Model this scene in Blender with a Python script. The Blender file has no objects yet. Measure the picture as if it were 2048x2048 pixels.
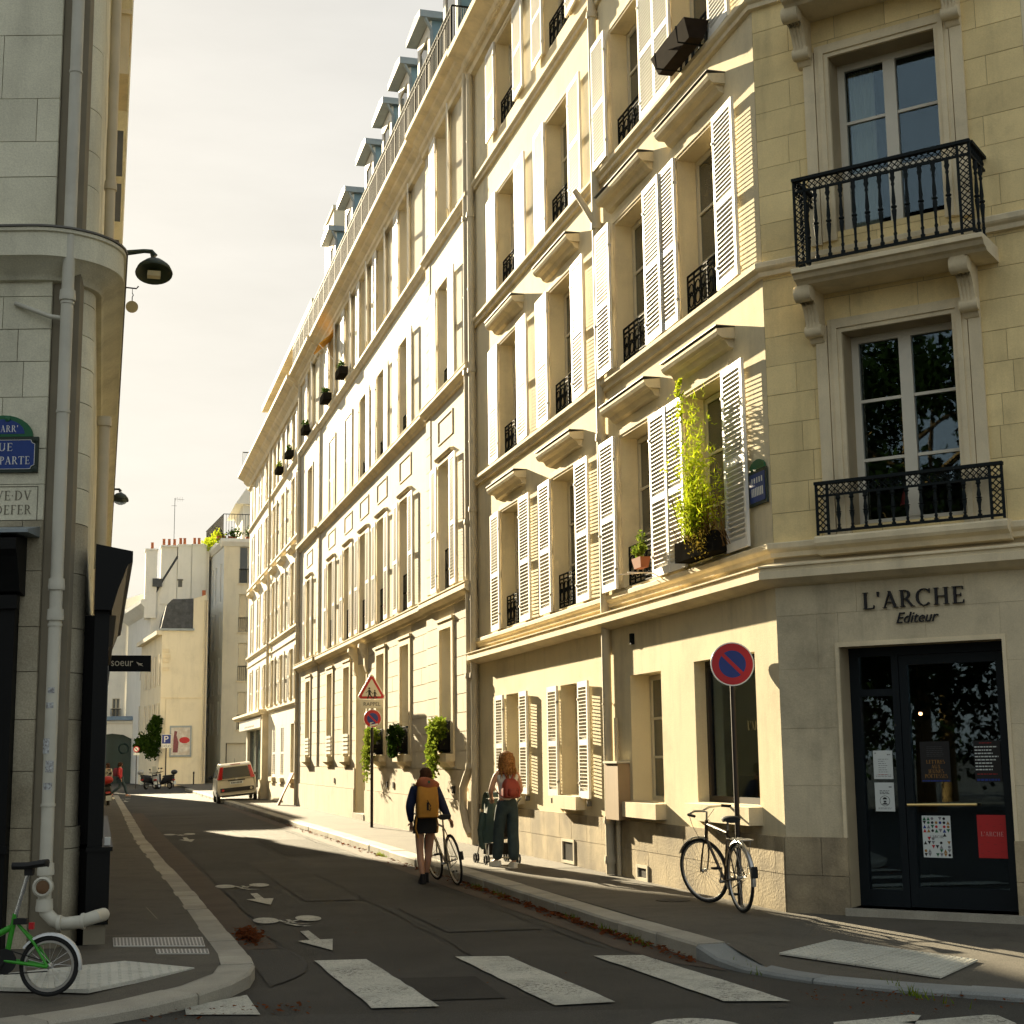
import bpy, bmesh, math, random
from mathutils import Vector, Matrix
R = random.Random(7)
rad = math.radians
sc = bpy.context.scene
COL = sc.collection
# ---------------------------------------------------------------- camera
YAW, PITCH, ROLL, CAMH = rad(15.5), rad(9.4), rad(0.726), 1.70
fw = Vector((math.sin(YAW)*math.cos(PITCH), math.cos(YAW)*math.cos(PITCH), math.sin(PITCH)))
ri = Vector((math.cos(YAW), -math.sin(YAW), 0)); up = ri.cross(fw)
rr = ri*math.cos(ROLL) - up*math.sin(ROLL); uu = rr.cross(fw)
cd = bpy.data.cameras.new('camera'); cam = bpy.data.objects.new('camera', cd); COL.objects.link(cam)
M = Matrix((rr, uu, -fw)).transposed().to_4x4(); M.translation = (0, 0, CAMH); cam.matrix_world = M
cd.sensor_width = 36; cd.lens = 36*2960/2048; cd.clip_start = .05; cd.clip_end = 2000
sc.camera = cam
# ---------------------------------------------------------------- sky, sun, exposure
SUN_AZ, SUN_EL = rad(-9.5), rad(17.0)          # azimuth from +Y, clockwise positive
wd = bpy.data.worlds.new('World'); sc.world = wd; wd.use_nodes = True
nt = wd.node_tree; nt.nodes.clear()
sky = nt.nodes.new('ShaderNodeTexSky'); sky.sky_type = 'NISHITA'; sky.sun_disc = False
sky.sun_elevation = SUN_EL; sky.sun_rotation = SUN_AZ
sky.air_density = 1.0; sky.dust_density = 2.6; sky.ozone_density = 1.0; sky.altitude = 50
hsv = nt.nodes.new('ShaderNodeHueSaturation'); hsv.inputs['Saturation'].default_value = 1.5
gam = nt.nodes.new('ShaderNodeGamma'); gam.inputs[1].default_value = .135        # bright, evenly hazy sky
tint = nt.nodes.new('ShaderNodeMix'); tint.data_type = 'RGBA'; tint.blend_type = 'MULTIPLY'; tint.inputs[0].default_value = 1
tint.inputs[7].default_value = (1.0, .99, .935, 1)
bgn = nt.nodes.new('ShaderNodeBackground'); bgn.inputs[1].default_value = .104
wo = nt.nodes.new('ShaderNodeOutputWorld')
nt.links.new(sky.outputs[0], gam.inputs[0]); nt.links.new(gam.outputs[0], hsv.inputs['Color']); nt.links.new(hsv.outputs[0], tint.inputs[6])
tc = nt.nodes.new('ShaderNodeTexCoord'); mpn = nt.nodes.new('ShaderNodeMapping'); mpn.inputs['Scale'].default_value = (1.2, 1.2, 5.0); mpn.inputs['Rotation'].default_value = (.25, .1, .4)
cn = nt.nodes.new('ShaderNodeTexNoise'); cn.inputs['Scale'].default_value = 2.2; cn.inputs['Detail'].default_value = 7; cn.inputs['Roughness'].default_value = .6
cr = nt.nodes.new('ShaderNodeMapRange'); cr.inputs[1].default_value = .35; cr.inputs[2].default_value = .7; cr.inputs[3].default_value = .93; cr.inputs[4].default_value = 1.05
cm = nt.nodes.new('ShaderNodeVectorMath'); cm.operation = 'SCALE'                     # thin high haze streaks all over the sky
nt.links.new(tc.outputs['Generated'], mpn.inputs[0]); nt.links.new(mpn.outputs[0], cn.inputs['Vector']); nt.links.new(cn.outputs['Fac'], cr.inputs[0]); nt.links.new(tint.outputs[2], cm.inputs[0]); nt.links.new(cr.outputs[0], cm.inputs['Scale'])
nt.links.new(cm.outputs[0], bgn.inputs[0]); nt.links.new(bgn.outputs[0], wo.inputs[0])
sund = Vector((math.sin(SUN_AZ)*math.cos(SUN_EL), math.cos(SUN_AZ)*math.cos(SUN_EL), math.sin(SUN_EL)))
sl = bpy.data.lights.new('sun', 'SUN'); sl.energy = 3.7; sl.angle = rad(.5); sl.color = (1, .84, .56)
so = bpy.data.objects.new('sun', sl); COL.objects.link(so); so.location = (-30, 120, 60)
so.rotation_euler = (-sund).to_track_quat('-Z', 'Y').to_euler()
vs = sc.view_settings; sc.display_settings.display_device = 'sRGB'
vs.view_transform = 'Standard'; vs.look = 'None'; vs.gamma = 1; vs.use_curve_mapping = False; vs.exposure = 2.58
sc.render.engine = 'CYCLES'
sc.cycles.max_bounces = 5; sc.cycles.diffuse_bounces = 4; sc.cycles.glossy_bounces = 2; sc.cycles.transmission_bounces = 2; sc.cycles.transparent_max_bounces = 6
sc.cycles.use_adaptive_sampling = True; sc.cycles.adaptive_threshold = .025
sc.cycles.use_denoising = True; sc.cycles.caustics_reflective = False; sc.cycles.caustics_refractive = False
# ---------------------------------------------------------------- mesh builder
class Fr:
    "facade frame: s along the wall, d outwards, z up"
    def __init__(s, O, a, n): s.O = Vector(O); s.a = Vector(a); s.n = Vector(n)
    def __call__(s, p): return s.O + s.a*p[0] + s.n*p[1] + Vector((0, 0, p[2]))
WM = {}
class MB:
    def __init__(s, fr=None): s.v = []; s.f = []; s.fr = fr; s.mi = []; s.cur = 0
    def pt(s, p):
        q = s.fr(p) if s.fr else Vector(p); s.v.append(q[:]); return len(s.v)-1
    def face(s, ids): s.f.append(tuple(ids)); s.mi.append(s.cur)
    def poly(s, pts): s.face([s.pt(p) for p in pts])
    def hexa(s, P):
        i = [s.pt(p) for p in P]
        for q in ((0,3,2,1),(4,5,6,7),(0,1,5,4),(1,2,6,5),(2,3,7,6),(3,0,4,7)): s.face([i[k] for k in q])
        return s
    def box(s, a0, a1, b0, b1, c0, c1):
        return s.hexa([(a0,b0,c0),(a1,b0,c0),(a1,b1,c0),(a0,b1,c0),(a0,b0,c1),(a1,b0,c1),(a1,b1,c1),(a0,b1,c1)])
    def prism(s, A, B):
        "two matching polygons (3D), joined and capped"
        ia = [s.pt(p) for p in A]; ib = [s.pt(p) for p in B]; n = len(A)
        s.face(ia[::-1]); s.face(ib)
        for k in range(n): s.face((ia[k], ia[(k+1)%n], ib[(k+1)%n], ib[k]))
        return s
    def moulding(s, s0, s1, prof):
        "profile of (d,z) swept along s"
        return s.prism([(s0, d, z) for d, z in prof], [(s1, d, z) for d, z in prof])
    def tube(s, path, r, n=8, closed=False, cap=True):
        P = [Vector(p) for p in path]; m = len(P); rs = r if isinstance(r, (list, tuple)) else [r]*m
        rings = []; ref = None
        for k in range(m):
            if closed: t = P[(k+1)%m]-P[k-1]
            else: t = P[min(k+1, m-1)]-P[max(k-1, 0)]
            if t.length < 1e-9: t = Vector((0,0,1))
            t.normalize()
            if ref is None: ref = Vector((0,0,1)) if abs(t.z) < .9 else Vector((1,0,0))
            x = ref - t*ref.dot(t)
            if x.length < 1e-6: x = t.orthogonal()
            x.normalize(); ref = x; y = t.cross(x)
            rings.append([s.pt(P[k]+x*rs[k]*math.cos(2*math.pi*j/n)+y*rs[k]*math.sin(2*math.pi*j/n)) for j in range(n)])
        for k in range(m if closed else m-1):
            a, b = rings[k], rings[(k+1)%m]
            for j in range(n): s.face((a[j], a[(j+1)%n], b[(j+1)%n], b[j]))
        if cap and not closed: s.face(rings[0][::-1]); s.face(rings[-1])
        return s
    def bar(s, p, q, r, n=6): return s.tube([p, q], r, n)
    def lathe(s, c, prof, n=12, axis=(0,0,1), cap=True):
        A = Vector(axis).normalized(); x = A.orthogonal().normalized(); y = A.cross(x); c = Vector(c)
        rings = [[s.pt(c+A*h+(x*math.cos(2*math.pi*j/n)+y*math.sin(2*math.pi*j/n))*r) for j in range(n)] for r, h in prof]
        for a, b in zip(rings, rings[1:]):
            for j in range(n): s.face((a[j], a[(j+1)%n], b[(j+1)%n], b[j]))
        if cap: s.face(rings[0][::-1]); s.face(rings[-1])
        return s
    def torus(s, c, axis, Rr, r, n=24, m=6):
        A = Vector(axis).normalized(); x = A.orthogonal().normalized(); y = A.cross(x); c = Vector(c)
        return s.tube([c+(x*math.cos(2*math.pi*k/n)+y*math.sin(2*math.pi*k/n))*Rr for k in range(n)], r, m, closed=True)
    def ball(s, c, rx, ry=None, rz=None, nu=12, nv=8):
        ry = ry or rx; rz = rz or rx; c = Vector(c); rings = []
        for i in range(1, nv):
            t = math.pi*i/nv
            rings.append([s.pt(c+Vector((rx*math.sin(t)*math.cos(2*math.pi*j/nu), ry*math.sin(t)*math.sin(2*math.pi*j/nu), rz*math.cos(t)))) for j in range(nu)])
        a = s.pt(c+Vector((0,0,rz))); b = s.pt(c-Vector((0,0,rz)))
        for j in range(nu): s.face((a, rings[0][j], rings[0][(j+1)%nu])); s.face((b, rings[-1][(j+1)%nu], rings[-1][j]))
        for p, q in zip(rings, rings[1:]):
            for j in range(nu): s.face((p[j], q[j], q[(j+1)%nu], p[(j+1)%nu]))
        return s
    def wall(s, s0, s1, z0, z1, ops=(), d=0., rev=.28):
        S = sorted({s0, s1} | {x for o in ops for x in o[:2] if s0 < x < s1}); Z = sorted({z0, z1} | {x for o in ops for x in o[2:4] if z0 < x < z1})
        for a, b in zip(S, S[1:]):
            for c, e in zip(Z, Z[1:]):
                m, k = (a+b)/2, (c+e)/2
                if any(o[0] < m < o[1] and o[2] < k < o[3] for o in ops): continue
                s.poly([(a,d,c),(b,d,c),(b,d,e),(a,d,e)])
        for o in ops:
            a, b, c, e = o[:4]; r = d-(o[4] if len(o) > 4 else rev)
            s.poly([(a,d,c),(a,r,c),(a,r,e),(a,d,e)]); s.poly([(b,d,c),(b,d,e),(b,r,e),(b,r,c)])
            s.poly([(a,d,e),(a,r,e),(b,r,e),(b,d,e)]); s.poly([(a,d,c),(b,d,c),(b,r,c),(a,r,c)])
        return s
    def mesh(s, name, mats, smooth=False):
        me = bpy.data.meshes.new(name); me.from_pydata(s.v, [], s.f)
        if not isinstance(mats, (list, tuple)): mats = [mats]
        for m in mats: me.materials.append(m)
        if len(mats) > 1: me.polygons.foreach_set('material_index', s.mi)
        b = bmesh.new(); b.from_mesh(me); bmesh.ops.recalc_face_normals(b, faces=b.faces); b.to_mesh(me); b.free()
        if smooth:
            me.polygons.foreach_set('use_smooth', [True]*len(me.polygons))
            try: me.set_sharp_from_angle(angle=rad(40))
            except Exception: pass
        me.update(); return me
    def build(s, name, mats, parent=None, smooth=False, world=True):
        return link(name, s.mesh(name, mats, smooth), parent, world)
def link(name, me, parent=None, world=True, mtx=None):
    "world=True: the data (times mtx) is in world space; world=False: in the parent's local space"
    o = bpy.data.objects.new(name, me); COL.objects.link(o)
    if mtx is not None: o.matrix_basis = mtx
    if parent is not None:
        o.parent = parent
        if world: o.matrix_parent_inverse = WM[parent].inverted(); WM[o] = o.matrix_basis.copy()
        else: WM[o] = WM[parent] @ o.matrix_basis
    else: WM[o] = o.matrix_basis.copy()
    return o
def thing(name, label, cat, loc=(0,0,0), rot=(0,0,0), group=None, scale=1):
    o = bpy.data.objects.new(name, None); COL.objects.link(o); o.empty_display_size = .2
    o.location = loc; o.rotation_euler = rot; o.scale = (scale,)*3
    WM[o] = Matrix.LocRotScale(Vector(loc), o.rotation_euler, Vector((scale,)*3))
    return tag(o, label, cat, group)
def tag(o, label=None, cat=None, group=None, kind=None):
    if label: o['label'] = label
    if cat: o['category'] = cat
    if group: o['group'] = group
    if kind: o['kind'] = kind
    return o
def copy_tree(o, parent=None, label=None):
    c = o.copy(); COL.objects.link(c)
    if parent is not None: c.parent = parent
    for ch in o.children: copy_tree(ch, c)
    if label: c['label'] = label
    return c
def lerp(a, b, t): return a+(b-a)*t
# ---------------------------------------------------------------- materials
MATS = {}
def mat(name, col, rough=.8, var=.12, scale=1.2, bump=0., bscale=30., stain=0., metal=0., rnd=0., spec=.4, fine=0., col2=None, streak=0., wear=0.):
    m = bpy.data.materials.new(name); m.use_nodes = True; n = m.node_tree; b = n.nodes['Principled BSDF']; L = n.links
    b.inputs['Roughness'].default_value = rough; b.inputs['Metallic'].default_value = metal; b.inputs['Specular IOR Level'].default_value = spec
    g = n.nodes.new('ShaderNodeNewGeometry')
    def noise(sc_, det=4, vec=None, rough_=.55):
        t = n.nodes.new('ShaderNodeTexNoise'); t.inputs['Scale'].default_value = sc_; t.inputs['Detail'].default_value = det; t.inputs['Roughness'].default_value = rough_
        L.new(vec or g.outputs['Position'], t.inputs['Vector']); return t.outputs['Fac']
    def ramp(f, a, b_, ca, cb):
        r = n.nodes.new('ShaderNodeMapRange'); r.inputs[1].default_value = a; r.inputs[2].default_value = b_; r.inputs[3].default_value = ca; r.inputs[4].default_value = cb
        L.new(f, r.inputs[0]); return r.outputs[0]
    def mul(c, f):
        x = n.nodes.new('ShaderNodeVectorMath'); x.operation = 'SCALE'; L.new(c, x.inputs[0]); L.new(f, x.inputs['Scale']); return x.outputs[0]
    rgb = n.nodes.new('ShaderNodeRGB'); rgb.outputs[0].default_value = (*col, 1); c = rgb.outputs[0]
    if col2:
        mx = n.nodes.new('ShaderNodeMix'); mx.data_type = 'RGBA'; mx.inputs[7].default_value = (*col2, 1)
        L.new(ramp(noise(scale*.7, 5), .42, .62, 0, 1), mx.inputs[0]); L.new(c, mx.inputs[6]); c = mx.outputs[2]
    if var: c = mul(c, ramp(noise(scale, 5), .3, .7, 1-var, 1+var))
    if fine: c = mul(c, ramp(noise(bscale*1.7, 2), .3, .7, 1-fine, 1+fine))
    if stain or streak:
        mp = n.nodes.new('ShaderNodeMapping'); mp.inputs['Scale'].default_value = (1, 1, .12); L.new(g.outputs['Position'], mp.inputs[0])
        c = mul(c, ramp(noise(2.6, 6, mp.outputs[0], .65), .5, .75, 1, 1-(streak or stain)))
    if stain: c = mul(c, ramp(noise(.9, 6, None, .7), .52, .72, 1, 1-stain))
    if wear:                                                     # worn-through paint shows the asphalt below
        wx = n.nodes.new('ShaderNodeMix'); wx.data_type = 'RGBA'; wx.inputs[7].default_value = (wear, wear*.93, wear*.78, 1)
        wm = n.nodes.new('ShaderNodeMath'); wm.operation = 'MULTIPLY'; L.new(ramp(noise(38, 4, None, .7), .52, .60, 0, 1), wm.inputs[0]); L.new(ramp(noise(1.7, 4), .42, .66, .15, 1), wm.inputs[1])
        L.new(wm.outputs[0], wx.inputs[0]); L.new(c, wx.inputs[6]); c = wx.outputs[2]
    if rnd:
        oi = n.nodes.new('ShaderNodeObjectInfo'); c = mul(c, ramp(oi.outputs['Random'], 0, 1, 1-rnd, 1+rnd))
    L.new(c, b.inputs['Base Color'])
    if bump:
        bp = n.nodes.new('ShaderNodeBump'); bp.inputs['Strength'].default_value = bump; bp.inputs['Distance'].default_value = .02
        L.new(noise(bscale, 5), bp.inputs['Height']); L.new(bp.outputs[0], b.inputs['Normal'])
    MATS[name] = m; return m
def glassmat(name, tint_=(.9,.93,.92), boost=1.0):
    m = bpy.data.materials.new(name); m.use_nodes = True; n = m.node_tree; n.nodes.clear(); L = n.links
    o = n.nodes.new('ShaderNodeOutputMaterial'); mx = n.nodes.new('ShaderNodeMixShader'); t = n.nodes.new('ShaderNodeBsdfTransparent'); gl = n.nodes.new('ShaderNodeBsdfGlossy')
    t.inputs[0].default_value = (*tint_, 1); gl.inputs['Roughness'].default_value = .012; gl.inputs[0].default_value = (.60,.78,.92,1); fr = n.nodes.new('ShaderNodeFresnel'); fr.inputs[0].default_value = 1.52  # blue tint in the glossy colour makes the mirrored sky look bluer
    ma = n.nodes.new('ShaderNodeMath'); ma.operation = 'MULTIPLY_ADD'; ma.inputs[1].default_value = boost; ma.inputs[2].default_value = .05*boost; ma.use_clamp = True
    L.new(fr.outputs[0], ma.inputs[0]); L.new(ma.outputs[0], mx.inputs[0]); L.new(t.outputs[0], mx.inputs[1]); L.new(gl.outputs[0], mx.inputs[2]); L.new(mx.outputs[0], o.inputs[0])
    return m
def leafmat(name, c1, c2):
    m = bpy.data.materials.new(name); m.use_nodes = True; n = m.node_tree; n.nodes.clear(); L = n.links
    o = n.nodes.new('ShaderNodeOutputMaterial'); mx = n.nodes.new('ShaderNodeMixShader'); d = n.nodes.new('ShaderNodeBsdfDiffuse'); t = n.nodes.new('ShaderNodeBsdfTranslucent')
    g = n.nodes.new('ShaderNodeNewGeometry'); cr = n.nodes.new('ShaderNodeMix'); cr.data_type = 'RGBA'; cr.inputs[6].default_value = (*c1, 1); cr.inputs[7].default_value = (*c2, 1)
    L.new(g.outputs['Random Per Island'], cr.inputs[0]); L.new(cr.outputs[2], d.inputs[0]); L.new(cr.outputs[2], t.inputs[0]); mx.inputs[0].default_value = .45
    L.new(d.outputs[0], mx.inputs[1]); L.new(t.outputs[0], mx.inputs[2]); L.new(mx.outputs[0], o.inputs[0]); return m
def emit(name, col, s):
    m = bpy.data.materials.new(name); m.use_nodes = True; b = m.node_tree.nodes['Principled BSDF']
    b.inputs['Base Color'].default_value = (0,0,0,1); b.inputs['Emission Color'].default_value = (*col, 1); b.inputs['Emission Strength'].default_value = s; return m
m_stucco = mat('cream_stucco', (.74,.64,.425), .9, .10, .8, .15, 60, stain=.20, fine=.05, streak=.20)
m_stucco_c = mat('pale_stucco', (.71,.65,.51), .9, .09, .7, .12, 60, stain=.17, fine=.05, streak=.16)
m_block_c = mat('pale_rusticated_stone', (.66,.60,.47), .9, .08, 1.1, .15, 50, stain=.12, rnd=.05, fine=.04)
m_trim = mat('limestone_trim', (.76,.65,.44), .85, .10, 2, .14, 50, stain=.22, fine=.04)
m_stone = mat('honey_limestone', (.85,.68,.345), .85, .12, 1.5, .18, 45, stain=.22, rnd=.09, fine=.05)
m_plinth = mat('weathered_limestone', (.46,.375,.235), .9, .16, 2.2, .35, 35, stain=.30, rnd=.08, fine=.10, col2=(.30,.245,.16))
m_mortar = mat('mortar', (.40,.33,.21), .95, .1, 3)
m_grey_stone = mat('grey_limestone', (.73,.70,.54), .9, .10, 1.3, .22, 45, stain=.20, rnd=.07, fine=.10)
m_grey_dark = mat('grey_mortar', (.24,.21,.15), .95, .1, 3)
m_white = mat('white_paint', (.80,.775,.71), .55, .05, 3, stain=.08)
m_cream_paint = mat('cream_paint', (.62,.56,.42), .6, .05, 3, stain=.1)
m_pipe = mat('cream_pipe_paint', (.60,.52,.37), .6, .07, 3, .05, 30, stain=.14)
m_pipe_grey = mat('grey_white_pipe_paint', (.56,.54,.45), .5, .06, 3, .05, 30, stain=.16)
m_iron = mat('black_iron', (.010,.011,.010), .75, .1, 5, spec=.12)
m_iron_b = mat('dark_green_iron', (.010,.014,.015), .7, .1, 5, spec=.15)
m_zinc = mat('zinc', (.27,.31,.33), .45, .1, 2, metal=.3, stain=.15)
m_slate = mat('slate', (.055,.06,.065), .6, .25, 4, .4, 20, rnd=.2)
m_lead = mat('lead_flashing', (.13,.125,.11), .6, .15, 3)
m_glass_d = mat('window_glass', (.055,.055,.038), .06, .0, spec=.9)
m_glass = glassmat('clear_glass', boost=.8)
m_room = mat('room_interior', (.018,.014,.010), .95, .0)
m_curtain = mat('curtain_cloth', (.62,.64,.56), .9, .05, 4)
m_road = mat('asphalt', (.036,.033,.027), .85, .30, .5, .7, 70, fine=.55, stain=.22, spec=.3, col2=(.047,.044,.036))
m_road_new = mat('asphalt_patch', (.030,.028,.023), .85, .14, .8, .5, 90, fine=.30)
m_pave = mat('pavement_asphalt', (.100,.089,.069), .9, .22, .9, .4, 80, fine=.34, stain=.30, spec=.3)
m_gutter = mat('brown_gutter', (.060,.042,.028), .9, .25, 1.4, .3, 60, fine=.2)
m_kerb = mat('granite_kerb', (.33,.305,.245), .85, .14, 2.5, .25, 70, fine=.16, rnd=.14, stain=.12)
m_kerb_b = mat('blue_granite_kerb', (.21,.22,.21), .85, .14, 2.5, .25, 70, fine=.16, rnd=.10)
m_marking = mat('road_paint', (.44,.43,.36), .75, .14, 1.6, .35, 60, fine=.30, stain=.40, wear=.05)
m_tactile = mat('tactile_white', (.50,.49,.42), .7, .10, 2, .15, 60, fine=.18, stain=.25)
m_planter = mat('matt_dark_trough', (.014,.013,.011), 1., .2, 6, spec=0.)
m_grey_low = mat('sooty_limestone', (.44,.395,.285), .9, .16, 1.6, .3, 40, stain=.34, rnd=.07, fine=.16, col2=(.34,.295,.20))
m_leaf_n = leafmat('shaded_tree_leaves', (.010,.020,.005), (.020,.034,.008))  # leaf colour darkened so the sunlit crowns mirror as shaded foliage
m_steel = mat('bright_steel', (.62,.62,.60), .25, .05, 8, metal=.9)
m_manhole = mat('cast_manhole', (.42,.41,.37), .5, .15, 4, metal=.2)
m_black = mat('black_shop_paint', (.004,.0045,.0045), .5, .15, 2, spec=.18)
m_navy = mat('navy_door_paint', (.006,.010,.013), .5, .1, 2, spec=.2)
m_rubber = mat('rubber', (.012,.012,.012), .8, .1, 6)
m_blue = mat('enamel_blue', (.012,.045,.22), .3, .08, 3)
m_green_e = mat('enamel_green', (.012,.12,.045), .35, .08, 3)
m_dgreen = mat('dark_green_frame', (.02,.035,.024), .5, .1, 3)
m_white_e = mat('enamel_white', (.75,.75,.70), .35, .03)
m_red = mat('sign_red', (.45,.012,.018), .4, .06, 3)
m_sblue = mat('sign_blue', (.012,.035,.22), .4, .06, 3)
m_post = mat('brown_black_post', (.022,.014,.010), .5, .1, 4)
m_gold = mat('brass', (.75,.55,.22), .3, .05, metal=.8)
m_paper = mat('white_paper', (.62,.66,.64), .8, .04)
m_ink = mat('black_ink', (.02,.02,.022), .8, 0)
m_gilt = mat('ochre_print', (.32,.16,.03), .7, 0)
m_redp = mat('red_poster', (.46,.022,.022), .6, .06, 3)
m_terra = mat('terracotta', (.38,.12,.05), .8, .12, 6)
m_leaf_y = leafmat('yellow_green_leaves', (.55,.58,.03), (.30,.42,.02))
m_leaf = leafmat('green_leaves', (.09,.15,.015), (.20,.24,.03))
m_leaf_d = leafmat('dark_green_leaves', (.02,.045,.008), (.045,.085,.012))
m_twig = mat('brown_twigs', (.16,.085,.02), .9, .2, 8)
m_litter = leafmat('dead_leaves', (.20,.055,.018), (.12,.045,.02))
m_skin = mat('skin', (.50,.27,.17), .6, .05, 6)
CUBE = MB().box(0,1,0,1,0,1).mesh('unit_block', m_stone)
def cube_mesh(m):
    k = 'cube_'+m.name
    if k not in bpy.data.meshes:
        me = CUBE.copy(); me.name = k; me.materials.clear(); me.materials.append(m)
    return bpy.data.meshes[k]
def subtract(rc, ops):
    out = [rc]
    for o in ops:
        nx = []
        for a, b, c, e in out:
            if o[0] >= b-1e-6 or o[1] <= a+1e-6 or o[2] >= e-1e-6 or o[3] <= c+1e-6: nx.append((a, b, c, e)); continue
            if o[0] > a: nx.append((a, o[0], c, e))
            if o[1] < b: nx.append((o[1], b, c, e))
            l, h = max(a, o[0]), min(b, o[1])
            if o[2] > c: nx.append((l, h, c, o[2]))
            if o[3] < e: nx.append((l, h, o[3], e))
        out = nx
    return out
def block(fr, parent, rc, m, d0, d1, name='stone_block'):
    a, b, c, e = rc
    X = fr.a*(b-a); Y = fr.n*(d1-d0); Z = Vector((0,0,e-c)); T = fr((a, d0, c))
    if X.cross(Y).dot(Z) < 0: T = T + X; X = -X
    mt = Matrix((X, Y, Z)).transposed().to_4x4(); mt.translation = T
    # keep as loc/rot/scale (axes are orthogonal)
    return link(name, cube_mesh(m), parent, True, mt)
def blocks(fr, parent, s0, s1, courses, blen, ops, m, d0=-.03, d1=0., gap=.008, name='stone_block', rng=None, jit=.25):
    rng = rng or R
    for ci, (z0, z1) in enumerate(zip(courses, courses[1:])):
        cuts = [s0]; x = s0 - (blen*.5 if ci % 2 else 0)
        while True:
            x += blen*(1+rng.uniform(-jit, jit))
            if x >= s1-.18: break
            if x > s0+.18: cuts.append(x)
        cuts.append(s1)
        for a, b in zip(cuts, cuts[1:]):
            for rc in subtract((a, b, z0, z1), ops):
                if rc[1]-rc[0] < .03 or rc[3]-rc[2] < .03: continue
                g = gap/2
                block(fr, parent, (rc[0]+g, rc[1]-g, rc[2]+g, rc[3]-g), m, d0, d1+rng.uniform(-.0015, .0015), name)
# ---------------------------------------------------------------- serif lettering and plain lettering
def glyphs(text, h, gapf=.10):
    T, t = .125*h, .045*h; polys = []; x0 = 0.
    def q(*p): polys.append([(x0+a*h, b*h) for a, b in p])
    def stem(x, a=0, b=1, w=.125):
        q((x-w/2,a),(x+w/2,a),(x+w/2,b),(x-w/2,b))
        if a == 0: q((x-w/2-.07,0),(x+w/2+.07,0),(x+w/2+.07,.035),(x-w/2-.07,.035))
        if b == 1: q((x-w/2-.07,.965),(x+w/2+.07,.965),(x+w/2+.07,1),(x-w/2-.07,1))
    def bar(xa, xb, y, w=.045): q((xa,y-w/2),(xb,y-w/2),(xb,y+w/2),(xa,y+w/2))
    def diag(xa, ya, xb, yb, w): q((xa-w/2,ya),(xa+w/2,ya),(xb+w/2,yb),(xb-w/2,yb))
    def arc(cx, cy, rx, ry, a0, a1, tk=.125, tn=.045, n=12):
        for k in range(n):
            A, B = rad(lerp(a0,a1,k/n)), rad(lerp(a0,a1,(k+1)/n))
            def pr(an, f):
                w = tn+(tk-tn)*abs(math.cos(an)); return (cx+(rx-(w if f else 0))*math.cos(an), cy+(ry-(w if f else 0))*math.sin(an))
            q(pr(A,0), pr(B,0), pr(B,1), pr(A,1))
    for ch in text:
        w = .7
        if ch == 'L': stem(.16); bar(.1,.6,.022); q((.56,0),(.6,0),(.62,.2),(.585,.2)); w = .64
        elif ch == "'": q((.06,.7),(.12,.7),(.16,1),(.04,1)); w = .22
        elif ch == 'A':
            diag(.09,0,.385,1,.05); diag(.66,0,.36,1,.13); bar(.2,.56,.33); bar(0,.2,.018,.036); bar(.53,.8,.018,.036); w = .78
        elif ch in 'RPB':
            stem(.16); arc(.3,.735,.27,.265,-90,90); bar(.16,.3,.98); bar(.16,.3,.49)
            if ch == 'R': diag(.66,0,.36,.49,.12); bar(.6,.78,.018,.036); w = .76
            else: w = .62
        elif ch == 'C': arc(.42,.5,.42,.52,48,312); q((.68,.72),(.72,.72),(.72,1),(.685,1)); w = .78
        elif ch == 'G': arc(.42,.5,.42,.52,48,312); stem(.7,.05,.42,.11); w = .86
        elif ch == 'O': arc(.44,.5,.44,.52,0,360,n=24); w = .92
        elif ch == 'H': stem(.16); stem(.66); bar(.16,.66,.5); w = .84
        elif ch == 'I': stem(.16); w = .34
        elif ch == 'N': stem(.12,w=.05); stem(.68,w=.05); diag(.66,0,.14,1,.12); w = .82
        elif ch == 'E': stem(.16); bar(.1,.58,.022); bar(.1,.56,.978); bar(.16,.46,.5); q((.54,0),(.58,0),(.61,.2),(.575,.2)); q((.53,1),(.56,1),(.57,.8),(.54,.8)); q((.44,.4),(.47,.4),(.47,.6),(.44,.6)); w = .64
        elif ch == 'F': stem(.16); bar(.1,.56,.978); bar(.16,.46,.5); q((.53,1),(.56,1),(.57,.8),(.54,.8)); w = .6
        elif ch == 'D': stem(.16); arc(.3,.5,.46,.5,-90,90); bar(.16,.32,.978); bar(.16,.32,.022); w = .82
        elif ch == 'U': stem(.14,.3,1); stem(.64,.3,1,.06); arc(.39,.34,.31,.36,180,360); w = .8
        elif ch == 'V': diag(.4,0,.12,1,.13); diag(.38,0,.66,1,.05); bar(0,.24,.982,.036); bar(.56,.78,.982,.036); w = .78
        elif ch == 'T': stem(.36,0,.97); bar(0,.72,.975,.05); q((0,.78),(.035,.78),(.05,1),(0,1)); q((.685,.78),(.72,.78),(.72,1),(.67,1)); w = .74
        elif ch == 'J': stem(.22,.1,1); arc(.06,.1,.22,.26,270,360); w = .38
        elif ch == 'S': arc(.28,.745,.27,.265,60,255,.11); arc(.28,.255,.27,.265,-120,75,.11); w = .58
        elif ch == 'X': diag(.6,0,.12,1,.13); diag(.1,0,.58,1,.05); bar(0,.22,.018,.036); bar(.48,.72,.018,.036); bar(0,.24,.982,.036); bar(.46,.68,.982,.036); w = .72
        elif ch == '.': q((.04,.42),(.12,.42),(.12,.52),(.04,.52)); w = .2
        elif ch == ' ': w = .32
        x0 += (w+gapf)*h
    return polys, x0-gapf*h
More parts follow.
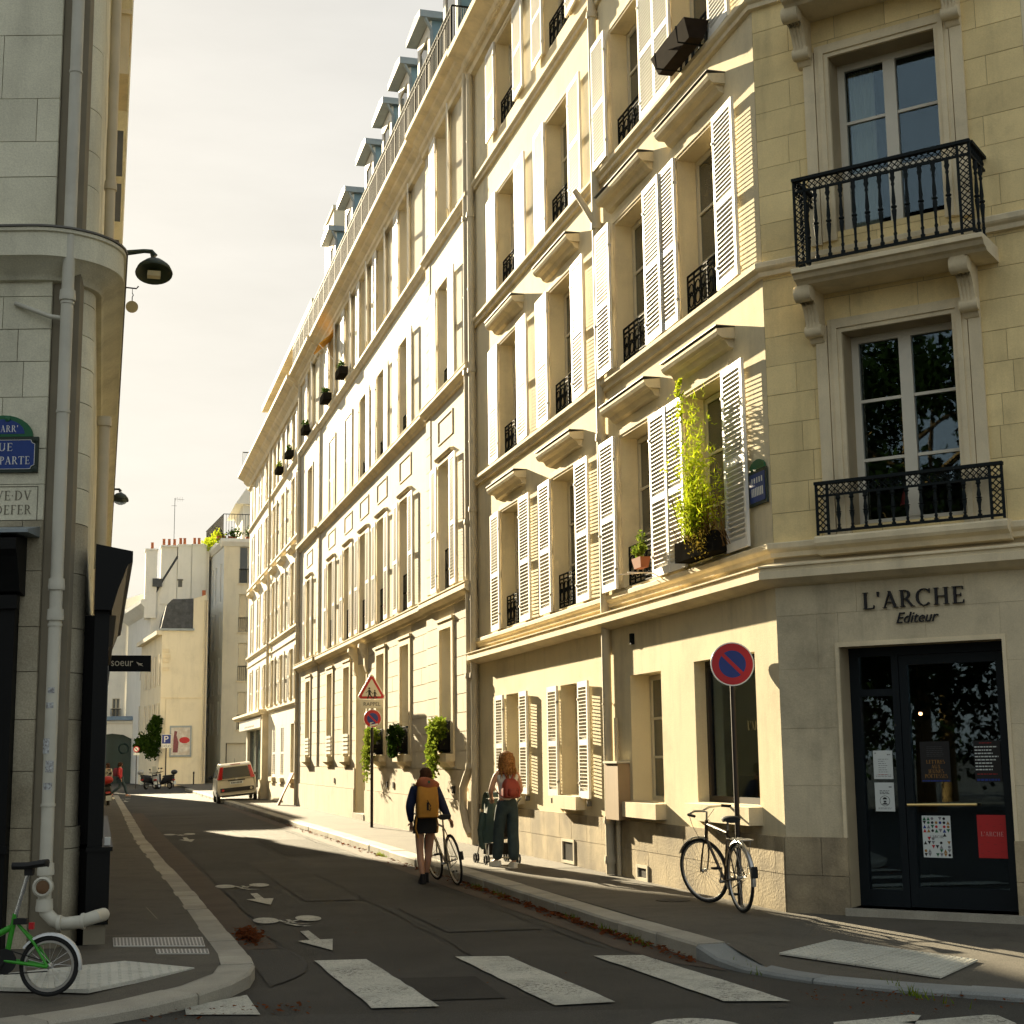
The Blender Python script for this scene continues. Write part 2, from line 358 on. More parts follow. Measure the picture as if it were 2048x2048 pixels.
def serif(name, text, h, m, parent, origin, X, Y, depth, width=None, center=False, gapf=.10):
    polys, w = glyphs(text, h, gapf); k = (width/w) if width else 1.
    X = Vector(X); Y = Vector(Y); N = X.cross(Y).normalized(); O = Vector(origin); off = -w*k/2 if center else 0
    mb = MB()
    for i, p in enumerate(polys):
        e = depth+.0004*(i % 7)
        A = [O+X*(a*k+off)+Y*b for a, b in p]; mb.prism(A, [q+N*e for q in A])
    return mb.build(name, m, parent)
def plain(name, text, h, m, parent, origin, X, Y, depth, width=None, center=False, shear=0.):
    c = bpy.data.curves.new(name, 'FONT'); c.body = text; c.size = 1; c.extrude = .5; c.shear = shear; c.resolution_u = 3
    o = bpy.data.objects.new(name, c); COL.objects.link(o); bpy.context.view_layer.update()
    me = bpy.data.meshes.new_from_object(o.evaluated_get(bpy.context.evaluated_depsgraph_get())); bpy.data.objects.remove(o); bpy.data.curves.remove(c)
    xs = [v.co.x for v in me.vertices]; ys = [v.co.y for v in me.vertices]; w0 = max(xs)-min(xs); h0 = max(ys)-min(ys)
    sx = (width/w0) if width else h/h0; sy = h/h0; X = Vector(X); Y = Vector(Y); N = X.cross(Y).normalized(); O = Vector(origin)
    for v in me.vertices:
        a = (v.co.x-min(xs))*sx-(w0*sx/2 if center else 0); b = (v.co.y-min(ys))*sy
        v.co = O+X*a+Y*b+N*((v.co.z+.5)*depth)
    me.materials.clear(); me.materials.append(m); me.name = name
    return link(name, me, parent)
# ================================================================ GROUND
UV = Vector((math.cos(YAW), -math.sin(YAW), 0)); VV = Vector((math.sin(YAW), math.cos(YAW), 0))
mb = MB(); mb.poly([(-400,-400,0),(400,-400,0),(400,600,0),(-400,600,0)])
road = tag(mb.build('road', m_road), kind='structure')
def flat(name, pts, z, m, parent=road):
    mb = MB(); mb.poly([(p[0], p[1], z) for p in pts]); return mb.build(name, m, parent)
m_road2 = mat('cross_street_asphalt', (.048,.046,.039), .85, .25, .7, .6, 70, fine=.45, stain=.2, spec=.3)
flat('cross_street_surface', [(.44-30*.968,10.66+30*.25),(.44,10.66),(6.12,9.19),(40,.4),(40,-40),(-60,-40)], .003, m_road2)
flat('asphalt_patch', [(1.63,14.0),(1.75,13.6),(1.72,12.9),(1.62,12.3),(1.40,11.9),(1.30,11.7),(1.30,14.0)], .008, m_road_new)
mb = MB()
tar = [(1.63,14.15),(1.70,13.75),(1.74,13.3),(1.72,12.85),(1.64,12.4),(1.52,12.1),(1.38,11.85)]
for a, b in zip(tar, tar[1:]): mb.poly([(a[0]-.015,a[1],.0105),(a[0]+.018,a[1],.0105),(b[0]+.018,b[1],.0105),(b[0]-.015,b[1],.0105)])
mb.build('tar_seam', m_rubber, road)
flat('gutter', [(1.0,52),(1.45,52),(1.50,35.3),(1.58,23.8),(1.62,19),(1.63,14.05),(1.2,14.05),(1.1,25)], .005, m_gutter)
flat('gutter', [(4.9,60),(4.55,60),(4.52,21),(4.54,14.5),(4.50,12.9),(4.62,11.9),(4.86,11.3),(4.95,12)], .005, m_gutter)
# long repair seams in the carriageway
rs_ = random.Random(77)
def crack(x0, y0, x1, y1, w, n=26):
    mb = MB(); P = []
    for k in range(n+1): t_ = k/n; P.append((lerp(x0,x1,t_)+rs_.gauss(0,.018), lerp(y0,y1,t_)+rs_.gauss(0,.02), w*rs_.uniform(.4,1.3)))
    for a, b in zip(P, P[1:]): mb.poly([(a[0]-a[2],a[1],.0106),(a[0]+a[2],a[1],.0106),(b[0]+b[2],b[1],.0106),(b[0]-b[2],b[1],.0106)])
    mb.build('tar_seam', m_road_new, road)
crack(1.64,36,1.66,14.2,.014,60); crack(3.25,60,3.2,10.4,.010,90); crack(4.42,40,4.40,13,.012,60); crack(2.4,24,4.4,22.6,.010); crack(1.7,18.4,3.1,17.3,.008); crack(.5,10.62,6.1,9.2,.016,40)
m_patch = mat('asphalt_trench', (.027,.025,.021), .9, .2, 1.2, .6, 80, fine=.45, spec=.25)
m_patch2 = mat('asphalt_pale_patch', (.055,.051,.042), .9, .2, 1.2, .6, 80, fine=.45, spec=.25)
flat('asphalt_patch', [(3.30,33),(4.36,32.6),(4.36,27),(3.28,27.4)], .0075, m_patch); flat('asphalt_patch', [(3.35,17.2),(4.30,17.1),(4.32,14.6),(3.36,14.7)], .0075, m_patch2); flat('asphalt_patch', [(2.45,26),(3.12,25.9),(3.13,18.4),(2.46,18.5)], .0075, m_patch2); flat('asphalt_patch', [(1.95,11.9),(2.9,11.7),(2.85,10.6),(1.93,10.75)], .0075, m_patch)
for q in ([(1.82,13.04),(2.26,12.97),(2.32,10.38),(1.86,10.46)], [(3.01,12.86),(3.44,12.72),(3.52,10.14),(3.07,10.15)],
          [(4.14,12.49),(4.54,12.37),(4.66,9.77),(4.23,9.91)], [(1.1,11.35),(1.1,10.46),(.62,10.63),(.63,10.96)]):
    a, b, c, d = [Vector((*p, 0)) for p in q]; mb = MB(); N = 12; L = []; Rr = []
    for k in range(N+1):
        t = k/N; j = R.uniform(-.008, .008); L.append(a.lerp(d, t)+Vector((j, 0, .0125))); j = R.uniform(-.008, .008); Rr.append(b.lerp(c, t)+Vector((j, 0, .0125)))
    for k in range(N): mb.poly([L[k], Rr[k], Rr[k+1], L[k+1]])
    mb.build('crossing_stripe', m_marking, road)
def ellipse(cx, cy, rx, ry, z, m, name, n=20): return flat(name, [(cx+rx*math.cos(2*math.pi*k/n), cy+ry*math.sin(2*math.pi*k/n)) for k in range(n)], z, m)
def bike_mark(cx, cy, k=1.):
    mb = MB(); z = .0125
    def e(x, y, rx, ry): mb.poly([(cx+x+rx*math.cos(2*math.pi*i/20), cy+y+ry*math.sin(2*math.pi*i/20), z) for i in range(20)])
    def s(x0, y0, x1, y1, w): mb.poly([(cx+x0-w, cy+y0, z), (cx+x0+w, cy+y0, z), (cx+x1+w, cy+y1, z), (cx+x1-w, cy+y1, z)])
    e(-.23, 0, .135, .30*k); e(.23, .06, .135, .30*k)
    s(-.10,.0,-.03,-.35*k,.02); s(-.06,-.28*k,.14,-.05*k,.03); s(-.06,-.36*k,.06,-.66*k,.025); s(.0,.0,.03,-.35*k,.022); s(.02,-.62*k,.13,-.70*k,.04); s(.03,-.42*k,.16,-.5*k,.018)
    mb.build('bicycle_marking', m_marking, road)
def arrow_mark(x, y, k=1.):
    mb = MB(); z = .0125
    mb.poly([(x-.045,y+.55*k,z),(x+.045,y+.58*k,z),(x+.05,y-.2*k,z),(x-.05,y-.2*k,z)])
    mb.poly([(x-.17,y-.25*k,z),(x-.05,y-.2*k,z),(x+.05,y-.2*k,z),(x+.17,y-.2*k,z),(x+.04,y-1.05*k,z)])
    mb.build('arrow_marking', m_marking, road)
bike_mark(2.0, 16.42); arrow_mark(2.03, 14.72); bike_mark(1.94, 21.0); arrow_mark(1.97, 19.2); bike_mark(1.87, 36.2, 1.2); arrow_mark(1.90, 34.0, 1.2)
bike_mark(1.1, 72, 1.5); arrow_mark(1.15, 68, 1.5)
ellipse(3.67, 9.02, .30, .36, .0125, m_marking, 'bicycle_wheel_marking')
flat('cross_street_marking', [(4.55,8.92),(5.15,9.0),(5.2,8.96),(5.0,8.7),(4.4,8.6)], .0125, m_marking)
flat('cross_street_marking', [(4.95,8.78),(5.6,8.84),(5.66,8.8),(5.6,8.5),(5.2,8.4)], .0125, m_marking)
def kerb(parent, pts, w, ln, side, m, name='kerb_stone', gap=.008, zb=-.06, jit=.15):
    P = [Vector(p) for p in pts]; acc = [0]
    for a, b in zip(P, P[1:]): acc.append(acc[-1]+(b-a).length)
    def at(t):
        t = min(max(t, 0), acc[-1])
        for k in range(len(P)-1):
            if t <= acc[k+1]+1e-9: return P[k].lerp(P[k+1], (t-acc[k])/max(acc[k+1]-acc[k], 1e-9))
    def nrm(t):
        d = at(min(t+.25, acc[-1]))-at(max(t-.25, 0)); return Vector((-d.y, d.x, 0)).normalized()*side
    t = 0
    while t < acc[-1]-.05:
        l = ln*(1+R.uniform(-jit, jit)); e = min(t+l, acc[-1]); n = max(1, int((e-t)/.35)); mb = MB(); o1 = R.uniform(-.012, .012); dz = R.uniform(-.004, .004)
        for k in range(n):
            a, b = lerp(t+gap/2, e-gap/2, k/n), lerp(t+gap/2, e-gap/2, (k+1)/n); A, B = at(a), at(b); na, nb = nrm(a), nrm(b); q = Vector((0,0,dz)); c = Vector((0,0,-.02))
            lo = lambda v: Vector((v.x, v.y, zb))
            prof = lambda p, nn: [lo(p+nn*o1), p+nn*o1+q+c, p+nn*(.02+o1)+q, p+nn*w+q, lo(p+nn*w)]
            pa, pb = prof(A, na), prof(B, nb); ia = [mb.pt(x) for x in pa]; ib = [mb.pt(x) for x in pb]
            for j in range(4): mb.face((ia[j], ia[j+1], ib[j+1], ib[j]))
            if k == 0: mb.face(ia)
            if k == n-1: mb.face(ib[::-1])
        mb.build(name, m, parent); t = e
def strip(mb, prs):
    for (a, b), (c, d) in zip(prs, prs[1:]): mb.poly([a, b, d, c])
# right pavement
mb = MB()
strip(mb, [((5.16,110,.13),(9.5,110,.13)), ((5.16,73,.13),(6.74,73,.13)), ((5.16,14.3,.13),(6.76,14.3,.13)), ((5.14,12.0,.13),(6.76,14.0,.13)), ((5.12,11.10,.040),(7.02,13.72,.13)),
           ((5.58,10.05,.034),(7.62,13.05,.13)), ((6.24,9.30,.038),(8.32,12.27,.13)), ((7.9,7.6,.055),(9.8,11.6,.13)), ((10.2,6.5,.10),(14,10.6,.13)), ((24,2.7,.11),(30,6.2,.13))])
pave_r = tag(mb.build('pavement_right', m_pave), kind='structure')
kerb(pave_r, [(4.90,90,.13),(4.88,53,.13),(4.88,20,.13),(4.86,14,.13),(4.88,12.0,.13)], .28, 1.05, 1, m_kerb)
kerb(pave_r, [(4.885,11.98,.13),(4.90,11.6,.07),(4.95,11.2,.045),(5.12,10.62,.04),(5.47,9.98,.04),(6.14,9.24,.045),(7.4,7.9,.06),(8.6,7.0,.09),(10.2,6.4,.11),(24,2.6,.12)], .29, 1.35, 1, m_kerb_b)
def seam(parent, a, b, z=.1335, w=.008):
    a, b = Vector(a), Vector(b); d = (b-a).normalized(); n = Vector((-d.y, d.x, 0))*w/2
    mb = MB(); mb.poly([(*(a+n)[:2], z), (*(b+n)[:2], z), (*(b-n)[:2], z), (*(a-n)[:2], z)]); mb.build('asphalt_joint', m_grey_dark, parent)
for y in (14.75, 17.3, 20.2, 23.6, 28.0, 33.0, 38.5, 45): seam(pave_r, (5.17, y+.25, 0), (6.70, y, 0))
m_walk_new = mat('pavement_asphalt_fresh', (.125,.111,.085), .9, .1, .9, .3, 110, fine=.16)
flat('asphalt_repair', [(5.18,23.4),(6.70,23.3),(6.70,20.6),(5.19,20.9)], .1345, m_walk_new, pave_r)
# tactile slabs, right corner
def tz(x, y): return .05+.08*max(0, min(1, (x*.745+y*.667-11.016)/3.348))
q = [Vector(p) for p in ((5.45,11.6,0),(6.20,12.09,0),(6.69,10.62,0),(6.02,10.06,0))]
for k in range(4):
    a, b = k/4+.004, (k+1)/4-.004; P = [q[0].lerp(q[3], a), q[1].lerp(q[2], a), q[1].lerp(q[2], b), q[0].lerp(q[3], b)]
    mb = MB(); mb.prism([(p.x, p.y, tz(p.x,p.y)) for p in P], [(p.x, p.y, tz(p.x,p.y)+.014) for p in P])
    for i in range(6):
        for j in range(14):
            u, v = (i+.5)/6, (j+.5)/14; c = P[0].lerp(P[3], u).lerp(P[1].lerp(P[2], u), v); z = tz(c.x,c.y)+.0142; r = .012
            mb.box(c.x-r, c.x+r, c.y-r, c.y+r, z, z+.004)
    mb.build('tactile_slab', m_tactile, pave_r)
mb = MB(); mb.lathe((6.1,15.6,.1345), [(.19,0),(.19,.003),(.12,.004),(.0,.004)], 20); mb.build('manhole_cover', m_rubber, pave_r)
# left pavement
LO = [(.95,75,.12),(1.0,51,.12),(.99,33,.12),(1.10,24.4,.12),(1.19,18.7,.12),(1.21,15.8,.12),(1.24,14.1,.12),(1.26,12.9,.12),(1.23,12.2,.12),(1.12,11.6,.115),(.82,11.1,.10),(.26,10.55,.08),(-.54,10.08,.08),(-3.,9.6,.10),(-20,14,.12)]
mb = MB()
strip(mb, [((.70,75,.12),(-.1,75,.12)), ((.75,51,.12),(.1,51,.12)), ((.76,33,.12),(.1,33,.12)), ((.87,24.4,.12),(.1,24.4,.12)), ((.95,18.7,.12),(.1,18.7,.12)), ((.98,14.5,.12),(.1,14.2,.12)), ((1.0,12.9,.12),(-.05,13.9,.12)), ((.97,12.3,.12),(-.3,14.0,.12)),
           ((.88,11.8,.115),(-.8,14.1,.12)), ((.62,11.35,.10),(-1.4,14.25,.12)), ((.10,10.85,.08),(-2.2,14.5,.12)), ((-.6,10.4,.08),(-3.2,14.8,.12)), ((-3.,9.95,.10),(-6,15.6,.12)), ((-20,14.4,.12),(-22,20.5,.12))])
pave_l = tag(mb.build('pavement_left', m_pave), kind='structure')
kerb(pave_l, LO[:9][::-1], .26, .62, 1, m_kerb, jit=.3)
kerb(pave_l, LO[8:], .33, 1.25, -1, m_kerb)
for y in (14.6, 17.2, 19.8, 23.5, 28, 34): seam(pave_l, (.1, y, 0), (.9, y-.2, 0), .1235)
seam(pave_l, (.62, 15.9, 0), (.55, 17.2, 0), .1235)
q = [Vector(p) for p in ((.25,12.69,0),(.76,12.09,0),(-.02,11.22,0),(-1.0,11.75,0),(-.6,12.3,0))]
mb = MB(); mb.prism([(p.x,p.y,.10) for p in q], [(p.x,p.y,.1265+.0) for p in q])
for i in range(24):
    for j in range(18):
        c = Vector((-1.0+i*.075, 11.25+j*.085, 0))
        ins = True
        for k in range(len(q)):
            a, b = q[k], q[(k+1)%len(q)]
            if (b.x-a.x)*(c.y-a.y)-(b.y-a.y)*(c.x-a.x) > -.02: ins = False; break
        if ins: mb.box(c.x-.012, c.x+.012, c.y-.012, c.y+.012, .1268, .131)
mb.build('tactile_slab', m_tactile, pave_l)
def plate(name, c4, z, m, ribs, parent):
    P = [Vector((*p, 0)) for p in c4]; mb = MB(); mb.prism([(p.x,p.y,z-.01) for p in P], [(p.x,p.y,z+.003) for p in P])
    o = mb.build(name, m, parent); mb = MB()
    for i in range(ribs):
        u = (i+.5)/ribs; w = .28/ribs; A = P[0].lerp(P[1], u-w).lerp(P[3].lerp(P[2], u-w), .08); B = P[0].lerp(P[1], u+w).lerp(P[3].lerp(P[2], u+w), .08); C = P[0].lerp(P[1], u+w).lerp(P[3].lerp(P[2], u+w), .92); D = P[0].lerp(P[1], u-w).lerp(P[3].lerp(P[2], u-w), .92)
        mb.prism([(p.x,p.y,z+.0032) for p in (A,B,C,D)], [(p.x,p.y,z+.007) for p in (A,B,C,D)])
    mb.build('ribs', m_lead, o); return o
plate('manhole_cover', [(.17,14.37),(.95,14.10),(.93,13.42),(.17,13.71)], .124, m_manhole, 26, pave_l)
plate('valve_cover', [(.51,13.39),(.94,13.23),(.93,12.92),(.51,13.07)], .124, m_manhole, 14, pave_l)
# gutter litter: dead leaves, small weeds
mb = MB()
def leaf(x, y, z, s):
    a = R.uniform(0, 6.28); t = R.uniform(-.9, .9); u = Vector((math.cos(a), math.sin(a), t*.5))*s; v = Vector((-math.sin(a), math.cos(a), R.uniform(-.6,.6)))*s*.7; c = Vector((x,y,z))
    mb.poly([c-u, c-v*.8, c+u, c+v*.8])
for k in range(900):
    y = R.choice((R.uniform(11.8,20.5), R.uniform(20,40), R.uniform(13,20))); x = 4.87-abs(R.gauss(0,.07)); leaf(x-.02, y, .012+R.uniform(0,.03), R.uniform(.018,.04))
for k in range(420): leaf(1.46+R.gauss(0,.055), 15.0+R.gauss(0,.28), .012+R.uniform(0,.05), R.uniform(.02,.04))
for k in range(90): leaf(R.uniform(.1,1.5), 10.9+R.uniform(-.3,.1)-abs(R.gauss(0,.1)), .012, R.uniform(.012,.025))
for k in range(160): leaf(4.8+R.uniform(0,2.2)*.67, 10.2-R.uniform(0,2.)*.6, .02, R.uniform(.01,.02))
for k in range(160): leaf(R.uniform(1.3,4.9), R.uniform(9,40), .008, R.uniform(.006,.014))
tag(mb.build('fallen_leaves', m_litter), 'dry brown leaves scattered along the gutters', 'leaves', kind='stuff')
mb = MB()
for cx, cy in ((4.84,19.3),(4.84,18.2),(4.85,15.4),(4.84,14.2),(4.83,13.3),(5.0,11.5),(5.6,9.8),(4.86,26.5)):
    for k in range(60):
        x, y = cx+R.gauss(0,.03), cy+R.gauss(0,.22); h = R.uniform(.02,.09); a = R.uniform(0,6.28); mb.poly([(x-.006,y,.004),(x+.006,y,.004),(x+.03*math.cos(a),y+.03*math.sin(a),h)])
tag(mb.build('gutter_weeds', m_leaf), 'small green weeds growing along the kerb edge', 'weeds', kind='stuff')
# ================================================================ shared facade parts
def box_c(fr, name, m, parent, *boxes):
    mb = MB(fr)
    for b in boxes: mb.box(*b)
    return mb.build(name, m, parent)
SHC = {}
def shutter_data(w, h, n, sg, m):
    key = (round(w,3), round(h,3), n, sg, m.name)
    if key in SHC: return SHC[key]
    st, t = .055, .0175; mb = MB(); rails = [(0,.10),(h*.455,h*.455+.075),(h-.075,h)]
    mb.box(0,st,-t,t,0,h); mb.box(w-st,w,-t,t,0,h)
    for a, b in rails: mb.box(st-.002,w-st+.002,-t+.001,t-.001,a,b)
    if w > .4:
        mb.box(.0,.03,-t-.012,t+.012,h*.12,h*.12+.03); mb.box(.0,.03,-t-.012,t+.012,h*.84,h*.84+.03)
    frame = mb.mesh('shutter', m)
    sp = (h-.10-.075-.075)/n; zs = []
    n1 = int(round(n*.45)); 
    for (a, b), k in (((.10, h*.455), n1), ((h*.455+.075, h-.075), n-n1)):
        for i in range(k): zs.append(a+(b-a)*(i+.5)/k)
    tl = sp*.40; mb = MB(); dy = .017*sg
    mb.hexa([(st,-dy,-tl-.004),(w-st,-dy,-tl-.004),(w-st,dy,tl-.004),(st,dy,tl-.004),(st,-dy,-tl+.006),(w-st,-dy,-tl+.006),(w-st,dy,tl+.006),(st,dy,tl+.006)])
    slat = mb.mesh('slat', m)
    mb = MB()
    for z in zs: mb.hexa([(st,-dy,z-tl-.004),(w-st,-dy,z-tl-.004),(w-st,dy,z+tl-.004),(st,dy,z+tl-.004),(st,-dy,z-tl+.006),(w-st,-dy,z-tl+.006),(w-st,dy,z+tl+.006),(st,dy,z+tl+.006)])
    SHC[key] = (frame, slat, mb.mesh('slats', m), zs); return SHC[key]
def shutter(fr, parent, hinge, z0, w, h, side, d=.05, ang=0., n=34, single=False, m=None):
    "side +1: leaf extends towards +s from its hinge, -1: towards -s; ang lifts the free edge off the wall"
    m = m or m_white; X = fr.a*side*math.cos(ang)+fr.n*math.sin(ang); Z = Vector((0,0,1)); Y = Z.cross(X); sg = 1 if Y.dot(fr.n) > 0 else -1
    frame, slat, joined, zs = shutter_data(w, h, n, sg, m); mt = Matrix((X, Y, Z)).transposed().to_4x4(); mt.translation = fr((hinge, d, z0))
    o = link('shutter', frame, parent, True, mt)
    if single:
        for z in zs: link('slat', slat, o, False, Matrix.Translation((0,0,z)))
    else: tag(link('slats', joined, o, False), kind='stuff')
    return o
def unit_pane(m):
    k = 'pane_'+m.name
    if k not in bpy.data.meshes: MB().box(0,1,0,.006,0,1).mesh(k, m)
    return bpy.data.meshes[k]
def window(fr, parent, s0, s1, z0, z1, d, rows=3, mg=None, mf=None, split=True, leaves=2, fb=.06, mull=.10, sillh=.0):
    mg = mg or m_glass_d; mf = mf or m_cream_paint; mb = MB(fr); t = .05
    mb.box(s0,s0+fb,d,d+t,z0,z1); mb.box(s1-fb,s1,d,d+t,z0,z1); mb.box(s0+fb,s1-fb,d,d+t-.002,z1-fb,z1); mb.box(s0+fb,s1-fb,d,d+t-.002,z0,z0+fb+sillh)
    zb, zt = z0+fb+sillh, z1-fb; xs = [s0+fb]; 
    for k in range(1, leaves):
        c = lerp(s0, s1, k/leaves); mb.box(c-mull/2,c+mull/2,d,d+t+.012,zb,zt); xs += [c-mull/2, c+mull/2]
    xs.append(s1-fb)
    for r in range(1, rows):
        z = lerp(zb, zt, r/rows)
        for a, b in zip(xs[::2], xs[1::2]): mb.box(a,b,d+.005,d+t-.006,z-.016,z+.016)
    o = mb.build('window', mf, parent)
    if split:
        for a, b in zip(xs[::2], xs[1::2]):
            for r in range(rows):
                za, zc = lerp(zb, zt, r/rows), lerp(zb, zt, (r+1)/rows)
                pane(fr, o, a, b, za, zc, d+.018, mg)
    else: pane(fr, o, s0+fb*.5, s1-fb*.5, zb, zt, d+.018, mg)
    return o
def pane(fr, parent, a, b, c, e, d, m, name='pane'):
    X = fr.a*(b-a); Y = fr.n; T = fr((a, d, c))
    if X.cross(Y).z < 0: T = T+X; X = -X
    mt = Matrix((X, Y, Vector((0,0,e-c)))).transposed().to_4x4(); mt.translation = T
    return link(name, unit_pane(m), parent, True, mt)
RLC = {}
def window_rail(fr, parent, s0, s1, z0, h, d, m=None):
    "cast-iron scrollwork guard across a window"
    m = m or m_iron; mb = MB(fr); w = s1-s0; r = .009
    for z in (z0, z0+.06, z0+h-.07, z0+h): mb.box(s0,s1,d-.012,d+.012,z,z+.018)
    n = max(3, int(w/.2))
    for k in range(n+1): x = lerp(s0, s1, k/n); mb.box(x-r,x+r,d-r,d+r,z0,z0+h)
    for k in range(n):
        x = lerp(s0, s1, (k+.5)/n); rr_ = w/n*.36; zc = z0+.06+(h-.13)/2
        for zc_, q in ((zc-rr_*.95, rr_), (zc+rr_*.95, rr_)):
            pts = [(x+q*math.cos(a), d, zc_+q*math.sin(a)) for a in [i*2*math.pi/10 for i in range(10)]]
            mb.tube(pts, .010, 4, closed=True)
        mb.tube([(x-rr_*.8,d,zc-.02),(x,d,zc+.05),(x+rr_*.8,d,zc-.02)], .010, 4)
    return mb.build('window_railing', m, parent)
def pipe_run(name, path, r, m, parent, collars=(), n=12, straps=()):
    mb = MB(); mb.tube(path, r, n)
    o = mb.build(name, m, parent, smooth=True)
    if collars or straps:
        for c in collars: MB().lathe(c, [(r*1.28,-.05),(r*1.32,-.02),(r*1.28,.0),(r*1.22,.05)], n).build('pipe_collar', m, o, True)
        for c in straps: MB().lathe(c, [(r*1.12,-.012),(r*1.12,.012)], n).build('pipe_strap', m, o, True)
    return o
# ================================================================ CORNER BUILDING (street facade + canted corner)
FX = 6.72
FD = Fr((FX,0,0), (0,1,0), (-1,0,0))
CA = Vector((.66707,-.74499,0)); CN = Vector((-.74499,-.66707,0))
FC = Fr((FX,14.03,0), CA, CN)
bd = thing('corner_building', 'cream corner building with open white shutters and a canted shop entrance', 'building', (FX+2,18,.13))
WC = [(23.55,24.87),(20.48,21.78),(17.35,18.61),(15.03,16.28)]
FL = [(3.92,5.96),(6.95,9.0),(10.02,11.87),(13.1,14.8)]
GF = [(23.72,24.75,1.14,2.76,.30),(20.57,21.60,1.14,2.76,.30),(17.38,18.50,1.12,2.74,.34),(14.60,16.30,1.16,2.78,.22)]
ops = [(a,b,c,e) for a,b in WC for c,e in FL]+GF
mb = MB(FD); mb.wall(14.03, 26.72, .13, 15.3, ops); mb.build('street_wall', m_stucco, bd)
# shell behind, roof
mb = MB(); zt = 15.6
mb.poly([(FX,26.72,.1),(FX+10,26.72,.1),(FX+10,26.72,zt),(FX,26.72,zt)])
e2 = FC((2.87,0,0)); e3 = e2+UV*14
mb.poly([(e2.x,e2.y,.1),(e3.x,e3.y,.1),(e3.x,e3.y,zt),(e2.x,e2.y,zt)]); mb.poly([(e3.x,e3.y,.1),(FX+14,26.72,.1),(FX+14,26.72,zt),(e3.x,e3.y,zt)])
mb.poly([(FX,14.03,zt),(FX,26.72,zt),(FX+14,26.72,zt),(e3.x,e3.y,zt),(e2.x,e2.y,zt)])
mb.build('rear_walls', m_stucco, bd)
# plinth blocks of the street side
pl = box_c(FD, 'plinth', m_mortar, bd, (14.03,26.70,0,.014,-.02,.865))
blocks(FD, pl, 14.03, 26.70, [.12,.50,.87], .74, [(20.95,21.56,.15,.50),(17.93,18.34,.13,.33)], m_plinth, .0, .028, .007, 'plinth_block')
for a, b, c, e in ((20.95,21.56,.15,.50),(17.93,18.34,.13,.33)):
    o = box_c(FD, 'cellar_vent', m_cream_paint, bd, (a,a+.045,0,.045,c,e), (b-.045,b,0,.045,c,e), (a+.045,b-.045,0,.044,e-.04,e), (a+.045,b-.045,0,.044,c,c+.04))
    mb = MB(FD); mb.box(a+.045,b-.045,.004,.012,c+.04,e-.04)
    for k in range(10): x = lerp(a+.05, b-.05, (k+.5)/10); mb.box(x-.008,x+.008,.012,.026,c+.04,e-.04)
    mb.build('grille', m_lead, o)
# cornice above the ground floor, sill courses
def cornice_run(name, prof, s0, s1, fr, parent, m):
    mb = MB(fr); mb.moulding(s0, s1, prof); return mb.build(name, m, parent)
# mitred ground-floor cornice round the corner
def mitre(prof, z=None):
    mb = MB(); ring = []
    for d, zz in prof:
        c = Vector((FX-d, 14.03-.3908*d, zz)); ring.append((Vector((FX-d, 26.72, zz)), c, FC((2.87, d, zz))))
    n = len(prof); ids = [[mb.pt(p) for p in r] for r in ring]
    for k in range(n):
        a, b = ids[k], ids[(k+1)%n]
        for j in range(2): mb.face((a[j], a[j+1], b[j+1], b[j]))
    mb.face([r[0] for r in ids]); mb.face([r[2] for r in ids][::-1]); return mb
gp = mitre([(-.01,3.40),(.10,3.42),(.19,3.46),(.22,3.47),(.22,3.545),(.205,3.55),(.205,3.585),(.23,3.59),(.23,3.605),(-.01,3.66)]); gp.build('ground_floor_cornice', m_trim, bd)
for z0, d in ((3.70,.09),(6.74,.10),(9.83,.10),(12.58,.10)):
    h = .16; mitre([(-.01,z0),(d*.5,z0+.01),(d*.55,z0+.06),(d*.85,z0+.08),(d,z0+.10),(d,z0+.15),(d*.9,z0+h),(-.01,z0+h+.01)]).build('sill_course', m_trim, bd)
mitre([(-.01,14.95),(.10,14.97),(.12,15.08),(.22,15.14),(.24,15.24),(.40,15.32),(.52,15.36),(.52,15.50),(.48,15.56),(-.01,15.62)]).build('roof_cornice', m_trim, bd)
mb = MB(FD)
for k in range(150): x = 14.1+k*.084; mb.box(x,x+.045,.10,.19,15.09,15.14)
mb.build('dentil_row', m_trim, bd)
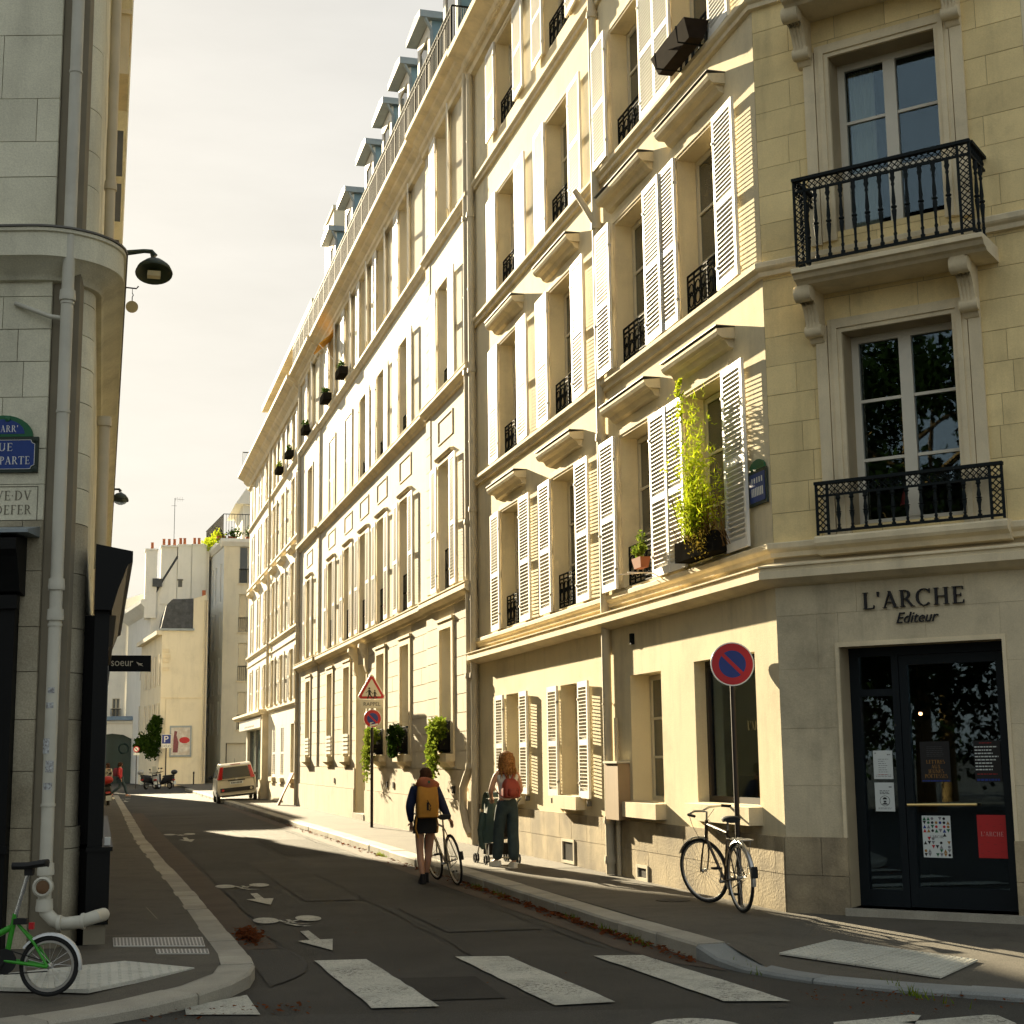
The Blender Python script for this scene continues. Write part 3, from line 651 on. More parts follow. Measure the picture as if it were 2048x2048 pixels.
# window surrounds, hoods, shutters, windows, guards
for fi, (c, e) in enumerate(FL):
    for wi, (a, b) in enumerate(WC):
        mb = MB(FD); w = .13
        for d, o in ((.022, w), (.036, w*.45)):
            if d == .022: mb.box(a-o,a-.003,0,d,c,e+o); mb.box(b+.003,b+o,0,d,c,e+o); mb.box(a-.003,b+.003,0,d-.001,e+.003,e+o)
            else: mb.box(a-o-.05,a-o+.02,d-.02,d,c,e+o+.05); mb.box(b+o-.02,b+o+.05,d-.02,d,c,e+o+.05); mb.box(a-o+.02,b+o-.02,d-.02,d-.001,e+o-.02,e+o+.05)
        mb.build('window_surround', m_trim, bd)
        if fi < 2:
            mb = MB(FD); z = e+.34; x0, x1 = a-.24, b+.24
            mb.moulding(x0+.05, x1-.05, [(0,z-.10),(.06,z-.08),(.10,z-.02),(.15,z),(.0,z+.02)])
            mb.moulding(x0, x1, [(0,z),(.16,z),(.20,z+.03),(.22,z+.07),(.22,z+.10),(.0,z+.13)])
            o = mb.build('window_hood', m_trim, bd)
            mb = MB(FD); mb.box(x0-.01,x1+.01,-.0,.235,z+.131,z+.142); mb.build('lead_cap', m_lead, o)
        window(FD, bd, a+.02, b-.02, c, e-.02, -.27, 3 if e-c > 1.9 else 3, split=wi >= 2 or fi == 0)
        if not (fi == 0 and wi == 3): window_rail(FD, bd, a+.01, b-.01, c+.03, .50, -.07)
        w_ = (b-a)/2-.01; h = e-c+.04; sgl = fi == 0 and wi >= 1
        shutter(FD, bd, a+.04, c-.02, w_, h, -1, .055, rad(R.uniform(1.0,2.5)), 34, sgl)
        if not (fi == 2 and wi == 3): shutter(FD, bd, b-.04, c-.02, w_, h, 1, .075 if wi != 2 else .125, rad(R.uniform(-2.2,-.6)), 34, sgl)
        else: shutter(FD, bd, b-.04, c-.02, w_, h, 1, .075, rad(-1), 34)
for gi, (a, b, c, e, rv) in enumerate(GF):
    if gi < 3:
        window(FD, bd, a+.02, b-.02, c, e-.01, -rv+.03, 3, leaves=2 if gi < 2 else 2, mull=.08, split=True)
        o = box_c(FD, 'window_sill', m_trim, bd, (a-.05 if gi < 2 else a-.05,b+.05,0,.14,c-.20,c-.012))
    else:
        mb = MB(FD); f = .07; dd = -rv+.02
        mb.box(a,a+f,dd,dd+.06,c,e); mb.box(b-f,b,dd,dd+.06,c,e); mb.box(a+f,b-f,dd,dd+.058,e-f,e); mb.box(a+f,b-f,dd,dd+.058,c,c+f)
        o = mb.build('shop_window', m_post, bd); pane(FD, o, a+f, b-f, c+f, e-f, dd+.02, m_glass)
        box_c(FD, 'window_sill', m_trim, bd, (a-.05,b+.05,0,.16,c-.20,c-.012))
        mb = MB(FD); mb.box(a-.3,b+.3,-.9,-.85,c-.3,e+.3); mb.box(a-.3,b+.3,-.9,-.3,c-.32,c-.3); mb.box(a-.3,b+.3,-.9,-.3,e+.3,e+.32); mb.box(b+.3,b+.32,-.9,-.3,c-.3,e+.3); mb.box(a-.32,a-.3,-.9,-.3,c-.3,e+.3)
        mb.build('room', mat('shop_room_plaster', (.66,.54,.30), .9, .06), bd)
        box_c(FD, 'roller_blind', mat('ochre_blind', (.62,.52,.29), .9, .05), bd, (a+.03,b-.45,-rv-.05,-rv-.04,c+.30,e-.02))
        serif('window_lettering', "L'ARCHE", .10, mat('etched_lettering', (.10,.09,.05), 1., 0, spec=0.), o, FD((a+.62, dd+.03, c+.80)), (0,-1,0), (0,0,1), .002)
    if gi < 2:
        w_ = (b-a)/2+.02
        shutter(FD, bd, b-.01, c-.03, w_, e-c+.03, 1, .06, rad(-1.2), 28, True); shutter(FD, bd, a+.01, c-.03, w_, e-c+.03, -1, .05, rad(3), 28, True)
        for q in (a-.36,b+.36): box_c(FD, 'shutter_stop', m_lead, bd, (q,q+.02,0,.07,c-.14,c-.06))
# down pipes
pipe_run('down_pipe', [(FX-.10,26.62,15.0),(FX-.10,26.62,.55),(FX-.10,26.62,.14)], .065, m_pipe, bd, [(FX-.10,26.62,z) for z in (12.1,9.0,6.3,3.2)], straps=[(FX-.10,26.62,z) for z in (13.6,10.6,7.6,4.6,1.9)])
pipe_run('down_pipe', [(FX-.078,19.22,15.0),(FX-.078,19.22,.14)], .065, m_pipe, bd, [(FX-.078,19.22,z) for z in (12.45,9.2,6.1,.85,.33)], straps=[(FX-.078,19.22,z) for z in (13.9,10.8,7.7,4.7,2.4)])
pipe_run('down_pipe', [(FX-.36,19.32,9.75),(FX-.20,19.27,9.45),(FX-.08,19.22,9.2)], .045, m_pipe, bd)
pipe_run('gas_pipe', [(FX-.06,18.93,2.2),(FX-.06,18.93,.14)], .03, m_pipe, bd)
o = box_c(FD, 'meter_box', mat('brown_box_paint', (.36,.25,.14), .6, .08, 3, stain=.2), bd, (18.60,19.12,0,.17,.87,1.60))
box_c(FD, 'box_lid', m_cream_paint, o, (18.58,19.14,0,.19,1.602,1.63))
box_c(FD, 'wall_bracket', m_iron, bd, (18.30,18.36,0,.05,3.14,3.28))
# ---------------------------------------------------------------- canted corner
cops = [(.86,2.0,7.10,9.04,.30),(.86,2.0,3.98,6.0,.30),(.66,2.27,.20,2.75,.34),(.86,2.0,10.2,11.9,.3)]
mb = MB(FC); mb.wall(0, 2.87, .12, 15.3, cops, -.006); mb.build('corner_wall', m_mortar, bd)
rg = random.Random(3)
blocks(FC, bd, 0, 2.87, [3.86+.317*k for k in range(36)], .62, cops, m_stone, -.02, 0., .006, rng=rg)
blocks(FC, bd, 0, 2.87, [.87,1.38,1.95,2.55,3.10,3.44], .95, cops, mat('smooth_limestone', (.62,.535,.365), .9, .15, 1.6, .2, 45, stain=.32, rnd=.03, fine=.06), -.02, 0., .003, rng=rg)
blocks(FC, bd, 0, 2.87, [.12,.50,.875], .80, cops, m_plinth, -.02, .03, .006, 'plinth_block', rng=rg)
for zc, ze in ((7.10,9.04),(3.98,6.0)):
    for s0, s1 in ((.58,.70),(2.16,2.28)): box_c(FC, 'pilaster', m_trim, bd, (s0,s1,.001,.035,zc-.12,ze+.10))
    mb = MB(FC)
    for k, (o_, d_) in enumerate(((.15,.03),(.10,.055),(.045,.035))):
        i_ = (.10,.045,.0)[k]
        mb.box(.86-o_,.86-i_,.0,d_,zc-.1,ze+o_); mb.box(2.0+i_,2.0+o_,.0,d_,zc-.1,ze+o_); mb.box(.86-i_,2.0+i_,.0,d_-.001,ze+i_,ze+o_)
    mb.build('window_surround', m_trim, bd)
def console(s0, z1, k=1.):
    pr = [(0,0),(.44,0),(.45,-.05),(.43,-.11),(.36,-.145),(.30,-.13),(.25,-.17),(.20,-.25),(.165,-.34),(.17,-.41),(.14,-.46),(.09,-.47),(.05,-.52),(0,-.54)]
    mb = MB(FC); mb.moulding(s0+.012, s0+.158, [(d*k, z1+z*k) for d, z in pr]); o = mb.build('console', m_trim, bd)
    mb = MB(FC)
    for cc, r_ in (((.37,-.07),.085),((.115,-.41),.065)):
        mb.lathe((s0-.004, cc[0]*k, z1+cc[1]*k), [(r_*k,0),(r_*k,.178),(r_*.6*k,.184)], 12, (1,0,0))
    for q in (.03,.065,.10,.135): mb.moulding(s0+q-.008, s0+q+.012, [(d*k+.008, z1+z*k) for d, z in pr[4:10]]+[(.05, z1-.41*k),(.05, z1-.15*k)])
    mb.build('scroll', m_trim, o, smooth=True)
for s in (.52,2.12): console(s, 6.44); console(s, 9.52)
for zb in (6.58, 9.64):
    mb = MB(FC); mb.moulding(.56,2.49,[(0,zb-.14),(.44,zb-.14),(.47,zb-.115),(.53,zb-.10),(.56,zb-.06),(.60,zb-.05),(.60,zb-.01),(.585,zb),(0,zb+.012)]); o = mb.build('balcony_slab', m_trim, bd)
mb = MB(FC); mb.moulding(.53,2.45,[(0,3.68),(.10,3.69),(.12,3.74),(.19,3.77),(.21,3.80),(.21,3.85),(.19,3.87),(0,3.885)]); mb.build('balcony_slab', m_trim, bd)
def lattice(mb, P0, ax, ay, w, h, n, step=.062, t=.006):
    "diagonal fretwork filling a w x h panel; ax, ay unit vectors, n normal"
    P0 = Vector(P0)
    for sg in (1, -1):
        c = -h
        while c < w+h:
            a, b = (c, c+h) if sg > 0 else (c+h, c)
            t0, t1 = 0., 1.
            xa, xb = a, b
            # clip to 0..w
            def cl(x0, x1):
                lo, hi = 0., 1.
                d_ = x1-x0
                if d_ == 0: return (0,1)
                u, v = (0-x0)/d_, (w-x0)/d_
                if u > v: u, v = v, u
                return max(lo,u), min(hi,v)
            lo, hi = cl(xa, xb)
            if hi-lo > .05:
                p = P0+ax*(xa+(xb-xa)*lo)+ay*(h*lo); q = P0+ax*(xa+(xb-xa)*hi)+ay*(h*hi)
                mb.tube([p, q], t, 4)
            c += step
    k = 0
    while k*step < w-.02:
        mb.tube([P0+ax*(k*step+step/2+.018*math.cos(i))+ay*(h/2+.018*math.sin(i)) for i in (0,1.57,3.14,4.71)], .005, 3, closed=True); k += 1
BAL = {}
def baluster(h):
    if h not in BAL:
        pr = [(.022,0),(.024,.04),(.014,.05),(.013,.10),(.020,.13),(.012,.16),(.015,.30),(.022,.40),(.026,.46),(.016,.485),(.030,.50),(.030,.515),(.016,.53),(.022,.58),(.015,.72),(.012,.80),(.020,.83),(.013,.86),(.028,.92),(.020,.95),(.024,1.0)]
        BAL[h] = MB().lathe((0,0,0), [(r, z*h) for r, z in pr], 8).mesh('baluster', m_iron_b, True)
    return BAL[h]
def balcony_rail(s0, s1, z0, z1, d, nb, sides, label):
    Z = Vector((0,0,1)); fh = .115
    mb = MB(FC)
    mb.box(s0-.015,s1+.015,d-.03,d+.03,z1-.02,z1+.012); mb.box(s0,s1,d-.012,d+.012,z1-fh-.03,z1-fh-.008); mb.box(s0,s1,d-.014,d+.014,z0,z0+.025)
    for s in (s0, s0+.115, s1-.115, s1):
        mb.box(s-.012,s+.012,d-.012,d+.012,z0-.02,z1-.02)
    if sides:
        for s in (s0, s1):
            mb.box(s-.03,s+.03,.02,d-.031,z1-.02,z1+.012); mb.box(s-.012,s+.012,.02,d-.013,z1-fh-.03,z1-fh-.008); mb.box(s-.014,s+.014,.02,d-.015,z0,z0+.025)
    rl = mb.build('balcony_railing', m_iron_b, bd)
    mb = MB(); N = FC.n
    lattice(mb, FC((s0+.125,d,z1-fh-.008)), FC.a, Z, s1-s0-.25, fh-.012, N)
    for s in (s0+.012, s1-.105): lattice(mb, FC((s,d,z0+.03)), FC.a, Z, .093, z1-z0-.05, N)
    if sides:
        for s in (s0, s1): lattice(mb, FC((s,.03,z1-fh-.008)), FC.n, Z, d-.05, fh-.012, FC.a)
    mb.build('fretwork', m_iron_b, rl)
    h = z1-fh-.03-z0-.025
    for k in range(nb): link('baluster', baluster(h), rl, True, Matrix.Translation(FC((lerp(s0+.115, s1-.115, (k+.8)/(nb+.6)), d, z0+.025))))
    if sides:
        for s in (s0, s1):
            for q in (.33, .66): link('baluster', baluster(h), rl, True, Matrix.Translation(FC((s, d*q, z0+.025))))
balcony_rail(.61, 2.41, 6.63, 7.535, .54, 11, True, '')
balcony_rail(.56, 2.42, 3.90, 4.415, .17, 11, False, '')
# upper windows with real glass and dark rooms
m_wh = mat('window_white_paint', (.68,.64,.53), .5, .05, 3)
for zc, ze, rows in ((7.10,9.04,3),(3.98,6.0,3)):
    window(FC, bd, .86, 2.0, zc, ze, -.30, rows, m_glass, m_wh, True, 2, .075, .13)
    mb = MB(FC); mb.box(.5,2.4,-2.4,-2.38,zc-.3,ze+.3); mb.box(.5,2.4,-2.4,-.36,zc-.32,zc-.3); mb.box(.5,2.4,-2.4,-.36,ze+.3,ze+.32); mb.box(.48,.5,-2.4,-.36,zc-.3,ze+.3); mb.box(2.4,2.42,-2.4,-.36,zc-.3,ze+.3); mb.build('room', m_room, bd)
window(FC, bd, .86, 2.0, 10.2, 11.9, -.30, 3, None, m_wh, False)
mb = MB(FC); n = 40
for k in range(n):
    f = lambda i: (.93+.27*i/n, -.42+.022*math.sin(i*1.35), 0)
    a, b = f(k), f(k+1); mb.poly([(a[0],a[1],7.12),(b[0],b[1],7.12),(b[0],b[1],9.0),(a[0],a[1],9.0)])
cu = mb.build('curtain', m_curtain); tag(cu, 'pale curtain hanging inside the upper window above the shop entrance', 'curtain')
tl = thing('table_lamp', 'small red shaded lamp behind the window above the shop sign', 'lamp', FC((1.28,-.62,3.98)))
mb = MB(); mb.lathe(FC((1.28,-.62,4.22)), [(.115,0),(.06,.19)], 16); mb.build('lamp_shade', mat('red_shade', (.45,.06,.07), .8, .05), tl, True)
mb = MB(); mb.lathe(FC((1.28,-.62,3.98)), [(.06,0),(.05,.03),(.02,.06),(.035,.14),(.015,.22),(.015,.26)], 12); mb.build('lamp_base', m_white_e, tl, True)
# door
dd = -.33
mb = MB(FC); mb.box(.62,2.31,.002,.014,2.752,2.80); mb.box(.62,.655,.002,.014,.2,2.752); mb.box(2.275,2.31,.002,.014,.2,2.752); mb.build('door_surround', m_trim, bd)
box_c(FC, 'door_step', m_kerb, bd, (.62,2.35,-.34,.07,.10,.20))
mb = MB(FC)
mb.box(.66,.76,dd,dd+.07,.20,2.75); mb.box(2.21,2.27,dd,dd+.07,.20,2.75); mb.box(.76,2.21,dd,dd+.068,2.66,2.75); mb.box(1.10,1.17,dd,dd+.08,.2,2.66); mb.box(.76,1.10,dd,dd+.066,.2,.36); mb.box(.76,1.10,dd,dd+.066,2.26,2.33)
dr = mb.build('shop_door_frame', m_navy, bd)
mb = MB(FC); mb.box(1.175,1.255,dd+.01,dd+.07,.205,2.655); mb.box(2.13,2.205,dd+.01,dd+.07,.205,2.655); mb.box(1.255,2.13,dd+.01,dd+.068,.205,.40); mb.box(1.255,2.13,dd+.01,dd+.068,2.56,2.655)
lf = mb.build('shop_door', m_navy, bd)
pane(FC, lf, 1.255, 2.13, .40, 2.56, dd+.03, m_glass); pane(FC, dr, .76, 1.10, .36, 2.26, dd+.03, m_glass); pane(FC, dr, .76, 1.10, 2.33, 2.66, dd+.03, m_glass)
mb = MB(FC); mb.tube([(1.20,dd+.11,1.187),(1.88,dd+.11,1.194)], .014, 8); mb.tube([(1.24,dd+.06,1.187),(1.24,dd+.11,1.187)], .008, 6); mb.tube([(1.84,dd+.06,1.193),(1.84,dd+.11,1.193)], .008, 6); mb.build('push_bar', m_gold, lf, True)
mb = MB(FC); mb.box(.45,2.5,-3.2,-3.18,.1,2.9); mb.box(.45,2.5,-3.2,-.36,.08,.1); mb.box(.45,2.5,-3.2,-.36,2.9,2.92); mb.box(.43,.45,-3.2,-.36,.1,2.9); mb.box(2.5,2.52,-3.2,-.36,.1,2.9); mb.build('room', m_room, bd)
sl_ = thing('ceiling_spot', 'small lit spot lamp glowing inside the dark shop doorway', 'lamp', FC((.98,-1.5,2.2)))
mb = MB(); mb.ball(FC((.98,-1.5,2.105)), .02); mb.build('bulb', emit('bulb_glow', (1,.45,.2), 1.6), sl_); mb = MB(); mb.lathe(FC((.98,-1.5,2.12)), [(.028,0),(.03,.05),(.008,.07),(.008,.78)], 10); mb.build('lamp_holder', m_iron, sl_)
# posters on the glass
def poster(name, label, s0, s1, z0, z1, m, m2=None):
    t = thing(name, label, 'poster', FC((s0,dd+.04,z0))); box_c(FC, 'sheet', m, t, (s0,s1,dd+.042,dd+.045,z0,z1)); return t
def lines(t, s0, s1, zs, m, h=.006, jag=.25, d=dd+.0456, name='print'):
    mb = MB(FC)
    for z in zs:
        x = s0
        e = s1-R.uniform(0, jag)*(s1-s0)
        while x < e: w = R.uniform(.012,.035); mb.box(x,min(x+w,e),d,d+.0006,z,z+h); x += w+.007
    mb.build(name, m, t)
t = poster('notice_sheet', 'white printed notice taped high on the glass left of the shop door', .855, 1.053, 1.437, 1.718, m_paper)
lines(t, .905, 1.02, [1.63-.021*k for k in range(7)], m_ink, .004, .5); lines(t, .875,1.035,[1.475,1.46],m_ink,.003,.1); lines(t,.87,.89,[1.69],m_ink); lines(t,1.0,1.03,[1.672],m_ink,.009,0); lines(t,.90,1.02,[1.478],mat('red_print',(.4,.05,.06),.8,0),.004,.3,dd+.0466)
t = poster('mask_notice_sheet', 'white notice with a round face-mask emblem left of the shop door', .855, 1.053, 1.12, 1.402, m_paper)
lines(t, .905, 1.005, [1.318,1.304,1.290], m_ink, .006, .1); lines(t, .885, 1.03, [1.152,1.143], m_ink, .003, .2); lines(t,1.0,1.03,[1.354],m_ink,.009,0)
mb = MB(FC); P = lambda x, z, d=dd+.0456: (x, d, z)
cx, cz = .954, 1.222; mb.tube([P(cx+.05*math.cos(a*math.pi/12), cz+.05*math.sin(a*math.pi/12)) for a in range(24)], .0022, 4, closed=True)
mb.poly([P(cx+.022*math.cos(a*math.pi/8), cz+.014+.022*math.sin(a*math.pi/8)) for a in range(0,9)]); mb.poly([P(cx-.016,cz+.002,dd+.046),P(cx+.016,cz+.002,dd+.046),P(cx+.011,cz-.016,dd+.046),P(cx-.011,cz-.016,dd+.046)]); mb.poly([P(cx-.034,cz-.036),P(cx+.034,cz-.036),P(cx+.012,cz-.02),P(cx-.012,cz-.02)]); mb.build('mask_emblem', m_ink, t)
m_dark = mat('dark_poster', (.010,.009,.009), .6, .05)
t = poster('title_poster', 'dark poster with ochre serif title on the shop door glass', 1.335, 1.628, 1.405, 1.80, m_dark)
for k, (tx, w) in enumerate((('LETTRES', .185), ('AUX', .09), ('JEUNES', .155), ('POETESSES', .225))): serif('poster_title', tx, .036, m_gilt, t, FC((1.485, dd+.0456, 1.584-.046*k)), FC.a, (0,0,1), .0006, width=w, center=True, gapf=.06)
lines(t, 1.40, 1.58, [1.745-.018*k for k in range(6)], mat('grey_print', (.06,.06,.06), .8, 0), .005, .2); lines(t,1.345,1.62,[1.412],m_sblue,.012,.0)
t = poster('text_poster', 'black poster with a white paragraph at the right of the shop door', 1.862, 2.118, 1.405, 1.80, m_dark)
for k in range(8): lines(t, 1.872, 2.10, [1.735-.031*k], m_paper, .011, .3, dd+.0456, 'paragraph_line')
lines(t, 1.92, 2.06, [1.775], m_redp, .006); lines(t,1.885,2.09,[1.478],m_redp,.006,.1); lines(t,1.88,2.10,[1.416],m_sblue,.02,.0)
t = poster('pattern_poster', 'white poster patterned with triangles and dots low on the shop door', 1.315, 1.595, .682, 1.082, m_paper)
cols = [m_ink, m_ink, m_sblue, m_red, m_green_e, m_gilt, mat('grey_ink', (.2,.2,.21), .8, 0)]
for i in range(7):
    for j in range(10):
        if 4 <= j <= 5 and R.random() < .8: continue
        x, z = 1.322+i*.0385, .69+j*.0385; m = R.choice(cols); mb = MB(FC); d = dd+.0456; k = R.randrange(3); s = .035
        if k == 0: mb.poly([(x,d,z),(x+s,d,z),(x+s/2,d,z+s)])
        elif k == 1: mb.poly([(x+s/2+s*.4*math.cos(q*.628),d,z+s/2+s*.4*math.sin(q*.628)) for q in range(10)])
        else: mb.poly([(x,d,z+s),(x+s,d,z+s),(x+s/2,d,z)])
        if R.random() < .8: mb.build('print', m, t)
serif('poster_title', "L'ARCHE", .026, m_ink, t, FC((1.455,dd+.0456,.868)), FC.a, (0,0,1), .0006, center=True)
t = poster('red_poster', 'red poster lettered in pale serif capitals at the lower right of the door', 1.851, 2.129, .69, 1.095, m_redp)
serif('poster_title', "L'ARCHE", .042, mat('pale_red_print', (.62,.30,.28), .8, 0), t, FC((1.99,dd+.0456,.895)), FC.a, (0,0,1), .0006, width=.215, center=True)
for k in range(16): lines(t, 1.87+(k%4)*.065, 1.90+(k%4)*.065, [.73+(k//4)*.085+(.02 if k%2 else 0)], mat('dull_red_print', (.30,.03,.03), .8, 0) if k == 0 else bpy.data.materials['dull_red_print'], .005, .1)
# shop lettering
serif('shop_lettering', "L'ARCHE", .165, m_ink, bd, FC((.935,.006,3.115)), FC.a, (0,0,1), .03, width=1.02)
plain('shop_lettering', 'Editeur', .105, m_ink, bd, FC((1.27,.006,2.955)), FC.a, (0,0,1), .02, width=.42, shear=.35)
# street plate on the street side near the corner (seen almost edge-on)
t = thing('street_name_plate', 'blue enamel street plate on the wall beside the last shutter of the corner building', 'sign', FD((14.3,.02,4.35)))
box_c(FD, 'plate', m_dgreen, t, (14.07,14.53,.012,.03,4.32,4.70)); box_c(FD, 'enamel', m_blue, t, (14.11,14.49,.0305,.034,4.355,4.665))
mb = MB(FD); mb.prism([(14.3+.2*math.cos(a*math.pi/8), .012, 4.705+.11*math.sin(a*math.pi/8)) for a in range(9)], [(14.3+.2*math.cos(a*math.pi/8), .03, 4.705+.11*math.sin(a*math.pi/8)) for a in range(9)]); mb.build('plate_top', m_green_e, t)
mb = MB(FD)
for z, h, n in ((4.56,.06,5),(4.42,.09,7)):
    for q in range(n): x = lerp(14.15, 14.45, (q+.5)/n); mb.box(x-.017,x+.012,.0345,.0352,z,z+h)
mb.build('lettering', m_white_e, t)
# ================================================================ LONG BUILDING with continuous top balcony
bc = thing('long_apartment_building', 'long pale facade with rows of white shutters and an iron balcony under the roof', 'building', (FX+2,39,.13))
C0, C1 = 26.72, 52.4
CW = [49.75,45.10,41.9,39.2,36.55,33.55,29.1]
CF = [(5.08,7.70),(9.27,11.55),(12.72,15.0)]
cgf = [(c-.52,c+.52,1.80,4.26,.34) for i, c in enumerate((49.6,45.05,41.83,0,36.52,33.46,29.02)) if i != 3]+[(38.62,40.12,.29,4.22,.42)]
cops = [(c-.6,c+.6,a,b,.26) for c in CW for a, b in CF]
mb = MB(FD); mb.wall(C0, C1, .1, 15.4, cops+cgf, 0.); mb.build('facade_wall', m_stucco_c, bc)
mb = MB(); X1 = FX+11
mb.poly([(FX,C1,.1),(X1,C1,.1),(X1,C1,18.9),(FX+1.9,C1,18.9),(FX+.55,C1,15.5),(FX,C1,15.5)]); mb.poly([(FX,C0,.1),(X1,C0,.1),(X1,C0,18.9),(FX+1.9,C0,18.9),(FX+.55,C0,15.5),(FX,C0,15.5)]); mb.poly([(X1,C0,.1),(X1,C1,.1),(X1,C1,18.9),(X1,C0,18.9)])
mb.build('party_walls', m_stucco_c, bc)
mb = MB(); mb.prism([(FX+.55,C0,15.5),(FX+1.5,C0,19.8),(FX+5.5,C0,21.0),(X1,C0,19.0),(X1,C0,15.5)], [(FX+.55,C1,15.5),(FX+1.5,C1,19.8),(FX+5.5,C1,21.0),(X1,C1,19.0),(X1,C1,15.5)]); rf = mb.build('mansard_roof', m_zinc, bc)
# end bays project a little
BAY = [(C0+.0,30.95),(47.55,C1)]
def bay_ops(a, b, ops): return [o for o in ops if o[0] > a and o[1] < b]
for a, b in BAY:
    mb = MB(FD); mb.wall(a, b, 1.47, 15.1, [o[:4] for o in bay_ops(a, b, cops+cgf)], .05, .052); mb.poly([(a,.05,1.47),(a,0,1.47),(a,0,15.1),(a,.05,15.1)]); mb.poly([(b,.05,1.47),(b,0,1.47),(b,0,15.1),(b,.05,15.1)]); mb.build('end_bay', m_stucco_c, bc)
rg = random.Random(11)
gc = [1.48+.358*k for k in range(10)]
for a, b, d in ((C0+.02,30.93,.05),(30.97,47.53,0.),(47.57,C1-.02,.05)):
    o_ = [(o[0]-.17,o[1]+.17,o[2]-.25,o[3]+.2) if o[1]-o[0] < 1.2 else (o[0]-.12,o[1]+.12,o[2],o[3]+.3) for o in cgf]
    blocks(FD, bc, a, b, gc, 1.6, o_, m_block_c, d-.02, d+.022, .014, rng=rg, name='rusticated_block')
for a, b in ((C0+.02,27.45),(30.5,30.93),(47.57,48.05),(51.9,C1-.02)):
    for z0, z1, n in ((5.12,8.9,10),(9.32,12.4,8),(12.75,15.0,6)):
        blocks(FD, bc, a, b, [lerp(z0,z1,k/n) for k in range(n+1)], 2, [], m_block_c, .04, .066, .014, rng=rg, name='quoin_block')
for a, b, z1, d in ((C0+.0,C1,.90,.09),):
    for s0, s1 in ((C0,38.5),(40.24,C1)):
        blocks(FD, bc, s0, s1, [.10,.90], 4.3, [], mat('sandy_render', (.60,.52,.385), .9, .09, 1.2, .2, 50, stain=.2, fine=.06, rnd=.02) if 'sandy_render' not in MATS else MATS['sandy_render'], -.02, .10, .006, rng=rg, name='plinth_block')
        blocks(FD, bc, s0, s1, [.905,1.47], 4.3, [], MATS['sandy_render'], -.02, .075, .006, rng=rg, name='plinth_block')
mb = MB(FD)
for y, w in ((43.6,.16),(35.3,.16),(34.5,.16),(32.2,.2),(31.2,.2),(28.3,.2),(27.7,.2)): mb.box(y,y+w,.055,.102,1.02,1.16)
mb.build('air_hole', m_room, bc)
# ground-floor cornice, sill courses, top cornice
def run(prof, name, extra=.05):
    mb = MB(FD)
    for a, b, d in ((C0,30.97,extra),(30.97,47.53,0.),(47.53,C1,extra)): mb.moulding(a, b, [(x+(d if x > 0 else 0), z) for x, z in prof])
    return mb.build(name, m_trim, bc)
run([(-.01,4.68),(.06,4.69),(.08,4.75),(.17,4.80),(.20,4.83),(.20,4.90),(.185,4.915),(.185,4.94),(.205,4.945),(.205,4.965),(-.01,5.01)], 'ground_floor_cornice')
run([(-.01,8.93),(.05,8.95),(.07,9.0),(.14,9.05),(.16,9.08),(.16,9.15),(.17,9.16),(.17,9.18),(-.01,9.22)], 'sill_course')
run([(-.01,12.40),(.05,12.42),(.07,12.47),(.12,12.52),(.14,12.54),(.14,12.61),(-.01,12.66)], 'sill_course')
run([(-.01,14.98),(.09,15.0),(.10,15.10),(.15,15.14),(.16,15.24),(.28,15.32),(.30,15.38),(.44,15.42),(.47,15.45),(.47,15.56),(.45,15.60),(-.6,15.62)], 'roof_cornice')
# balcony railing along the roof
mb = MB(FD); d = .40; z0, z1 = 15.66, 16.52
for z in (z0, z1-.14, z1): mb.box(C0+.1,C1-.1,d-.016,d+.016,z,z+.028)
y = C0+.15; k = 0
while y < C1-.1:
    w = .02 if k % 9 == 0 else .010; mb.box(y-w,y+w,d-w,d+w,z0,z1); k += 1; y += .13
    zc = z1-.07; mb.tube([(y-.065+.05*math.cos(q), d, zc+.045*math.sin(q)) for q in (0,1.05,2.1,3.14,4.19,5.24)], .007, 3, closed=True)
for q in range(9): mb.box(C0+.08,C0+.1,d-.05*q-.006,d-.05*q+.006,z0,z1)
for z in (z0, z1): mb.box(C0+.075,C0+.105,-.05,d,z,z+.03)
mb.build('balcony_railing', m_iron, bc)
# dormers
m_dglass = mat('dormer_zinc_blue', (.20,.30,.36), .4, .1, 2, metal=.2)
for yc in (28.6,31.6,34.6,37.2,39.7,42.6,46.5,50.2):
    mb = MB(); x0, x1 = FX+.75, FX+2.6; w = .72
    mb.box(x0,x1,yc-w,yc+w,17.35,20.00); dm = mb.build('dormer', m_dglass, bc)
    mb = MB(); mb.box(x0-.06,x0-.002,yc-w-.02,yc-w+.22,17.35,19.95); mb.box(x0-.06,x0-.002,yc+w-.22,yc+w+.02,17.35,19.95); mb.box(x0-.06,x0-.002,yc-w+.22,yc+w-.22,19.65,19.95); mb.build('dormer_front', m_white, dm)
    mb = MB(); mb.prism([(x0-.34,yc-w-.16,19.97),(x0-.34,yc-w-.16,20.15),(x0-.30,yc,20.37),(x0-.34,yc+w+.16,20.15),(x0-.34,yc+w+.16,19.97)], [(x1,yc-w-.16,19.97),(x1,yc-w-.16,20.15),(x1,yc,20.37),(x1,yc+w+.16,20.15),(x1,yc+w+.16,19.97)]); mb.build('dormer_roof', m_zinc, dm)
    mb = MB(); mb.box(x0-.03,x0-.001,yc-w+.22,yc+w-.22,17.65,19.65); mb.build('pane', m_glass_d, dm)
    mb = MB(); mb.tube([(x0-.2,yc-w-.12,19.95),(x0-.02,yc-w-.07,19.65),(x0-.02,yc-w-.07,17.45)], .045, 6); mb.build('dormer_pipe', m_zinc, dm)
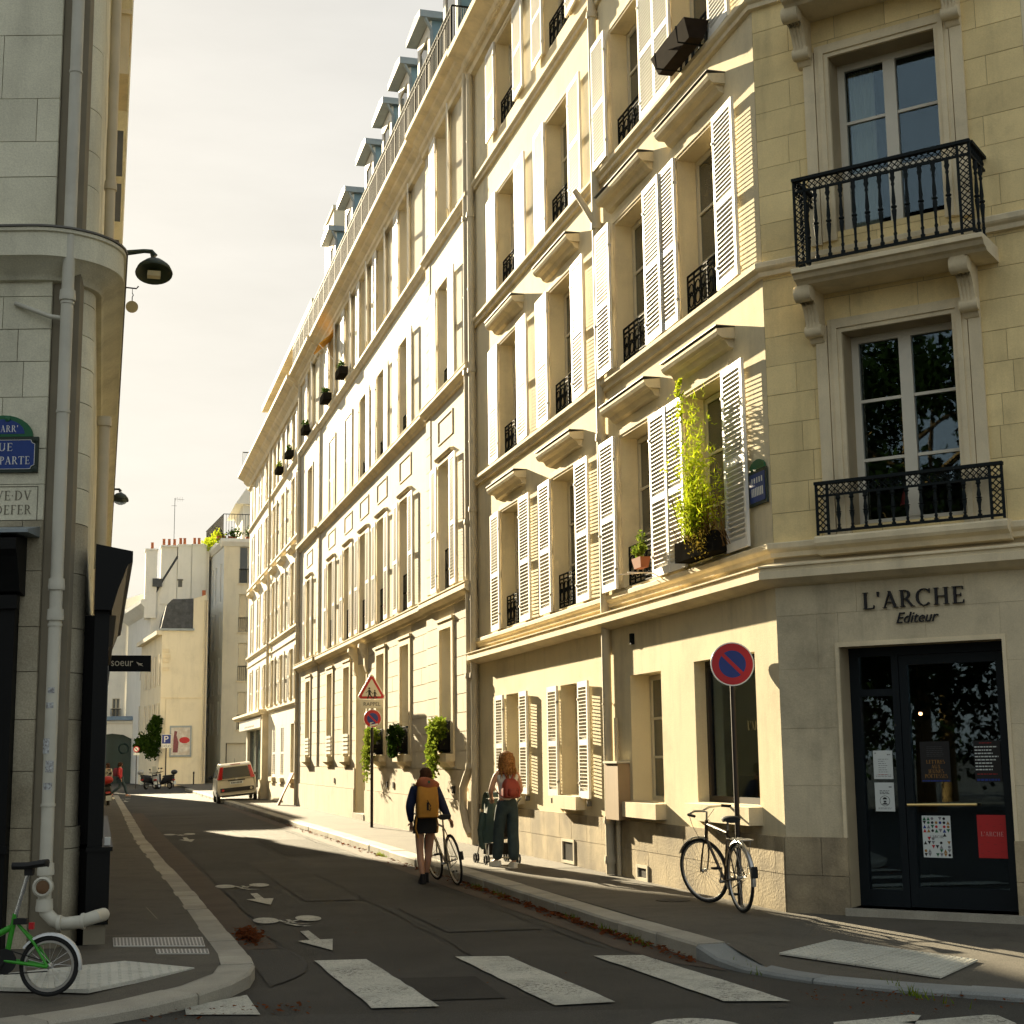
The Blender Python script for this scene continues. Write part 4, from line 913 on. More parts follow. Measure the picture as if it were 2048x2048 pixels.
for ya, yb, zt_ in ((53.6,56.0,22.4),):
    mb = MB(); mb.box(FX+1.25,FX+3.0,ya,yb,15.6,zt_); mb.box(FX+1.2,FX+3.05,ya-.08,yb+.08,zt_+.002,zt_+.14); ch = mb.build('chimney', m_stucco_c, bc)
    mb = MB()
    for q in (.3,.7): mb.lathe((FX+2.3,lerp(ya,yb,q),zt_+.14), [(.13,0),(.11,.45),(.13,.5)], 10)
    mb.build('chimney_pot', m_terra, ch)
# upper windows
for fi, (a, b) in enumerate(CF):
    for ci, c in enumerate(CW):
        s0, s1 = c-.6, c+.6; bay = any(p < c < q for p, q in BAY); dz = .05 if bay else 0
        window(FD, bc, s0+.02, s1-.02, a+.01, b-.02, -.25, 3, split=ci == 6)
        w_ = .585; h = b-a
        mb = MB(FD); ww = .09; d = dz
        mb.box(s0-ww,s0-.004,d,d+.03,a,b+ww); mb.box(s1+.004,s1+ww,d,d+.03,a,b+ww); mb.box(s0-.004,s1+.004,d,d+.029,b+.004,b+ww); mb.build('window_surround', m_trim, bc)
        if fi == 1 and ci == 0: continue
        if fi == 1 and ci in (1, 2):   # these pairs are closed
            shutter(FD, bc, s0+.01, a, w_, h, 1, dz-.01, 0., 38); shutter(FD, bc, s1-.01, a, w_, h, -1, dz-.01, 0., 38)
        else:
            an = R.uniform(1.5,4); an2 = R.uniform(2,7)
            if fi == 2: an, an2 = R.uniform(3,16), R.uniform(-2.5,-.8)
            shutter(FD, bc, s0+.03, a, w_, h, -1, .055+dz, rad(an), 38); shutter(FD, bc, s1-.03, a, w_, h, 1, .075+dz, rad(-an2*.3 if fi < 2 else an2), 38)
        mb = MB(FD); n = 9
        if fi < 2:
            for k in range(n+1): x = lerp(s0+.02, s1-.02, k/n); mb.box(x-.008,x+.008,-.08,-.064,a+.02,a+.86 if fi == 0 else a+.5)
            for z in (a+.05,a+(.45 if fi == 0 else .25),a+(.86 if fi == 0 else .5)): mb.box(s0+.01,s1-.01,-.084,-.06,z-.012,z+.012)
            mb.build('window_railing', m_iron, bc)
        if fi == 0:
            mb = MB(FD); z0, z1 = 8.16, 8.68; t = .035
            mb.box(s0-.08,s0-.08+t,dz,dz+.02,z0,z1); mb.box(s1+.08-t,s1+.08,dz,dz+.02,z0,z1); mb.box(s0-.08+t,s1+.08-t,dz,dz+.019,z1-t,z1); mb.box(s0-.08+t,s1+.08-t,dz,dz+.019,z0,z0+t); mb.build('wall_panel', m_trim, bc)
            mb = MB(FD); mb.moulding(s0-.12, s1+.12, [(dz,b+.10),(dz+.06,b+.11),(dz+.09,b+.16),(dz,b+.18)]); mb.build('window_hood', m_trim, bc)
# ground-floor windows, sills, door
for i, (s0, s1, a, b, rv) in enumerate(cgf[:-1]):
    dz = .05 if i in (0, 5) else 0
    mb = MB(FD); w = .16; d = dz+.0
    mb.box(s0-w,s0-.004,d,d+.06,a-.02,b+w); mb.box(s1+.004,s1+w,d,d+.06,a-.02,b+w); mb.box(s0-.004,s1+.004,d,d+.059,b+.004,b+w); mb.box(s0-w-.03,s1+w+.03,d,d+.085,b+w+.002,b+w+.06); mb.build('window_surround', m_trim, bc)
    window(FD, bc, s0+.01, s1-.01, a+.02, b-.01, -rv+.02, 3, split=i >= 4)
    mb = MB(FD)
    for k in range(11 if i >= 2 else 7): z = b-.05-k*.055; mb.box(s0+.02,s1-.02,-rv+.075,-rv+.10,z-.045,z)
    mb.build('roller_shutter', m_cream_paint, bc)
    box_c(FD, 'window_sill', m_trim, bc, (s0-.14,s1+.14,dz,dz+.20,a-.17,a-.02))
    mb = MB(FD); mb.prism([(s0-.02,dz,a-.172),(s0-.02,dz+.18,a-.172),(s0-.02,dz,a-.30)], [(s1+.02,dz,a-.172),(s1+.02,dz+.18,a-.172),(s1+.02,dz,a-.30)]); mb.build('sill_corbel', m_trim, bc)
    mb = MB(FD)
    if i < 3:
        for k in range(5): z = a+.06+k*.115; mb.box(s0+.02,s1-.02,.06+dz,.085+dz,z,z+.075)
        for x in (s0+.02,(s0+s1)/2,s1-.02): mb.box(x-.015,x+.015,.035+dz,.058+dz,a,a+.62)
        mb.build('window_guard', m_white, bc)
    else:
        for k in range(13): x = lerp(s0+.02, s1-.02, k/12); mb.box(x-.008,x+.008,.07+dz,.086+dz,a,a+.62)
        for z in (a+.03,a+.6): mb.box(s0,s1,.066+dz,.09+dz,z,z+.02)
        mb.build('window_guard', m_iron, bc)
s0, s1, a, b, rv = cgf[-1]
mb = MB(FD); mb.box(s0,s1,-.42,-.36,.29,3.3); mb.box(s0,s1,-.42,-.37,3.36,b); mb.box(s0,s1,-.42,-.30,3.302,3.358); dr = mb.build('entrance_door', mat('putty_door_paint', (.50,.44,.30), .5, .06, 3), bc)
mb = MB(FD)
for x0, x1 in ((s0+.12,39.33),(39.41,s1-.12)):
    for z0, z1 in ((.45,1.3),(1.42,3.1)): mb.box(x0,x1,-.36,-.335,z0,z1)
mb.build('door_panel', MATS['putty_door_paint'], dr)
mb = MB(FD); mb.lathe((39.5,-.33,1.35), [(.03,0),(.035,.03),(0.01,.04)], 10, (0,1,0)); mb.build('door_knob', m_gold, dr)
box_c(FD, 'door_step', m_kerb, bc, (38.5,40.24,-.42,.12,.05,.285))
for y in (38.42,40.12):
    mb = MB(FD); pr = [(0,4.68),(.26,4.68),(.27,4.58),(.20,4.45),(.12,4.30),(.11,4.1),(.06,3.95),(0,3.9)]; mb.moulding(y, y+.2, pr); mb.build('console', m_trim, bc)
mb = MB(FD); mb.box(38.46,38.6,0,.05,.29,3.9); mb.box(40.14,40.28,0,.05,.29,3.9); mb.build('door_pilaster', m_trim, bc)
# down pipes at both ends, with the stepped soil stack at the near one
pipe_run('down_pipe', [(FX-.12,26.86,15.2),(FX-.12,26.86,1.55),(FX-.16,27.02,1.35),(FX-.18,27.22,1.15),(FX-.18,27.25,.78),(FX-.14,27.12,.45),(FX-.10,26.98,.30)], .075, m_pipe, bc, [(FX-.12,26.86,z) for z in (12.1,9.0,6.1,3.2,1.55)], straps=[(FX-.12,26.86,z) for z in (13.5,10.5,7.5,4.4,2.2)])
pipe_run('down_pipe', [(FX-.12,52.25,15.2),(FX-.12,52.25,.15)], .07, m_pipe, bc, [(FX-.12,52.25,z) for z in (12.,9.,6.,3.)])
mb = MB(FD); mb.box(30.6,30.9,.10,.16,.14,1.32); mb.build('notice_box', m_cream_paint, bc)
# ================================================================ NEXT BUILDING (six bays, mansard set back)
be = thing('six_bay_building', 'pale six-bay building with white shutters and a corner shop beyond the long facade', 'building', (FX+2,62,.13))
E0, E1 = 52.42, 72.0
EW = [70.1,67.1,63.75,60.75,57.7,54.5]; EF = [(3.88,5.72),(6.58,8.90),(9.85,12.1),(12.82,14.6)]
eops = [(c-.55,c+.55,a,b) for c in EW for a, b in EF]+[(c-.5,c+.5,1.05,3.0) for c in (60.3,57.5,54.4)]+[(63.3,71.5,.2,3.05,.25)]
mb = MB(FD); mb.wall(E0, E1, .1, 15.0, eops); mb.build('facade_wall', m_stucco_c, be)
mb = MB(); X1 = FX+10
for y in (E0, E1): mb.poly([(FX,y,.1),(X1,y,.1),(X1,y,15.4),(FX,y,15.4)])
mb.poly([(X1,E0,.1),(X1,E1,.1),(X1,E1,15.4),(X1,E0,15.4)]); mb.poly([(FX,E0,15.45),(X1,E0,15.45),(X1,E1,15.45),(FX,E1,15.45)]); mb.build('rear_walls', m_stucco_c, be)
mb = MB(FD)
for z, d, h in ((3.62,.10,.16),(6.35,.10,.17),(9.62,.10,.17),(12.58,.10,.15)): mb.moulding(E0, E1, [(-.01,z),(d*.6,z+.03),(d,z+h*.6),(d,z+h),(-.01,z+h+.02)])
mb.box(E0,E1,0,.04,6.05,6.10); mb.build('sill_course', m_trim, be)
mb = MB(FD); mb.moulding(E0, E1+.3, [(-.01,14.72),(.10,14.75),(.14,14.95),(.30,15.1),(.34,15.2),(.55,15.32),(.60,15.36),(.60,15.50),(-.01,15.55)]); mb.build('roof_cornice', m_trim, be)
mb = MB(); mb.box(FX+.7,X1,E0+.3,E1-2,15.5,18.25); at = mb.build('attic', m_stucco_c, be)
mb = MB(); mb.box(FX+.3,X1,E0+.2,E1-1.7,18.252,18.5); mb.build('attic_roof', m_trim, at)
for c in EW[1:]:
    mb = MB(FD); mb.box(c-.5,c+.5,-.72,-.69,16.6,18.0); mb.build('pane', m_glass_d, at)
    shutter(FD, at, c-.5, 16.6, .5, 1.4, -1, -.64, rad(5), 14); shutter(FD, at, c+.5, 16.6, .5, 1.4, 1, -.64, rad(-1), 14)
mb = MB(FD)
for k in range(60): mb.box(71.6+.0,71.62,.45-k*.06-.008,.45-k*.06+.008,15.55,16.5)
mb.box(71.59,71.63,-3,.45,16.5,16.54); mb.build('terrace_railing', m_iron, be)
for fi, (a, b) in enumerate(EF):
    for ci, c in enumerate(EW):
        s0, s1 = c-.55, c+.55
        window(FD, be, s0, s1, a, b, -.25, 2, split=False)
        mb = MB(FD); mb.box(s0-.1,s0-.004,0,.035,a,b+.1); mb.box(s1+.004,s1+.1,0,.035,a,b+.1); mb.box(s0-.004,s1+.004,0,.034,b+.004,b+.1); mb.build('window_surround', m_trim, be)
        if fi == 1:
            mb = MB(FD); mb.moulding(s0-.12, s1+.12, [(0,b+.34),(.10,b+.36),(.22,b+.48),(.22,b+.56),(0,b+.60)]); mb.build('window_hood', m_trim, be)
        if ci in (0, 1) and fi < 4:
            shutter(FD, be, s0+.01, a, .54, b-a, 1, -.01, 0., 26); shutter(FD, be, s1-.01, a, .54, b-a, -1, -.01, 0., 26)
        else:
            shutter(FD, be, s0+.02, a, .53, b-a, -1, .05, rad(R.uniform(2,5)), 26); shutter(FD, be, s1-.02, a, .53, b-a, 1, .07, rad(R.uniform(-2,-.5)), 26)
for c in (60.3,57.5,54.4):
    window(FD, be, c-.5, c+.5, 1.05, 3.0, -.25, 2, split=False); box_c(FD, 'window_sill', m_trim, be, (c-.6,c+.6,0,.15,.88,1.04))
    if c > 55: shutter(FD, be, c-.5, 1.05, .5, 1.95, 1, -.02, 0., 22); shutter(FD, be, c+.5, 1.05, .5, 1.95, -1, -.02, 0., 22)
box_c(FD, 'plinth', m_trim, be, (E0,62.4,0,.05,.1,.80))
mb = MB(FD); mb.box(62.5,62.95,0,.25,.13,3.6); mb.box(62.3,63.1,0,.32,.13,.9); mb.build('shop_pier', m_trim, be)
mb = MB(FD); mb.moulding(62.45, 75.0, [(-.3,3.55),(.30,3.58),(.42,3.68),(.42,3.78),(-.3,3.82)]); mb.build('shop_cornice', m_trim, be)
m_sw = mat('shop_fascia_white', (.74,.71,.64), .5, .04)
box_c(FD, 'shop_fascia', m_sw, be, (63.0,72.8,.02,.28,3.06,3.5))
mb = MB(FD)
for k in range(10): x = 70-.45*k; mb.box(x-.3,x,.281,.284,3.14,3.22)
mb.build('fascia_lettering', m_ink, be)
mb = MB(FD); mb.box(63.3,71.5,-.22,-.2,.5,3.05); sh_ = mb.build('shop_window', mat('shop_glass_green', (.16,.22,.20), .1, .05, spec=.8), be)
mb = MB(FD)
for x in (63.35,66,68.7,71.4): mb.box(x-.05,x+.05,-.2,-.12,.2,3.05)
mb.box(63.3,71.5,-.2,-.13,.2,.5); mb.build('shop_frame', m_lead, sh_)
for y in (62.2,): pipe_run('down_pipe', [(FX-.1,y,14.7),(FX-.1,y,3.9)], .06, m_pipe, be)
# ================================================================ LEFT CORNER BUILDING (grey stone, rounded corner)
FA = Fr(VV*13.16, UV, -VV)
CU, CDP, CR = -4.35, 13.56, .40
CC = UV*CU+VV*CDP; XW = CC.x+CR                    # street wall plane
ba = thing('grey_stone_building', 'grey stone building with rounded corner and black shopfronts at the left', 'building', (-3,16,.12))
YA1, HA = 54.2, 12.1
def corner_pt(off, t):
    "t 0..1 round the corner from the front normal to the street normal"
    a0 = math.atan2((-VV).y, (-VV).x); a1 = a0+rad(105.5); a = lerp(a0, a1, t); return Vector((CC.x+(CR+off)*math.cos(a), CC.y+(CR+off)*math.sin(a), 0))
def around(off, y1=YA1, n=14, s0=-30.):
    p0 = FA((s0, off, 0)); return [p0]+[corner_pt(off, k/n) for k in range(n+1)]+[Vector((XW+off, y1, 0))]
def sweep(name, prof, m, parent, **k):
    mb = MB(); rows = [[mb.pt((p.x, p.y, z)) for p in around(d, **k)] for d, z in prof]; n = len(prof)
    for i in range(n):
        a, b = rows[i], rows[(i+1)%n]
        for j in range(len(a)-1): mb.face((a[j], a[j+1], b[j+1], b[j]))
    mb.face([r[0] for r in rows]); mb.face([r[-1] for r in rows][::-1]); return mb.build(name, m, parent, smooth=True)
# core: mortar-coloured wall just behind the blocks, and the rest of the shell
mb = MB()
P = around(-.03); lo = [mb.pt((p.x,p.y,.1)) for p in P]; hi = [mb.pt((p.x,p.y,HA)) for p in P]
for j in range(len(P)-1): mb.face((lo[j], lo[j+1], hi[j+1], hi[j]))
f0 = FA((-30,-.03,0)); bk = [Vector((XW-.03,YA1,0)), Vector((-14,YA1,0)), Vector((f0.x,f0.y+6,0)), f0]
for a, b in zip(bk, bk[1:]): mb.poly([(a.x,a.y,.1),(b.x,b.y,.1),(b.x,b.y,HA),(a.x,a.y,HA)])
mb.face(hi+[mb.pt((-14,YA1,HA)), mb.pt((f0.x,f0.y+6,HA))][0:2]); mb.build('core_wall', m_grey_dark, ba)
rg = random.Random(5)
zc = [.12,.95,1.14,1.63,2.08,2.50,2.90,3.40,3.86,4.19,4.52,5.0,5.336,5.643,5.955,6.12,6.56,7.12,7.47,7.90,8.54,9.2,9.85,10.5,11.2,12.0]
blocks(FA, ba, -9, -4.225, zc[8:], .95, [(-12,-4.41,.1,3.80)], m_grey_stone, -.03, 0., .007, rng=rg)
blocks(FA, ba, -9, -4.225, zc[:9], .95, [(-12,-4.41,.1,3.80)], m_grey_low, -.03, 0., .007, rng=rg)
mb = MB(FA); mb.box(-9,-4.24,-.02,.012,6.56,6.60); mb.build('plinth_course', m_grey_stone, ba)
# rounded corner: one curved stone per course
for z0, z1 in zip(zc, zc[1:]):
    mb = MB(); n = 9; t0, t1 = .36, 1.0; g = .004; A = []; off = rg.uniform(-.002,.002)+(.025 if z1 < 1.2 else 0)
    for k in range(n+1):
        t = lerp(t0, t1, k/n); p, q = corner_pt(off, t), corner_pt(-.06, t); A.append((mb.pt((p.x,p.y,z0+g)), mb.pt((p.x,p.y,z1-g)), mb.pt((q.x,q.y,z1-g)), mb.pt((q.x,q.y,z0+g))))
    for a, b in zip(A, A[1:]):
        for j in range(4): mb.face((a[j], b[j], b[(j+1)%4], a[(j+1)%4]))
    mb.face(A[0]); mb.face(A[-1][::-1]); mb.build('curved_block', m_grey_stone if z1 > 3.9 else m_grey_low, ba, smooth=True)
FS = Fr((XW,0,0), (0,1,0), (1,0,0))       # street side
blocks(FS, ba, corner_pt(0,1).y+.01, 24, zc[6:], 1.3, [], m_grey_stone, -.03, 0., .007, rng=rg)
# ledge, roof cornice
sweep('stone_ledge', [(-.05,6.08),(.05,6.10),(.08,6.16),(.16,6.20),(.19,6.24),(.25,6.27),(.25,6.49),(.27,6.50),(.27,6.53),(-.05,6.58)], m_grey_stone, ba)
sweep('lead_capping', [(.2,6.535),(.285,6.535),(.285,6.552),(.2,6.575)], m_lead, ba)
sweep('roof_cornice', [(-.05,11.6),(.08,11.65),(.12,11.8),(.28,11.9),(.30,12.1),(-.05,12.15)], m_grey_stone, ba)
mb = MB(FA); mb.box(-4.22,-3.98,-.16,-.04,.12,HA); mb.build('channel', m_grey_dark, ba)  # dark mortar tone here stands in for the shadow in the recess
# down pipe in the channel
pc = lambda z, u=-4.045, dp=13.04: UV*u+VV*dp+Vector((0,0,z))
dpipe = pipe_run('down_pipe', [pc(11.8),pc(6.0),pc(.80),pc(.55),pc(.44,-4.03),pc(.37,-3.96),pc(.345,-3.86,13.02),pc(.36,-3.72,13.0),pc(.40,-3.60,13.02),pc(.40,-3.58,13.2)], .056, m_pipe_grey, ba,
    [pc(z) for z in (5.92,3.26,2.99,.80,.50)], straps=[pc(z) for z in (8.1,5.85,4.83,2.9,1.34)], n=16)
for u_, z_ in ((-3.90,.35),(-3.70,.365)): MB().lathe(pc(z_, u_, 13.01), [(.066,-.016),(.070,0),(.066,.016)], 16, UV).build('pipe_collar', m_pipe_grey, dpipe, True)
mb = MB(); c = pc(.655); mb.lathe(c, [(.083,.02),(.088,.075),(.07,.085),(.062,.07)], 18, -VV); mb.build('inspection_cap', m_pipe_grey, dpipe, True)
mb = MB(); mb.lathe(c-VV*.07, [(.058,0),(.05,.008),(.015,.012)], 14, -VV); mb.build('cap_rust', mat('rusty_cap', (.16,.09,.045), .9, .2, 10), dpipe, True)
mb = MB()
for z, w, h in ((2.3,.06,.05),(2.17,.07,.05),(1.78,.10,.13),(1.62,.09,.1),(1.47,.08,.06)):
    u = -4.045+rg.uniform(-.01,.01)
    for k in range(5):
        a, b = lerp(-.5,.5,k/5), lerp(-.5,.5,(k+1)/5)
        def pp(t, zz): an = t*w/.056; return pc(zz, u+.0575*math.sin(an), 13.04-.0575*math.cos(an))
        mb.poly([pp(a,z),pp(b,z),pp(b,z+h),pp(a,z+h)])
mb.build('sticker_scraps', mat('sticker_paper', (.50,.52,.52), .7, .35, 60, col2=(.25,.24,.24)), dpipe)
pipe_run('overflow_pipe', [UV*-4.55+VV*13.13+Vector((0,0,5.88)), UV*-4.2+VV*13.06+Vector((0,0,5.73)), pc(5.70)], .022, m_pipe_grey, ba)
# upper pipes and shutters along the street side (seen edge-on)
pipe_run('down_pipe', [(XW+.09,16.2,11.7),(XW+.09,16.2,6.6)], .055, m_pipe, ba, [(XW+.09,16.2,8.0)])
pipe_run('down_pipe', [(XW+.11,16.0,5.3),(XW+.11,16.0,3.7)], .06, m_pipe, ba, [(XW+.11,16.0,5.28)])
mb = MB(FS); mb.box(19.4,20.6,0,.26,10.85,11.70); mb.box(19.35,20.65,0,.28,11.70,11.76); mb.build('window_box', m_trim, ba)
for y, z, h, w in ((20.2,9.72,.66,.22),(22.5,9.9,.6,.22),(26.5,9.6,1.4,.22),(31,9.4,1.4,.22)): box_c(FS, 'shutter', m_lead, ba, (y,y+.03,.0,w,z,z+h))
# black shopfronts
mb = MB(FA)
mb.box(-9,-4.41,-.02,.06,.12,3.2); mb.box(-4.62,-4.41,.06,.10,.12,3.05); mb.box(-4.64,-4.385,.06,.13,.93,1.0); mb.box(-4.64,-4.385,.06,.14,3.05,3.17); sf1 = mb.build('black_shopfront', m_black, ba)
mb = MB(FA); mb.moulding(-9,-4.36,[(.0,3.17),(.15,3.2),(.20,3.35),(.26,3.50),(.30,3.56),(.30,3.66),(.0,3.70)]); mb.build('shopfront_cornice', m_black, sf1)
mb = MB(FA); mb.prism([(-9,0,3.702),(-9,.33,3.702),(-9,.33,3.73),(-9,0,3.80)], [(-4.25,0,3.702),(-4.25,.33,3.702),(-4.25,.33,3.73),(-4.25,0,3.80)]); mb.build('zinc_flashing', m_zinc, sf1)
pane(FA, sf1, -8.8, -4.66, .95, 2.95, .062, m_glass_d)
mb = MB(FS); X0 = .12-XW
XU = .05-XW; mb.box(13.94,14.4,.09,XU,.96,3.06); mb.box(14.4,22.0,-.05,XU,.96,3.06); mb.box(13.92,14.4,.09,X0,.29,.92); mb.box(14.4,22.0,-.05,X0,.29,.92); mb.box(13.90,22.0,.08,X0+.02,.92,.958); mb.box(21.7,22,XU,XU+.02,.96,3.06); sf2 = mb.build('black_shopfront', m_black, ba)
mb = MB(FS); mb.box(13.95,22,.08,X0-.02,.12,.29); mb.build('shopfront_base', m_grey_dark, sf2)
mb = MB(FS); mb.moulding(13.84,22.05,[(.08,3.06),(XU+.02,3.06),(XU+.07,3.25),(X0+.08,3.48),(X0+.12,3.50),(X0+.12,3.60),(.08,3.66)]); mb.build('shopfront_cornice', m_black, sf2)
mb = MB(FS); mb.moulding(14.3,22.0,[(XU-.02,2.75),(XU+.04,2.78),(XU+.06,3.05),(XU-.02,3.06)]); mb.build('awning_box', mat('gilt_brown', (.055,.04,.02), .5, .1), sf2)
for y0, y1 in ((14.5,18.0),(18.1,21.6)): pane(FS, sf2, y0, y1, 1.0, 2.6, XU+.002, m_glass_d)
mb = MB(FS); mb.box(14.15,14.22,XU+.02,XU+.07,.96,1.03); mb.build('cup_holder', m_white_e, sf2)
# roundel on the shop window edge, left frame border
# street name plates
sp = thing('street_name_plates', 'blue enamel street plate with arched district plate on the grey stone wall', 'sign', FA((-4.616,.0,4.29)))
box_c(FA, 'frame', m_dgreen, sp, (-4.945,-4.287,.004,.03,4.295,4.622))
mb = MB(FA); a0, a1, b0, b1 = -4.915,-4.317,4.325,4.592; r = .035
pts = []
for cx, cz, st in ((a1,b0,90),(a1,b1,180),(a0,b1,270),(a0,b0,0)):
    pts += [(cx+r*math.cos(rad(st+q)) , cz+r*math.sin(rad(st+q))) for q in ((90,67,45,22,0))]
mb.prism([(x,.0305,z) for x, z in pts], [(x,.035,z) for x, z in pts]); en = mb.build('enamel', m_blue, sp)
mb = MB(FA)
for k in range(len(pts)):
    a, b = Vector((pts[k][0],.0355,pts[k][1])), Vector((pts[(k+1)%len(pts)][0],.0355,pts[(k+1)%len(pts)][1])); mb.tube([a, b], .0028, 4)
mb.build('enamel_border', m_white_e, sp)
mb = MB(FA)
for x in (-4.918,-4.314):
    for z in (4.322,4.595): mb.lathe((x,.03,z), [(.028,0),(.026,.008),(.012,.012)], 12, (0,1,0)); mb.lathe((x,.04,z), [(.011,0),(.009,.006)], 8, (0,1,0))
mb.build('rosette', m_dgreen, sp, True)
serif('lettering', 'RUE', .072, m_white_e, sp, FA((-4.616,.0352,4.492)), UV, (0,0,1), .0015, width=.20, center=True)
serif('lettering', 'BONAPARTE', .072, m_white_e, sp, FA((-4.616,.0352,4.368)), UV, (0,0,1), .0015, width=.52, center=True)
def arch(w, z0, h, d0, d1, m, name):
    A = [(-4.616+w*math.cos(q*math.pi/14), z0+h*math.sin(q*math.pi/14)) for q in range(15)]; mb = MB(FA); mb.prism([(x,d0,z) for x, z in A], [(x,d1,z) for x, z in A]); return mb.build(name, m, sp)
arch(.275,4.626,.20,.004,.026,m_green_e,'arched_plate'); arch(.20,4.652,.135,.0265,.03,m_blue,'arched_enamel')
serif('lettering', "ARR'", .062, m_white_e, sp, FA((-4.635,.0305,4.668)), UV, (0,0,1), .0015, width=.16); serif('lettering', 'E', .035, m_white_e, sp, FA((-4.70,.0305,4.69)), UV, (0,0,1), .0015)
mb = MB(FA); mb.lathe((-4.575,.026,4.79), [(.026,0),(.024,.014),(.008,.018)], 12, (0,1,0)); mb.build('boss', m_green_e, sp, True)
m_eng = mat('engraved_shadow', (.17,.155,.11), .95, .1)  # shade of the carved letters and border put into a dark colour
mb = MB(FA); mb.box(-5.6,-4.28,.001,.004,4.165,4.172); mb.box(-4.287,-4.28,.001,.004,3.86,4.164); mb.build('engraved_border', m_eng, ba)
serif('engraved_lettering', 'RVE.DV', .085, m_eng, ba, FA((-4.74,.001,4.045)), UV, (0,0,1), .002, width=.40)
serif('engraved_lettering', 'DEFER', .085, m_eng, ba, FA((-4.665,.001,3.915)), UV, (0,0,1), .002, width=.33)
# ---------------------------------------------------------------- projecting sign, lamps, hanging disc
t = thing('projecting_shop_sign', 'small black projecting shop sign reading soeur with a bird', 'sign', (.05,17.3,2.7))
mb = MB(); mb.box(.04,.53,17.28,17.32,2.705,2.885); mb.build('board', m_black, t); mb = MB(); mb.box(-.1,.04,17.29,17.31,2.83,2.85); mb.box(-.1,.04,17.29,17.31,2.73,2.75); mb.build('bracket', m_iron, t)
m_lt = mat('pale_lettering', (.62,.56,.42), .7, 0)
plain('lettering', 'soeur', .058, m_lt, t, (.095,17.279,2.765), (1,0,0), (0,0,1), .002, width=.24)
mb = MB(); bx, bz = .40, 2.79
mb.poly([(bx-.03,17.278,bz+.025),(bx-.005,17.278,bz+.012),(bx+.03,17.278,bz-.012),(bx+.05,17.278,bz-.028),(bx+.02,17.278,bz-.018),(bx-.005,17.278,bz-.012),(bx-.02,17.278,bz+.004)]); mb.poly([(bx-.005,17.2778,bz-.012),(bx+.0,17.2778,bz-.012),(bx-.004,17.2778,bz-.03)]); mb.poly([(bx-.005,17.2775,bz+.008),(bx+.045,17.2775,bz+.004),(bx+.01,17.2775,bz-.012)]); mb.build('bird_emblem', m_lt, t)
def wall_lamp(label, x0, y, z, k, tilt, globe, arm):
    t = thing('wall_lamp', label, 'street lamp', (XW, y, z), group='lamps bracketed out from the grey stone building')
    hx, hz = x0, z
    mb = MB(); mb.tube([(XW,y,hz-.05*k+arm[0]),(XW+(hx-XW)*.45,y,hz+.18*k+arm[0]*.5),(hx-.16*k,y,hz+.30*k),(hx-.05*k,y,hz+.30*k),(hx,y,hz+.22*k)], [.05*k,.045*k,.035*k,.04*k,.06*k], 8); mb.build('bracket', m_dgreen, t, True)
    ax = Vector((math.sin(tilt[0]), math.sin(tilt[1]), 1)).normalized(); c = Vector((hx,y,hz))
    mb = MB(); mb.lathe(c, [(.03*k,.20*k),(.07*k,.17*k),(.16*k,.13*k),(.26*k,.02*k),(.29*k,-.06*k),(.285*k,-.075*k)], 24, ax, cap=False); mb.lathe(c, [(.281*k,-.07*k),(.2*k,-.02*k),(.01,.0)], 24, ax, cap=False); mb.build('lamp_shade', m_dgreen, t, True)
    mb = MB()
    if globe: mb.lathe(c, [(.24*k,-.07*k),(.20*k,-.16*k),(.10*k,-.22*k),(.01,-.235*k)], 20, ax, cap=False); mb.build('glass_bowl', m_glass, t, True)
    else: mb.box(hx-.10*k,hx+.10*k,y-.1*k,y+.08*k,hz-.12*k,hz-.04*k); mb.build('lamp_glass', mat('lamp_lens', (.45,.43,.30), .3, .05), t)
wall_lamp('large green wall lamp on a curved bracket against the sky', .62, 24.2, 9.72, 1.05, (0,.35), False, (.15,))
wall_lamp('smaller far wall lamp with glass bowl beside the stone facade', .34, 42.0, 8.95, .82, (.12,.1), True, (.12,))
t = thing('hanging_pulley_disc', 'small round disc hanging from an iron hook below the wall lamp', 'pulley', (XW,23,8.6))
mb = MB(); mb.tube([(XW,23,9.02),(.33,23,9.0),(.36,23,9.04)], .012, 6); mb.tube([(.27,23,9.0),(.27,23,8.92)], .005, 5); mb.tube([(.27,23,8.92),(.285,23,8.89),(.27,23,8.86),(.27,23,8.70)], .008, 5); mb.build('hook', m_iron, t); mb = MB(); mb.lathe((.27,22.99,8.70), [(.095,0),(.095,.02)], 24, (0,1,0)); mb.build('disc', mat('brass_disc', (.36,.30,.16), .6, .1), t)
# ================================================================ buildings that shade the street from the left (beyond the grey one)
bl = thing('courtyard_wall', 'low courtyard wall behind the grey stone building', 'wall', (-.5,65,0)); mb = MB(); mb.box(-.6,-.35,YA1+.1,76,0,2.4); mb.build('wall', m_grey_stone, bl); mb = MB(); mb.box(-.65,-.30,YA1+.1,76,2.402,2.5); mb.build('coping', m_grey_stone, bl)
bl = thing('far_left_building', 'plain building further down the left side of the street', 'building', (-4,85,0)); mb = MB(); mb.box(-9,-.55,76.5,95,0,11); mb.build('wall', m_stucco_c, bl); mb = MB(); mb.prism([(-9.2,76.3,11.002),(-.4,76.3,11.002),(-2,76.3,12.0),(-7,76.3,12.0)],[(-9.2,95.2,11.002),(-.4,95.2,11.002),(-2,95.2,12.0),(-7,95.2,12.0)]); mb.build('roof', m_zinc, bl)
